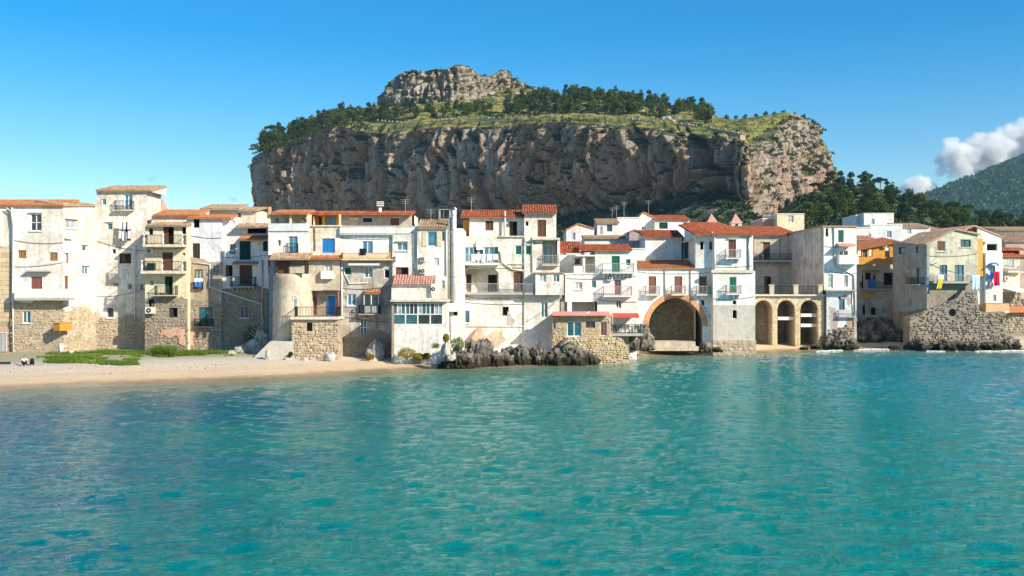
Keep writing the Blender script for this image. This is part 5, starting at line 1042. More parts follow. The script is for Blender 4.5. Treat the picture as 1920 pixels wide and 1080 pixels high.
h.win(1685, 463, 1699, 476, 'k', 'paintdg', v=-.05); h.win(1717, 461, 1726, 474, 'k', 'paintr', v=-.05); h.win(1695, 509, 1706, 521, 'k', v=-.05); h.win(1719, 502, 1727, 532, 'k', 'paintb', v=-.05); h.balc(1708, 1734, 533, .8, .9, 'iron', .15, -.05, 'concrete'); h.win(1704, 556, 1711, 578, 'k', v=-.05, cols=1); h.rubble([(1700, 582), (1738, 582), (1738, 700), (1681, 700), (1690, 640)], 'rub_grey', .42, .16, -.1, .9); h.finish()
# AA: right neighbour with white strip and orange balcony
h = House('town_house', 'house with white strip, yellow chimney breast and orange panelled balcony', 'house', 1833, 132, 1880, 132.4, -.3)
prof = [(1826, 425), (1878, 446)]
h.wall([(1833, 428), (1878, 446), (1880, 700), (1833, 700)], WM); h.wall((1848, 474, 1880, 568), W2, -.5, .5); h.win(1862, 553, 1868, 565, 'l', v=-.5, cols=1); h.win(1857, 498, 1866, 520, 't', 'paintbl', v=-.5, cols=1); h.win(1850, 457, 1870, 471, 'k'); h.ac(1842, 452, 1850, 458)
u0, z0, u1, z1 = h.rect(1827, 447, 1843, 518, -.4); mb = MB(); mb.box(u0, -.4, z0, u1, -.01, z1); h.part('chimney_breast', mb, M['ochre']); h.balc(1838, 1881, 583, 1.3, 1.0, 'tanpanel', .2, 0, 'slabw'); h.pipe([(1844, 533), (1858, 545), (1859, 568)], .06, 'slabw')
h.pipe([(1876, 480), (1879, 620)], .06, 'metal'); h.body([(1826, 425), (1878, 446)], 9, WM); h.edgeroof([(1806, 434), (1826, 424.5), (1880, 446.5)], 9, 'tile_p', -.1, .1); h.finish()
# rubble sea wall under both
h = House('sea_wall', 'bulging grey rubble sea wall with round drain hole under the yellow house', 'wall', 1706, 129.8, 1884, 129.6, -.5)
pl = [(1706, 596), (1742, 580), (1768, 572), (1795, 558), (1805, 545), (1832, 543), (1836, 585), (1884, 584), (1890, 690), (1706, 690)]
h.wall(pl, M['darkmortar'], 0, 2.2); c = h.q(1786, 586); pl2 = [(c[0] + .5 * math.cos(a), c[1] + .5 * math.sin(a)) for a in [2 * math.pi * k / 14 for k in range(14)]]; h.panels[0]['holes'].append((pl2, 1.6)); h.rubble(pl, 'rub_grey', .36, .12, 0, .64); h.finish()
# BB: far right houses
h = House('town_house', 'yellow balcony house with dark red roof at the right edge', 'house', 1878, 150, 1930, 152, .5)
h.wall((1878, 481, 1912, 548), M['yellowhouse']).wall((1912, 470, 1960, 560), M['brownwall']).wall((1878, 548, 1960, 700), M['darkmortar'], .2); h.win(1887, 487, 1901, 503, 'l', cols=1); h.win(1892, 488, 1898, 502, 't', v=0.0) if False else None; h.balc(1880, 1911, 509, .9, .9, 'ironw', .16, 0, 'slab'); h.ac(1884, 518, 1892, 526); h.body([(1878, 470), (1960, 470)], 9, M['yellowhouse']); h.roof(1876, 1962, 480, 5, 1.4, 'tile_r', -.6, v_ref=-.6); h.awn(1878, 1912, 540, 2.6, .5, 'slabw', 'sunshade')
h.rubble([(1878, 556), (1960, 556), (1960, 690), (1878, 690)], 'rub_grey', .5, .15, .2, .85); h.slab(1880, 1960, 575, .9, .9, .2, 'terracotta', 'balcony_front'); h.finish()
h = House('town_house', 'cream house with brown roof and white gate behind the yellow house', 'house', 1868, 170, 1950, 170, .8)
h.wall((1868, 430, 1950, 500), M['yellowhouse']); h.win(1888, 437, 1905, 450, 'l'); h.body([(1868, 430), (1950, 430)], 9, M['beige']); h.roof(1866, 1952, 431, 6, .8, 'tile_b', -.4, v_ref=-.4); h.finish()
h = House('town_house', 'grey blue flat house below the cream house at the right edge', 'house', 1885, 158, 1960, 158, .8)
h.wall((1885, 452, 1960, 490), M['mauve']); h.body([(1885, 452), (1960, 452)], 8, M['mauve']); h.roof(1883, 1962, 453, 6, 1.6, 'tile_b', -.3, v_ref=-.3); h.finish()
# ------------------------------------------------------------------ houses behind the front row
def small_house(label, x0, x1, ytop, ybot, Y, mat, D=7, roof=None, rise=.9, wins=(), gable=None, yaw=0.0):
    h = House('town_house', label, 'house', x0, Y, x1, Y + yaw, .9)
    if gable: h.wall(gable + [(x1, ybot), (x0, ybot)], mat); h.body(gable, D, mat); h.edgeroof(gable, D, roof or 'tile_o', -.15, .08)
    else:
        h.wall((x0, ytop, x1, ybot), mat); h.body([(x0, ytop), (x1, ytop)], D, mat)
        if roof: h.roof(x0 - 2, x1 + 2, ytop + .5, D * .7, rise, roof, -.35, v_ref=-.35, wallmat=mat)
        else: h.slab(x0 - .5, x1 + .5, ytop - .8, .15, .08, D, 'slabw', 'roof_edge')
    for w_ in wins: h.win(*w_)
    h.finish(); return h
small_house('small white gabled house behind the pink house', 1062, 1114, 425, 480, 150, W2, 8, None, wins=[(1073, 436, 1079, 450, 't')], gable=[(1062, 432), (1084, 421), (1114, 430)])
h = small_house('white house with blue window and antennas on its roof', 1120, 1160, 417, 470, 152, W2, 7, 'tile_b', .9, [(1125, 425, 1130, 440, 'b'), (1138, 421, 1148, 434, 't', 'paintdg')]); h.antenna(1156, 413, 2, 2.2); h.antenna(1148, 414, 4, 2.0)
h = small_house('plain white wall house between antenna house and red roofed white house', 1158, 1197, 408, 470, 156, W2, 8, None); h.antenna(1170, 408, 3, 2.4)
h = small_house('white house with bright red roof and wide shuttered window at the top of the row', 1228, 1293, 411, 470, 160, W2, 9, 'tile_r', 1.1, [(1236, 417, 1252, 429, 's', 'paintdg', 'paintdg')]); h.antenna(1216, 404, 4, 2.4)
small_house('white side wing with small window left of the red roofed house', 1195, 1228, 400, 470, 161, W2, 9, None, wins=[(1203, 425, 1212, 432, 't')], gable=[(1195, 412), (1206, 399), (1228, 410)])
small_house('mauve gable wall under tiled roof behind the pink house', 1180, 1211, 436, 500, 135, M['mauve'], 7, 'tile_o', gable=[(1180, 437), (1190, 432), (1211, 441)])
small_house('long white low wing with small window behind the pink house roof', 1096, 1180, 446, 500, 140, W2, 7, 'tile_b', .6, [(1142, 451, 1149, 458, 't')])
small_house('white walled yard house above the pink house terrace', 1160, 1210, 466, 640, 126, W2, 5, None, wins=[(1183, 480, 1188, 489, 'k')])
small_house('orange beige attic box with single window above the grey sided house', 1457, 1508, 401, 440, 158, M['ochre'] if False else M['cream'], 8, None, wins=[(1477, 404, 1488, 417, 'l')])
small_house('reddish low building left of the orange beige attic box', 1430, 1462, 410, 440, 160, M['salmon'], 8, None)
small_house('white cubic house with roof balustrade under the wooded slope', 1620, 1676, 400, 470, 190, W2, 8, None, wins=[(1634, 410, 1640, 423, 'b')])
small_house('grey side wing of the white cubic house with white handrail', 1605, 1622, 404, 470, 192, M['bluewhite'], 8, None)
small_house('long white house with beige tiled roof left of the yellow gable', 1690, 1744, 425, 470, 176, W2, 9, 'tile_b', 1.0, [(1701, 430, 1709, 439, 'l')])
small_house('pale grey white house with blue door below the white cubic house', 1632, 1692, 421, 470, 172, M['bluewhite'], 9, None, wins=[(1663, 433, 1672, 446, 't')])
small_house('white terrace house stepping down to the grey sided house', 1590, 1634, 427, 480, 166, W2, 8, None, wins=[(1602, 432, 1606, 444, 't'), (1628, 438, 1634, 446, 't')])
small_house('small white house with brown roof peeking over the yellow gable', 1744, 1764, 430, 470, 178, W2, 7, 'tile_b', .8)
for x, lab in ((1334, 'left of the two pink pointed church towers behind the red roof'), (1379, 'right of the two pink pointed church towers behind the red roof')):
    b = P(x, 419, 260); e = tag(empty('church_tower', (b.x, b.y, 9)), lab, 'church tower'); wd = 1.35; mb = MB(); mb.box(-wd, -wd, 0, wd, wd, b.z - 9); mb.build('tower_shaft', M['beige'], e)
    mb = MB(); z = b.z - 9; mb.box(-wd - .15, -wd - .15, z, wd + .15, wd + .15, z + .2); mb.build('cornice', M['slab'], e); mb = MB(); q_ = wd + .05; mb.add([(-q_, -q_, z + .2), (q_, -q_, z + .2), (q_, q_, z + .2), (-q_, q_, z + .2), (0, 0, z + 2.6)], [(0, 1, 4), (1, 2, 4), (2, 3, 4), (3, 0, 4)]); mb.build('pyramid_roof', M['tile_p'], e)
    mb = MB(); mb.box(-.35, -wd - .03, z - 1.0, .35, -wd + .02, z - .2); mb.build('belfry_shade_panel', M['dark'], e)  # flat dark panel painted as the shade inside the belfry
# ------------------------------------------------------------------ vegetation
def leaf_quads(C, size, seed, flat=0.0):
    """one randomly turned quad per centre; C (n,3), size (n,)"""
    r = np.random.default_rng(seed); n = len(C)
    a = r.normal(size=(n, 3)); a[:, 2] *= (1 - flat); a /= np.linalg.norm(a, axis=1)[:, None]
    b = r.normal(size=(n, 3)); b -= (b * a).sum(1)[:, None] * a; b /= np.linalg.norm(b, axis=1)[:, None]
    s = np.asarray(size)[:, None] * r.uniform(.6, 1.2, (n, 1)); a = a * s; b = b * s * r.uniform(.5, 1.0, (n, 1))
    V = np.stack([C - a, C - b * .8, C + a, C + b], 1).reshape(-1, 3)
    return V, np.arange(4 * n).reshape(-1, 4), np.repeat(r.random(n), 1)
def leafmat(name, c1, c2, c3, tr=.25):
    t = NT(name); f = t.ramp(t.attr('rnd'), [(0, c1), (.6, c2), (1, c3)])
    c = t.mix(1.0, f, t.ramp(t.noise(.25, 3), [(.35, .75), (.65, 1.2)]), 'MULTIPLY')
    t.set('Base Color', c).set('Roughness', .75).set('Specular IOR Level', .15)
    tl = t.n.new('ShaderNodeBsdfTranslucent'); t.l.new(c, tl.inputs[0]); mx = t.n.new('ShaderNodeMixShader'); mx.inputs[0].default_value = tr
    t.l.new(t.b.outputs[0], mx.inputs[1]); t.l.new(tl.outputs[0], mx.inputs[2]); t.l.new(mx.outputs[0], t.n['Material Output'].inputs[0]); return t.m
LEAF = leafmat('pine_foliage', (.040, .075, .014), (.085, .130, .024), (.17, .20, .04))
LEAFD = leafmat('dark_foliage', (.018, .042, .012), (.038, .070, .018), (.085, .115, .028))
LEAFY = leafmat('yellow_green_scrub', (.17, .15, .02), (.30, .26, .04), (.40, .28, .05))
LEAFM = leafmat('distant_woodland', (.018, .058, .030), (.045, .100, .044), (.10, .15, .06))
SCRUB = leafmat('grey_green_scrub', (.040, .055, .022), (.075, .095, .035), (.14, .14, .06))
GRASS = leafmat('grass_blades', (.07, .13, .015), (.13, .23, .025), (.24, .30, .05))
BARK = simple('bark', (.12, .08, .05), .9, .35)
def crown_mesh(name, kind, seed, mat):
    r = np.random.default_rng(seed); C = []; S = []; hub = []
    nb = {'round': 26, 'tall': 30, 'umbrella': 18}[kind]
    for k in range(nb):
        a = r.random() * 6.283
        if kind == 'umbrella': rad = 2.9 * math.sqrt(r.random()); c = np.array([rad * math.cos(a), rad * math.sin(a), 6.2 + .9 * (1 - (rad / 2.9) ** 2) + r.normal(0, .18)]); br = r.uniform(.55, .95)
        elif kind == 'tall': zf = r.random(); rad = (2.1 * (1 - zf) ** .7 + .4) * r.uniform(.35, 1); c = np.array([rad * math.cos(a), rad * math.sin(a), 1.8 + zf * 7.2]); br = r.uniform(.6, 1.15)
        else: zf = r.random(); rad = 2.7 * math.sin(math.pi * (.18 + .74 * zf)) * r.uniform(.3, 1); c = np.array([rad * math.cos(a), rad * math.sin(a), 2.0 + zf * 5.3]); br = r.uniform(.7, 1.25)
        hub.append(c); n = 62; d = r.normal(size=(n, 3)); d /= np.linalg.norm(d, axis=1)[:, None]; d *= br * r.uniform(.45, 1.08, (n, 1)) ** .6; d[:, 2] *= .72
        C.append(c + d); S.append(np.full(n, .27))
    V, Q, rr = leaf_quads(np.concatenate(C), np.concatenate(S), seed)
    me_o = mesh_np(name, V, Q, mat, smooth=False, attrs=[('rnd', 'FACE', rr)]); me = me_o.data; bpy.data.objects.remove(me_o)
    mb = MB(); top = 6.3 if kind == 'umbrella' else 6.0; lean = r.normal(0, .25, 2)
    mb.tube([(0, 0, -.8), (lean[0] * .3, lean[1] * .3, 1.5), (lean[0], lean[1], 3.6), (lean[0], lean[1], top)], [.27, .2, .15, .06], 6)
    for c in hub[::4]: mb.tube([(lean[0] * .8, lean[1] * .8, max(1.4, c[2] - 2.0)), tuple(c * np.array([.6, .6, 1]) - np.array([0, 0, .5])), tuple(c)], [.09, .06, .02], 4)
    tr_o = mb.build('trunk', BARK, smooth=True); tr = tr_o.data; bpy.data.objects.remove(tr_o); return me, tr
VAR = [crown_mesh('crown', k, 300 + i, m) for i, (k, m) in enumerate([('round', LEAF), ('round', LEAFD), ('round', LEAF), ('tall', LEAFD), ('tall', LEAF), ('umbrella', LEAF), ('umbrella', LEAFD), ('round', LEAF)])]
def tree(x, y, z, s, var, label, group, name='pine_tree', sz=None):
    e = tag(empty(name, (x, y, z), rnd.random() * 6.28), label, 'tree', group); e.scale = (s, s, s * (sz or rnd.uniform(.85, 1.15)))
    for n_, me in (('crown', VAR[var][0]), ('trunk', VAR[var][1])):
        o = bpy.data.objects.new(n_, me); col.objects.link(o); o.parent = e
    return e
def band(px, tab): return np.interp(px, [a for a, *_ in tab], [b for _, b, _ in tab]), np.interp(px, [a for a, *_ in tab], [c for *_, c in tab])
tr_ = random.Random(5); placed = []
TB = [(488, 262, 284), (560, 236, 262), (612, 218, 236), (700, 212, 232), (780, 211, 226), (900, 206, 223), (960, 196, 220), (1010, 186, 217), (1060, 182, 214), (1150, 190, 214), (1240, 200, 222), (1330, 216, 236)]
tries = 0
while len(placed) < 295 and tries < 12000:
    tries += 1; px = tr_.uniform(490, 1335); Yd = tr_.uniform(520, 800); x = (px - CX) / F * Yd; z = float(plat(x, Yd)[0]); py = CY - (z - CAMZ) / z * 0 - (z - CAMZ) * F / Yd
    lo, hi = band(px, TB)
    if not lo < py < hi: continue
    if px > 1180 and tr_.random() < .45: continue
    if any((x - a) ** 2 + (Yd - b) ** 2 < 9 for a, b in placed): continue
    placed.append((x, Yd)); s = tr_.uniform(.85, 1.4)
    var = tr_.choice([0, 1, 2, 3, 4, 7] if px > 612 else [1, 3, 6, 1, 0])
    wh = ['on the far left tip of the rock skyline', 'on the left shoulder of the rock', 'at the top of the left cliff corner', 'left of the summit rock', 'below the left end of the summit rock', 'below the middle of the summit rock', 'below the right end of the summit rock', 'below the small summit outcrop', 'right of the summit outcrop', 'on the middle ridge', 'on the right ridge', 'on the terraces above the antenna roofs', 'on the terraces above the twin church towers', 'at the right terrace end'][int(np.searchsorted([530, 575, 630, 700, 760, 820, 880, 945, 1010, 1080, 1150, 1220, 1290], px))]
    g = 'pines on the left shoulder of the rock' if px <= 630 else 'pines below the summit' if px <= 1220 else 'scattered pines on the right terraces'
    lay = '' if px <= 630 or px > 1220 else (' back row' if Yd > 690 else ' front row' if Yd < 620 else ' middle row')
    tree(x, Yd, z - .3, s, var, ('tall ' if s > 1.13 else 'low ' if s < .93 else '') + ['pale round', 'dark round', 'green bushy', 'dark pointed', 'pale pointed', 'flat topped green', 'flat topped dark', 'green rounded'][var] + lay + ' pine ' + wh, g)
for px, Yd, s in ((1362, 600, .6), (1380, 605, .5), (1398, 610, .6), (1418, 610, .55), (1436, 612, .6), (1452, 612, .5), (1470, 612, .65), (1490, 608, .55), (1508, 606, .7), (1524, 604, .8), (1534, 600, .7), (880, 760, .35), (915, 775, .45), (930, 790, .5), (968, 790, .5), (985, 790, .45), (1000, 788, .4), (1020, 780, .4)):
    x = (px - CX) / F * Yd; right = px > 1300
    tree(x, Yd, float(plat(x, Yd)[0]) - .3, s, tr_.choice([0, 1, 2]), 'low bushy tree on the skyline of the right shoulder' if right else 'low bushy tree on the summit slope', 'bushy trees on the right shoulder' if right else 'bushy trees on the summit slope', 'bushy_tree')
# right-hand hillside
placed = []; tries = 0
while len(placed) < 105 and tries < 9000:
    tries += 1; px = tr_.uniform(1515, 1940); Yd = tr_.uniform(300, 560); x = (px - CX) / F * Yd; z = float(hz_r(x, Yd)[0]); py = CY - (z - CAMZ) * F / Yd
    if py > 436 or py < 330 or (1700 < px < 1720 and py > 405): continue
    if px > 1720 and Yd < 440 and tr_.random() < .6: continue
    if any((x - a) ** 2 + (Yd - b) ** 2 < 20 for a, b in placed): continue
    placed.append((x, Yd)); s = tr_.uniform(.85, 1.35) * (1.0 if px < 1720 else .9)
    if px < 1610 and Yd < 420: wh, g, vs = 'at the cliff foot behind the grey sided house', 'green trees at the right foot of the cliff', [0, 2, 4, 7]
    elif px < 1720: wh, g, vs = 'on the wooded slope ' + ['against the right cliff edge', 'above the white terrace house', 'above the white cubic house', 'right of the white cubic house'][int(np.searchsorted([1580, 1620, 1670], px))], 'pines on the wooded slope', [1, 3, 0, 1, 6]
    else: wh, g, vs = 'in the low wood ' + ['left of the yellow gable', 'above the yellow gable', 'right of the yellow gable', 'at the right edge'][int(np.searchsorted([1780, 1840, 1890], px))], 'pines below the far mountain', [0, 1, 2, 6]
    v_ = tr_.choice(vs); tree(x, Yd, z - .5, s, v_, ('tall ' if s > 1.15 else 'small ' if s < .97 else '') + ['pale round', 'dark round', 'green bushy', 'dark pointed', 'pale pointed', 'flat topped green', 'flat topped dark', 'green rounded'][v_] + (' upper' if Yd > 450 else ' lower') + ' pine ' + wh, g)
x = (1621 - CX) / F * 486; tree(x, 486, float(hz_r(x, 486)[0]) - .5, 1.05, 5, 'lone umbrella pine standing out on the skyline of the wooded slope', None, 'umbrella_pine', 1.1)
# scrub: leaf clumps on ledges and at the foot of the cliff
def scrub(name, label, pts, sizes, n, mat, seed, leaf=.32):
    r = np.random.default_rng(seed); k = len(pts); d = r.normal(size=(k, n, 3)); d /= np.linalg.norm(d, axis=2)[:, :, None]; d *= r.uniform(.3, 1, (k, n, 1)) ** .5; d[:, :, 2] = np.abs(d[:, :, 2]) * .8
    C = pts[:, None, :] + d * sizes[:, None, None]; S = np.repeat(sizes * leaf, n)
    V, Q, rr = leaf_quads(C.reshape(-1, 3), S, seed); return tag(mesh_np(name, V, Q, mat, smooth=False, attrs=[('rnd', 'FACE', rr)]), label, 'scrub', kind='stuff')
r = np.random.default_rng(77)
fl = cliffV.reshape(-1, 3); rowi = np.repeat(np.arange(NR), NC) / NR; coli = np.tile(np.arange(NC), NR) / NC
msk = fbm(fl * np.array([.035, .035, .05]), 101, 4)
prob = np.where(rowi < .10, .12, 0) + np.where((msk > .16) & (rowi > .05), .10, 0) + np.where((coli > .70) & (msk > -.15), .16, 0) + np.where((rowi < .3) & (msk > 0.02), .06, 0)
sel = r.random(len(fl)) < prob * .22
pp = fl[sel]; print('cliff scrub', len(pp)); scrub('cliff_scrub', 'dark scrub clinging to ledges and rim of the cliff', pp, r.uniform(.7, 2.3, len(pp)), 26, SCRUB, 1)
k = r.integers(0, len(sp), 4200); pp = sp[k] + r.normal(0, 1.2, (4200, 3)) * np.array([1, 1, .1]); scrub('talus_shade_scrub', 'dense dark scrub standing in for shade on the scree below the cliff', pp, r.uniform(1.0, 2.8, len(pp)), 26, LEAFD, 2)  # dark foliage thickened in place of shade on the scree
px = r.uniform(470, 1560, 9000); Yd = r.uniform(470, 830, 9000); x = (px - CX) / F * Yd; z = plat(x, Yd); py = CY - (z - CAMZ) * F / Yd
nz_ = fbm(np.stack([x, Yd, z], 1) * .03, 103, 3); rimpy = np.interp(px, [q[0] for q in RIM[1:24]], [q[1] for q in RIM[1:24]])
ok = (py < rimpy - 2) & (nz_ > -.05) & (py > 100); pp = np.stack([x, Yd, z], 1)[ok][:2600]; scrub('slope_scrub', 'low grey green bushes dotting the grassy terraces', pp, r.uniform(.5, 1.6, len(pp)), 22, SCRUB, 3)
lo = np.interp(px, [a for a, *_ in TB], [b for _, b, _ in TB]); hi = np.interp(px, [a for a, *_ in TB], [c for *_, c in TB])
ok = (py > lo) & (py < hi + 3) & (px > 486) & (px < 1250); pp = np.stack([x, Yd, z], 1)[ok][:1300]; scrub('wood_undergrowth', 'dark undergrowth filling the pine wood on the rock', pp, r.uniform(1.2, 3.2, len(pp)), 26, LEAFD, 31)
k = r.integers(0, len(SUMV), 420); scrub('summit_scrub', 'dark bushes clinging to the summit crag', SUMV[k], r.uniform(.8, 2.2, 420), 24, SCRUB, 32)
x = r.uniform(95, 320, 1800); y = r.uniform(285, 560, 1800); pp = np.stack([x, y, hz_r(x, y)], 1); scrub('hillside_scrub', 'undergrowth covering the wooded hillside', pp, r.uniform(1.2, 3.2, 1800), 20, LEAFD, 4)
x = r.uniform(500, 2200, 9000); y = r.uniform(1300, 2750, 9000); pp = np.stack([x, y, hz_m(x, y)], 1); scrub('mountain_wood', 'distant woodland covering the far mountain', pp, r.uniform(5, 13, 9000), 11, LEAFM, 5, .4)
# pale outcrops scattered on the summit slope
def rock_mesh(name, seed, amp=.28, sub=4, jag=.5, mat=None):
    bm = bmesh.new(); bmesh.ops.create_icosphere(bm, subdivisions=sub, radius=1.0); V = np.array([v.co[:] for v in bm.verts]); Fq = np.array([[v.index for v in f.verts] for f in bm.faces]); bm.free()
    d = 1 + amp * fbm(V * 1.3 + seed * 3.1, seed, 3) * 1.6 + amp * jag * fbm(V * np.array([3.2, 3.2, 1.4]) + seed, seed + 3, 4, .6, ridged=True) + amp * .35 * fbm(V * 9 + seed, seed + 7, 3)
    if jag > 1: an = np.arctan2(V[:, 1], V[:, 0]); fl_ = fbm(np.stack([np.cos(an) * 3.2, np.sin(an) * 3.2, V[:, 2] * .7 + seed], 1), seed + 13, 3, .6, ridged=True); d = d * (1 + .13 * fl_); V = V * np.array([1, 1, 1]) + np.array([0, 0, 1]) * (np.clip(V[:, 2], 0, 1) * .10 * fl_)[:, None]
    V = V * d[:, None]; V[:, 2] = np.where(V[:, 2] < -.6, -.6 + (V[:, 2] + .6) * .2, V[:, 2]); o = mesh_np(name, V, Fq, mat, smooth=True); me = o.data; bpy.data.objects.remove(o); return me
t = NT('karst_rock')
n1 = t.noise(1.1, 8, .7); n2 = t.noise(5, 6, .7); x, y, z = t.xyz()
c = t.mix(t.ramp(n1, [(.38, 0), (.60, 1)]), (.055, .048, .038), (.36, .32, .26)); c = t.mix(t.ramp(n2, [(.34, 1), (.50, 0)]), c, (.05, .042, .032))
wet_shade = t.math('ADD', z, t.math('MULTIPLY', t.math('SUBTRACT', n1, .5), 2.6)); c = t.mix(t.ramp(t.math('MULTIPLY', wet_shade, .5), [(.28, 1), (.68, 0)]), c, (.040, .034, .018))  # wet algae line that also paints the shade at the rock feet
t.set('Base Color', c).set('Roughness', .85).bump(t.math('ADD', n2, t.math('MULTIPLY', n1, 2)), 1.0, .18); KARST = t.m
t = NT('pale_boulder'); n1 = t.noise(1.4, 8, .7); n2 = t.noise(6, 5, .7)
c = t.mix(t.ramp(n1, [(.4, 0), (.6, 1)]), (.38, .34, .29), (.60, .56, .50)); c = t.mix(1.0, c, t.ramp(n2, [(.3, .6), (.6, 1.05)]), 'MULTIPLY'); t.set('Base Color', c).set('Roughness', .9).bump(n2, .8, .1); PALE = t.m
OUT = [rock_mesh('outcrop', 500 + i, .35, 3, .6, PALE) for i in range(4)]; cnt = 0
for i in range(4000):
    if cnt >= 70: break
    px = tr_.uniform(780, 1340); Yd = tr_.uniform(560, 800); x = (px - CX) / F * Yd; z = float(plat(x, Yd)[0]); py = CY - (z - CAMZ) * F / Yd
    lo, hi = band(px, [(780, 150, 200), (900, 145, 195), (1000, 165, 195), (1150, 185, 210), (1340, 205, 240)])
    if lo < py < hi:
        o = bpy.data.objects.new('rock_outcrop', OUT[i % 4]); col.objects.link(o); s = tr_.uniform(.8, 2.4); o.location = (x, Yd, z); o.scale = (s * 1.3, s, s * .8); o.rotation_euler = (0, 0, tr_.random() * 6)
        tag(o, ('large' if s > 1.85 else 'small' if s < 1.3 else 'pale') + ' limestone outcrop ' + ('high ' if py < (lo + hi) / 2 else 'low ') + ['under the left half of the summit crag', 'under the middle of the summit crag', 'under the right end of the summit crag', 'on the grass right of the summit', 'on the middle ridge', 'on the right terraces', 'at the right terrace end'][int(np.searchsorted([840, 890, 940, 1010, 1100, 1220], px))], 'rock', 'outcrops on the summit slope'); cnt += 1
# crenellated wall along the terrace
def crenel(px0, px1, inset, label):
    idx = [i for i in range(0, NC, 2) if px0 < CX + rc[i, 0] / rc[i, 1] * F < px1]; pts = [Vector((rc[i, 0] - nrm[i, 0] * inset, rc[i, 1] - nrm[i, 1] * inset, 0)) for i in idx]
    for q_ in pts: q_.z = float(plat(q_.x, q_.y)[0]) - .4
    e = tag(empty('crenellated_wall', pts[0]), label, 'wall'); mb = MB(); o0 = pts[0]
    for a, b in zip(pts[:-1], pts[1:]):
        d = (b - a).normalized(); n_ = Vector((-d.y, d.x, 0)) * .3; H_ = Vector((0, 0, 2.2)); q_ = [a - n_, b - n_, b + n_, a + n_]
        mb.add([k - o0 for k in q_] + [k - o0 + H_ for k in q_], [(0, 1, 5, 4), (1, 2, 6, 5), (2, 3, 7, 6), (3, 0, 4, 7), (4, 5, 6, 7)])
    mb.build('wall', M['brownwall'], e); me = None; acc = 0
    for a, b in zip(pts[:-1], pts[1:]):
        acc += (b - a).length
        if acc > 3.0:
            acc = 0
            if me is None: m2 = MB(); m2.box(-.45, -.31, 0, .45, .31, .9); o = m2.build('merlon', M['brownwall'], e); me = o.data
            else: o = bpy.data.objects.new('merlon', me); col.objects.link(o); o.parent = e
            o.location = a - o0 + Vector((0, 0, 2.2)); o.rotation_euler = (0, 0, math.atan2(b.y - a.y, b.x - a.x))
crenel(655, 965, 20, 'long crenellated stone wall on the terrace below the pine wood'); crenel(1100, 1400, 14, 'crenellated stone wall along the right end of the terrace')
# ------------------------------------------------------------------ shore rocks
RKS = [rock_mesh('karst', 600 + i, .36, 5, 1.25, KARST) for i in range(6)]; RKP = [rock_mesh('boulder', 700 + i, .26, 4, .5, PALE) for i in range(5)]
def rock(px, pyb, wpx, hpx, Y, label, dark=False, group=None, var=None, rz=None, name=None, dz=0.0):
    Y = Y * 1.055 if px < 826 else Y
    b = P(px, pyb, Y); wm = wpx / F * Y / 2; hm = hpx / F * Y; ms = RKS if dark else RKP; me = ms[(var if var is not None else int(px)) % len(ms)]
    o = bpy.data.objects.new(name or ('shore_rock' if dark else 'boulder'), me); col.objects.link(o); hm *= .8 if dark else 1; sz = hm / 1.75; o.scale = (wm * .95, wm * .85, sz); o.location = (b.x, b.y, b.z + sz * .62 + dz); o.rotation_euler = (0, 0, rz if rz is not None else (px * .37) % 6.28)
    return tag(o, label, 'rock', group)
for px, pyb, wd, hh, Y, lab in (
        (862, 690, 48, 40, 100.5, 'leftmost large jagged black rock where the sand meets the water'), (893, 690, 42, 52, 102, 'tall ragged pale topped rock second in the black rock row'), (921, 692, 38, 40, 103, 'rough black rock below the wide ivory house, third from the left'),
        (946, 692, 34, 38, 103.6, 'fluted black rock in the middle of the row before the ivory house'), (978, 692, 30, 44, 104, 'pale capped dark rock left of the gap in the black rock row'), (1012, 690, 30, 46, 104.4, 'pale capped dark rock just left of the stone house rocks'),
        (1042, 691, 44, 40, 104.4, 'broad dark mossy rock in front of the golden rubble wall'), (1076, 690, 48, 40, 104.8, 'rounded mossy rock at the right of the black rock row'), (1102, 688, 34, 30, 105.2, 'low dark rock at the right end of the black rock row'), (1068, 668, 34, 26, 104.9, 'grey knob of rock on top of the right end of the black rock row'),
        (838, 692, 26, 18, 99.6, 'low flat grey rock at the left tip of the black rock row'), (908, 668, 28, 34, 104.2, 'upright pale pinnacle behind the black rock row'), (960, 676, 36, 26, 105.5, 'dark rock behind the fluted rock'), (995, 676, 30, 24, 105.5, 'dark block behind the gap between pale capped rocks')):
    rock(px, pyb, wd, hh, Y, lab, True)
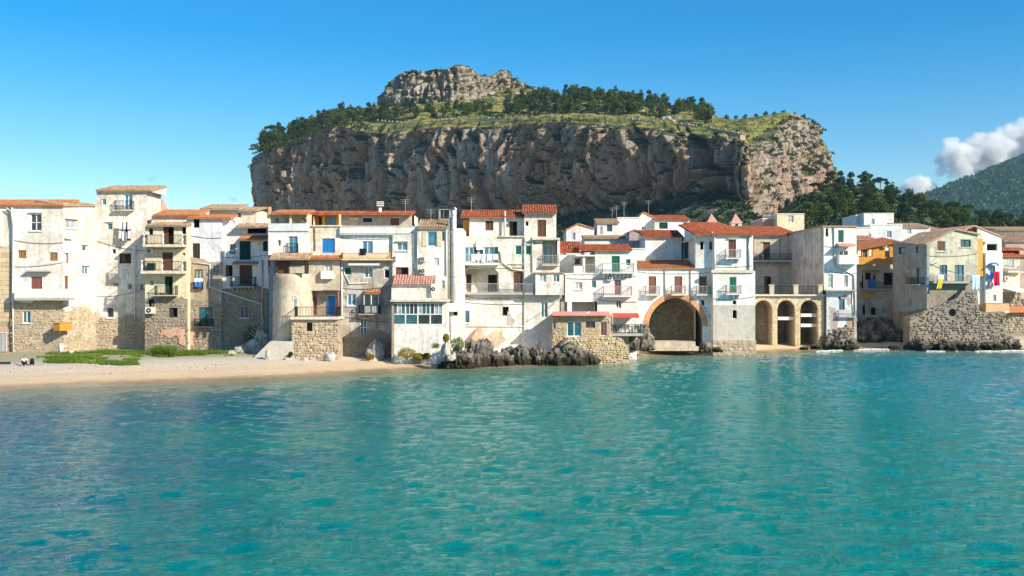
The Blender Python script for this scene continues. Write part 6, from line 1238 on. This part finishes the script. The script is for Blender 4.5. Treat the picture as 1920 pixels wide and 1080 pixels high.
for px, pyb, wd, hh, Y, lab in (
        (783, 680, 26, 17, 96.5, 'pale boulder on the sand below the veranda'), (806, 676, 22, 24, 97, 'pale boulder behind the yellow bushes'), (818, 668, 30, 30, 97.6, 'big bluish white boulder beside the veranda corner'), (836, 666, 22, 26, 98, 'white boulder under the round green bush'), (824, 680, 26, 14, 96.8, 'flat pale stone before the yellow bushes'), (845, 676, 20, 18, 98.4, 'pale boulder touching the black rocks'),
        (702, 678, 34, 42, 98.2, 'tall bluish boulder in the niche of the grey house'), (698, 682, 20, 12, 97, 'small white boulder capped by a bush before the grey house'), (667, 681, 12, 7, 97.3, 'small pale stone on the sand under the grey house'),
        (540, 682, 16, 16, 95.5, 'pale boulder at the foot of the tower buttress'), (571, 682, 14, 14, 95.5, 'pinkish boulder beside the hollow of the stone store'), (618, 682, 22, 24, 95.5, 'pale pointed boulder at the right corner of the stone store'), (503, 680, 12, 24, 95.8, 'white stone leaning on the tower buttress'),
        (116, 664, 15, 22, 101, 'white upright boulder in the grass by the left wall'), (476, 668, 34, 34, 102.6, 'shaded boulder beside the round tower'), (452, 670, 26, 24, 101.8, 'bluish boulder in the shaded grass corner'), (434, 672, 18, 15, 101, 'small shaded boulder left of the tower corner'), (490, 650, 24, 30, 103, 'upper shaded boulder against the tower corner'), (412, 674, 13, 7, 100, 'flat stone in the shaded grass'), (338, 668, 14, 8, 101, 'white stone by the tall grass clump'),
        (1205, 655, 34, 46, 117, 'pale rock mass holding the left foot of the great arch'), (1183, 658, 30, 34, 113, 'dark hollowed rock under the terrace deck'), (1322, 660, 20, 20, 119.8, 'dark rock at the right foot of the great arch'), (1345, 660, 18, 10, 119, 'low rock at the palazzo base')):
    rock(px, pyb, wd, hh, Y, lab, px > 1180)
for px, pyb, wd, hh, Y, lab in (
        (1575, 654, 50, 34, 130, 'dark rock at the foot of the grey sided house'), (1618, 651, 56, 44, 139, 'large shaded rock below the orange house, left one'), (1655, 650, 56, 48, 140, 'large shaded rock below the orange house, middle one'), (1694, 650, 50, 40, 138, 'large shaded rock below the orange house, right one'), (1640, 628, 60, 34, 143, 'upper shaded rock shelf under the orange house'), (1725, 656, 40, 22, 128.5, 'black rock under the left end of the rubble sea wall'), (1768, 656, 44, 20, 128.2, 'black rock under the middle of the rubble sea wall'), (1812, 656, 44, 18, 128.2, 'black rock under the right part of the rubble sea wall'),
        (1677, 655, 16, 8, 129, 'small black rock alone in the foam'), (1860, 655, 40, 14, 128.5, 'flat dark ledge below the orange balcony'), (1893, 655, 36, 24, 130, 'dark rock at the right end of the sea wall'), (1530, 655, 18, 9, 125.5, 'small rock on the sand below the arches'), (1508, 656, 14, 7, 125, 'grey stone on the sand in front of the right arch')):
    rock(px, pyb, wd, hh, Y, lab, True)
# salmon buttress leaning on the ivory house
a = P(868, 655, 108.5); e = MB(); b1 = P(905, 655, 108.5); tp = P(900, 614, 110.5); x1, x2 = 0, b1.x - a.x; hz_ = tp.z - a.z
e.add([(x1, -.6, -.5), (x2, -1.0, -.5), (x2, 2, -.5), (x1, 2, -.5), (x2 - .55, 1.6, hz_), (x2 - .2, 1.5, hz_), (x2 - .2, 2, hz_), (x2 - .55, 2, hz_)], [(0, 1, 5, 4), (1, 2, 6, 5), (3, 0, 4, 7), (4, 5, 6, 7)]); tag(e.build('leaning_buttress', M['salmon'], loc=a), 'salmon pink pointed buttress leaning on the ivory house above the rocks', 'buttress')
# ------------------------------------------------------------------ shrubs and grass
def shrub(px, pyb, wpx, hpx, Y, mat, label, n=900, group=None, stem=True):
    Y = Y * 1.055 if px < 826 else Y
    b = P(px, pyb, Y); wm = wpx / F * Y / 2; hm = hpx / F * Y; r = np.random.default_rng(int(px * 7)); d = r.normal(size=(n, 3)); d /= np.linalg.norm(d, axis=1)[:, None]; d *= r.uniform(.35, 1.05, (n, 1)) ** .5
    d *= (1 + .25 * fbm(d * 2.2, int(px), 3))[:, None]; C = np.stack([d[:, 0] * wm, d[:, 1] * wm * .9, (d[:, 2] * .5 + .5) * hm], 1); V, Q, rr = leaf_quads(C, np.full(n, .075), int(px))
    e = tag(empty('shrub', b), label, 'shrub', group); mesh_np('foliage', V, Q, mat, e, smooth=False, attrs=[('rnd', 'FACE', rr)]); mb = MB()
    for k in range(5): mb.tube([(0, 0, -.15), (math.cos(k * 1.3) * wm * .3, math.sin(k * 1.3) * wm * .3, hm * .4), (math.cos(k * 1.3) * wm * .55, math.sin(k * 1.3) * wm * .5, hm * .7)], [.03, .02, .008], 4)
    mb.build('stem', BARK, e)
for a_ in ((763, 672, 34, 20, 95.0, LEAFY, 'wide yellow bush at the left of the veranda foot'), (785, 675, 22, 13, 95.2, LEAFY, 'low orange yellow bush between the boulders below the veranda'), (800, 674, 15, 12, 95.4, GRASS, 'small bright green bush below the veranda'), (819, 654, 22, 14, 96.4, LEAFY, 'yellow green bush on the bluish white boulder'), (836, 642, 12, 16, 98.6, LEAFY, 'small yellow bush against the chimney wall'), (858, 656, 30, 24, 99.5, GRASS, 'round green bush right of the veranda'), (693, 674, 16, 10, 96.6, LEAFY, 'brown green bush on the small boulder before the grey house'), (842, 666, 16, 9, 98.2, GRASS, 'low green bush beside the black rocks'), (545, 668, 8, 8, 95.2, SCRUB, 'little grey green bush on the tower buttress'), (1886, 600, 14, 16, 133, LEAFY, 'yellow green bush at the right edge above the sea wall'), (476, 650, 40, 40, 104.0, LEAFD, 'dark ivy bush in the corner beside the round tower')): shrub(*a_)
def blades(name, label, xr, yr, n, h, seed, mask=True, kind='stuff', mat=GRASS):
    r = np.random.default_rng(seed); px = r.uniform(*xr, n); Y = r.uniform(*yr, n); x = (px - CX) / F * Y; z = ground_z(x, Y)
    if mask: f_ = np.minimum(np.minimum(px - xr[0], xr[1] - px) / 45, np.minimum(Y - yr[0], yr[1] + 4 - Y) / 3.0); k = fbm(np.stack([x * .30, Y * .42, x * 0], 1), seed, 4, .65) * 1.6 + .20 * np.clip((Y - 99) / 6, -1.2, 1) + .05 > .75 * (1 - np.clip(f_, 0, 1)) + .12; x, Y, z = x[k], Y[k], z[k]
    n = len(x); a = r.random(n) * 6.283; hh = h * r.uniform(.5, 1.2, n); w_ = .035 * r.uniform(.7, 1.5, n); lx, ly = r.normal(0, .35, n) * hh, r.normal(0, .35, n) * hh
    V = np.stack([np.stack([x - np.cos(a) * w_, Y - np.sin(a) * w_, z], 1), np.stack([x + np.cos(a) * w_, Y + np.sin(a) * w_, z], 1), np.stack([x + lx, Y + ly, z + hh], 1)], 1).reshape(-1, 3)
    o = mesh_np(name, V, np.arange(3 * n).reshape(-1, 3), mat, smooth=False, attrs=[('rnd', 'FACE', r.random(n))]); return tag(o, label, 'grass', kind=kind)
blades('grass', 'patchy bright green grass along the foot of the left houses', (55, 300), (91, 110), 46000, .24, 1)
blades('grass', 'shaded grass below the cream and bluish houses', (290, 480), (101, 109), 14000, .3, 3)
blades('grass_clump', 'tall bright green grass clump in front of the cream house', (288, 328), (102, 103.6), 2600, 1.0, 4, False)
# pebbles and litter on the upper beach
PB = [rock_mesh('pebble', 800 + i, .25, 2, .4, PALE) for i in range(3)]
mb = MB(); r = random.Random(9)
for i in range(520):
    px = r.uniform(-40, 330) if i < 380 else r.uniform(330, 830); Y = r.uniform(86, 97) if i < 380 else r.uniform(90, 97); x = (px - CX) / F * Y; d = Y - float(yshore(x))
    if d < 5: continue
    z = float(ground_z(np.array([x]), np.array([Y]))[0]); s = r.uniform(.03, .11); a = [(x + s * math.cos(t_) * r.uniform(.7, 1.2), Y + s * math.sin(t_) * r.uniform(.7, 1.2)) for t_ in (0, 1.26, 2.5, 3.8, 5.0)]
    mb.add([(u, v, z - .05) for u, v in a] + [(x + (u - x) * .6, Y + (v - Y) * .6, z + s * .7) for u, v in a], [(5, 6, 7, 8, 9)] + [(k, (k + 1) % 5, 5 + (k + 1) % 5, 5 + k) for k in range(5)], .01 + .98 * r.random())
tag(mb.build('pebbles', M['rub_grey']), 'pebbles and weed scattered over the upper beach', 'pebbles', kind='stuff')
# driftwood branch in the tower corner
b = P(476, 640, 108); mb = MB(); r = random.Random(3); tp = []
mb.tube([(0, 0, -.6), (.15, 0, .3), (.35, -.1, .9), (.5, -.1, 1.6)], [.08, .07, .06, .03], 6)
for k in range(7): z0 = .2 + k * .18; sg = -1 if k % 2 else 1; mb.tube([(.1 + z0 * .25, 0, z0), (.1 + z0 * .25 + sg * .4, -.1, z0 + .35), (.1 + z0 * .25 + sg * .75, -.15 * sg, z0 + .45 + .1 * k)], [.045, .03, .012], 5)
tag(mb.build('bare_branch', simple('driftwood', (.62, .52, .40), .9, .2), loc=b, smooth=True), 'bleached bare branch standing in the dark corner beside the round tower', 'branch')
# ------------------------------------------------------------------ laundry and small things
def hang(h, x0, y0, x1, y1, mat, name, label, cat='laundry', v=-1.0, group=None, folds=2, slant=0.0):
    a, b, c, d = h.w(x0, y0, v), h.w(x1, y0, v), h.w(x1 + slant, y1, v), h.w(x0 + slant, y1, v); cloth(name, label, cat, (a, b, c, d), M[mat], group, folds)
for k, (x, m_, w_) in enumerate(((224.5, 'whitecloth', 4), (229, 'greycloth', 2.5), (232, 'whitecloth', 4), (236.5, 'blackcloth', 2.5), (239.5, 'whitecloth', 5))): hang(TALL, x, 416, x + w_, 430 + (k % 2) * 4, m_, 'hanging_shirt', ['leftmost white', 'left grey', 'middle white', 'right black', 'rightmost white'][k] + ' garment on the upper line of the tall pale house', v=-.7, group='garments on the upper line')
for k, (x, m_, w_) in enumerate(((223, 'whitecloth', 5), (229, 'whitecloth', 4), (234, 'greycloth', 5), (240, 'whitecloth', 5))): hang(TALL, x, 433, x + w_, 447 + (k % 3) * 4, m_, 'hanging_shirt', ['leftmost white', 'second white', 'grey', 'rightmost white'][k] + ' garment on the lower line of the tall pale house', v=-.7, group='garments on the lower line')
hang(HD, 364, 522, 380, 528, 'whitecloth', 'hanging_towel', 'white towel over the small railing of the bluish house', v=-.45); hang(HD, 365, 529, 379, 537, 'bluecloth', 'hanging_towel', 'dark blue cloth over the small railing of the bluish house', v=-.47)
hang(HI, 674, 466, 686, 478, 'blackcloth', 'hanging_trousers', 'black trousers hanging over the bamboo railing', v=-.95)
for k, (x0, x1, y1) in enumerate(((884, 892, 491), (893, 902, 488), (903, 911, 492), (913, 923, 489), (924, 934, 487))): hang(HN, x0, 477, x1, y1, 'whitecloth', 'hanging_sheet', ['leftmost', 'second', 'middle', 'fourth', 'rightmost'][k] + ' white sheet on the balcony of the wide ivory house', v=-1.38, group='white sheets on the ivory balcony')
HX = [o for o in bpy.data.objects if o.get('label', '').startswith('orange upper')][0]
def hangw(Y, x0, y0, x1, y1, mat, name, label, cat='laundry', folds=2, slant=0): cloth(name, label, cat, (P(x0, y0, Y), P(x1, y0, Y), P(x1 + slant, y1, Y), P(x0 + slant, y1, Y)), M[mat], None, folds)
hangw(144.8, 1619, 524, 1626, 545, 'pinkcloth', 'hanging_dress', 'pink garment hanging on the shaded balcony'); hangw(144.8, 1629, 523, 1641, 538, 'bluecloth', 'hanging_towel', 'bright blue towel on the shaded balcony')
hang(HZ, 1759, 515, 1769, 523, 'whitecloth', 'hanging_towel', 'small white cloth above the yellow cloth', v=-1.05); hang(HZ, 1760, 522, 1769, 542, 'yellowcloth', 'hanging_towel', 'bright yellow cloth hanging from the balcony', v=-1.07, slant=-5); hang(HZ, 1822, 516, 1837, 544, 'palebluecloth', 'hanging_sheet', 'pale blue sheet hanging at the right end of the balcony', v=-1.1)
hangw(131.2, 1863, 509, 1874, 535, 'redcloth', 'hanging_towel', 'bright red cloth on the white strip wall'); hangw(131.3, 1856, 508, 1862, 523, 'bluecloth', 'hanging_towel', 'blue cloth beside the red cloth'); hangw(131.3, 1856, 530, 1862, 538, 'pinkcloth', 'hanging_cloth', 'small pale cloth below the blue cloth')
# blue hooped hood over the window
c0 = P(1861, 499, 131.5); mb = MB(); n = 10
for k in range(n):
    a0, a1 = math.pi * k / n, math.pi * (k + 1) / n; f = lambda a, y_, r_: (r_ * math.cos(a), y_, .75 * r_ * math.sin(a))
    mb.add([f(a0, 0, .62), f(a1, 0, .62), f(a1, -.5, .62), f(a0, -.5, .62), f(a0, -.5, .40), f(a1, -.5, .40)], [(0, 1, 2, 3), (3, 2, 5, 4)])
tag(mb.build('hooped_awning', M['bluecloth'], loc=c0), 'blue hooped awning over the window of the white strip wall', 'awning')
# terrace furniture beside the arch
def chair_set(px, Y, kind, label, group, rz=0.0):
    z = HR.w(1170, 625, .5).z; b = P(px, 540, Y); e = tag(empty(kind, (b.x, b.y, z), rz), label, 'chair' if kind == 'chair' else 'table', group); mt = M['paintdg']
    if kind == 'chair':
        m1 = MB(); m1.box(-.24, -.24, .42, .24, .24, .47); m1.build('seat', mt, e); m1 = MB()
        for k in range(4): m1.box(-.22, .2, .52 + k * .11, .22, .24, .60 + k * .11)
        m1.box(-.24, .2, .47, -.2, .24, .95); m1.box(.2, .2, .47, .24, .24, .95); m1.build('backrest', mt, e)
        for sx in (-.22, .22):
            for sy in (-.22, .22): m1 = MB(); m1.box(sx - .025, sy - .025, 0, sx + .025, sy + .025, .42); m1.build('leg', mt, e)
    else:
        m1 = MB(); m1.tube([(0, 0, .7), (0, 0, .75)], .45, 14); m1.build('table_top', mt, e); m1 = MB(); m1.tube([(0, 0, .04), (0, 0, .7)], .05, 6); m1.build('pedestal', mt, e); m1 = MB(); m1.tube([(0, 0, 0), (0, 0, .04)], .28, 10); m1.build('foot', mt, e)
for px, Y, k_, lab in ((1152, 111, 'chair', 'leftmost dark green chair on the small terrace'), (1160, 111, 'table', 'left dark green table on the small terrace'), (1168, 111, 'chair', 'dark green chair between the two terrace tables, left one'), (1176, 111.2, 'chair', 'dark green chair between the two terrace tables, right one'), (1185, 111, 'table', 'right dark green table on the small terrace'), (1194, 111, 'chair', 'rightmost dark green chair on the small terrace')): chair_set(px, Y, k_, lab, 'terrace furniture')
# flower pots
def pot(h, px, py, v, label):
    b = h.w(px, py, v); e = tag(empty('flower_pot', b), label, 'flower pot', 'window flower pots'); m1 = MB(); m1.tube([(0, 0, 0), (0, 0, .2), (0, 0, .24)], [.09, .13, .15], 8); m1.build('pot', M['terracotta'], e); r = np.random.default_rng(int(px)); C = r.normal(0, .11, (60, 3)) + np.array([0, 0, .38]); V, Q, rr = leaf_quads(C, np.full(60, .06), int(px)); mesh_np('plant', V, Q, GRASS, e, smooth=False, attrs=[('rnd', 'FACE', rr)])
for px, lab in ((370, 'left flower pot on the railed window of the lower stone wall'), (383, 'middle flower pot on the railed window of the lower stone wall'), (396, 'right flower pot on the railed window of the lower stone wall')): pot(HD, px, 612, -.3, lab)
# beach things at the far left
b = P(11, 670, 106.5); mb = MB(); mb.tube([(0, 0, -.1), (0, 0, .1), (0, 0, .5), (0, 0, .58)], [.28, .32, .42, .46], 12); tag(mb.build('terracotta_pot', M['terracotta'], loc=b, smooth=True), 'terracotta tub at the foot of the left edge house', 'pot')
b = P(133, 668, 105); mb = MB(); mb.tube([(0, 0, -.1), (0, 0, .5), (0, 0, .54)], [.2, .27, .29], 10); tag(mb.build('bucket', M['paintw'], loc=b, smooth=True), 'white bucket in the grass by the left wall', 'bucket')
b = P(10, 682, 94); mb = MB(); mb.box(-.5, -.2, -.05, .4, .2, .12); mb.box(-.45, -.25, .12, .45, .25, .17); tag(mb.build('plank', M['wooddk'], loc=b), 'dark plank lying on the sand at the left edge', 'plank')
# seated person
def skinned(name, joints, edges, mat, parent, root=0, sub=2):
    me = bpy.data.meshes.new(name); me.from_pydata([j[0] for j in joints], edges, []); o = bpy.data.objects.new(name, me); col.objects.link(o); o.parent = parent
    md = o.modifiers.new('skin', 'SKIN'); me.skin_vertices or None
    bm = bmesh.new(); bm.from_mesh(me); ly = bm.verts.layers.skin.verify(); bm.verts.ensure_lookup_table()
    for v, j in zip(bm.verts, joints): v[ly].radius = (j[1], j[1] * (j[2] if len(j) > 2 else 1)); v[ly].use_root = False
    bm.verts[root][ly].use_root = True; bm.to_mesh(me); bm.free(); me.materials.append(mat); md.use_smooth_shade = True; s_ = o.modifiers.new('sub', 'SUBSURF'); s_.levels = sub; s_.render_levels = sub; return o
b = P(46, 683, 93.0); gz0 = float(ground_z(np.array([b.x]), np.array([b.y]))[0])
e = tag(empty('person', (b.x, b.y, gz0), R(20)), 'person in white top and black trousers sitting on the sand', 'person')
sk = [((0, 0, .14), .13), ((0, .06, .38), .12), ((0, .08, .58), .115), ((0, .05, .67), .05), ((0, .02, .78), .095), ((0, 0, .87), .085)]
L = [((sx * .09, -.12, .14), .09) for sx in (-1, 1)]
J = sk + [((-.17, .07, .57), .055), ((-.24, -.08, .38), .045), ((-.14, -.30, .40), .035), ((-.10, -.38, .41), .03), ((.17, .07, .57), .055), ((.24, -.08, .38), .045), ((.14, -.30, .40), .035), ((.10, -.38, .41), .03),
          ((-.10, -.08, .15), .09), ((-.14, -.38, .44), .07), ((-.13, -.58, .08), .05), ((-.13, -.74, .05), .04), ((.10, -.08, .15), .09), ((.14, -.38, .44), .07), ((.13, -.58, .08), .05), ((.13, -.74, .05), .04)]
skinned('body', J, [(0, 1), (1, 2), (2, 3), (3, 4), (4, 5), (2, 6), (6, 7), (7, 8), (8, 9), (2, 10), (10, 11), (11, 12), (12, 13), (0, 14), (14, 15), (15, 16), (16, 17), (0, 18), (18, 19), (19, 20), (20, 21)], M['skin'], e)
skinned('shirt', [((0, 0, .2), .155), ((0, .06, .38), .145), ((0, .08, .57), .135), ((-.17, .07, .57), .075), ((-.22, -.03, .45), .07), ((.17, .07, .57), .075), ((.22, -.03, .45), .07)], [(0, 1), (1, 2), (2, 3), (3, 4), (2, 5), (5, 6)], M['whitecloth'], e)
skinned('trousers', [((0, 0, .14), .15), ((-.10, -.08, .16), .11), ((-.14, -.38, .44), .09), ((-.13, -.57, .11), .07), ((.10, -.08, .16), .11), ((.14, -.38, .44), .09), ((.13, -.57, .11), .07)], [(0, 1), (1, 2), (2, 3), (0, 4), (4, 5), (5, 6)], M['blackcloth'], e)
skinned('hair', [((0, .06, .80), .09), ((0, .03, .89), .09), ((0, .09, .70), .06)], [(0, 1), (0, 2)], M['hair'], e)
b = P(60, 683, 93.3); mb = MB(); gz1 = float(ground_z(np.array([b.x]), np.array([b.y]))[0]); mb.tube([(0, 0, -.02), (0, 0, .1), (0, .02, .35), (0, .05, .55), (0, .06, .62)], [.16, .2, .19, .14, .05], 10); mb.tube([(-.08, -.15, .12), (-.09, -.22, .3), (-.07, -.12, .5)], .025, 5); mb.tube([(.08, -.15, .12), (.09, -.22, .3), (.07, -.12, .5)], .025, 5); tag(mb.build('backpack', M['blackcloth'], loc=(b.x, b.y, gz1), smooth=True), 'black backpack standing on the sand beside the seated person', 'backpack')
# ------------------------------------------------------------------ clouds (beyond the haze) and haze
t = NT('cloud_vapour'); t.n.remove(t.b); pv = t.n.new('ShaderNodeVolumePrincipled'); pv.inputs['Color'].default_value = (1, 1, 1, 1); pv.inputs['Anisotropy'].default_value = .0
tc = t.n.new('ShaderNodeTexCoord'); ln = t.n.new('ShaderNodeVectorMath'); ln.operation = 'LENGTH'; t.l.new(tc.outputs['Object'], ln.inputs[0])
core = t.math('SUBTRACT', 1.0, ln.outputs['Value']); nz1 = t.noise(.016, 5, .6); dn_ = t.math('ADD', core, t.math('MULTIPLY', t.math('SUBTRACT', nz1, .5), 1.5))
t.l.new(t.ramp(t.math('SUBTRACT', dn_, .12), [(0.0, 0), (.24, .019)]), pv.inputs['Density']); t.l.new(pv.outputs[0], t.n['Material Output'].inputs['Volume']); CLOUD = t.m
def cloud(label, puffs, seed, Y=6500):
    bm = bmesh.new(); bmesh.ops.create_icosphere(bm, subdivisions=3, radius=1.0); B = np.array([v.co[:] for v in bm.verts]); Fq = np.array([[v.index for v in f.verts] for f in bm.faces]); bm.free()
    c0 = P(puffs[0][0], puffs[0][1], Y); e = tag(empty('cloud', c0), label, 'cloud'); me = None
    for k, (px, py, rp) in enumerate(puffs):
        c = P(px, py, Y + (k % 3 - 1) * 60); rr = rp / F * Y * 1.36
        if me is None: o = mesh_np('puff', B, Fq, CLOUD, e); me = o.data
        else: o = bpy.data.objects.new('puff', me); col.objects.link(o); o.parent = e
        o.location = c - c0; o.scale = (rr, rr * .9, rr * .85)
cloud('small white cumulus cloud low over the wooded slope', [(1722, 350, 20), (1705, 352, 15), (1740, 352, 15), (1728, 340, 13), (1712, 342, 11), (1692, 356, 9), (1752, 360, 9)], 11)
cloud('large white cumulus cloud above the far mountain', [(1790, 290, 26), (1783, 270, 14), (1772, 300, 16), (1812, 295, 26), (1838, 280, 28), (1836, 264, 16), (1866, 280, 32), (1895, 268, 34), (1925, 262, 40), (1970, 270, 50), (1850, 310, 30), (1890, 310, 34), (1800, 320, 22), (1765, 320, 12), (2020, 280, 50), (1930, 245, 14), (1880, 252, 14)], 41)
t = NT('haze_air'); t.n.remove(t.b); pv = t.n.new('ShaderNodeVolumePrincipled'); pv.inputs['Color'].default_value = (.42, .72, 1, 1); pv.inputs['Density'].default_value = .00006; pv.inputs['Anisotropy'].default_value = .0; t.l.new(pv.outputs[0], t.n['Material Output'].inputs['Volume'])
mb = MB(); mb.box(-4300, -4300, -6, 4300, 4300, 640); tag(mb.build('haze', t.m), 'thin blue sea air over the whole bay', 'haze', kind='stuff')

# tell look-alikes apart by their order from the left
ORD = ['leftmost', 'second', 'third', 'fourth', 'fifth', 'sixth', 'seventh', 'eighth', 'ninth', 'tenth']
same = {}
for o in col.objects:
    if o.get('category') in ('tree', 'rock') and o.parent is None: same.setdefault(o['label'], []).append(o)
for lab, os_ in same.items():
    if len(os_) < 2: continue
    os_.sort(key=lambda o: o.location.x / o.location.y)
    for k, o in enumerate(os_):
        new = (ORD[k] if k == 0 else ORD[k] + ' from left') + ' ' + lab if k < len(ORD) else lab
        if len(new.split()) <= 16: o['label'] = new
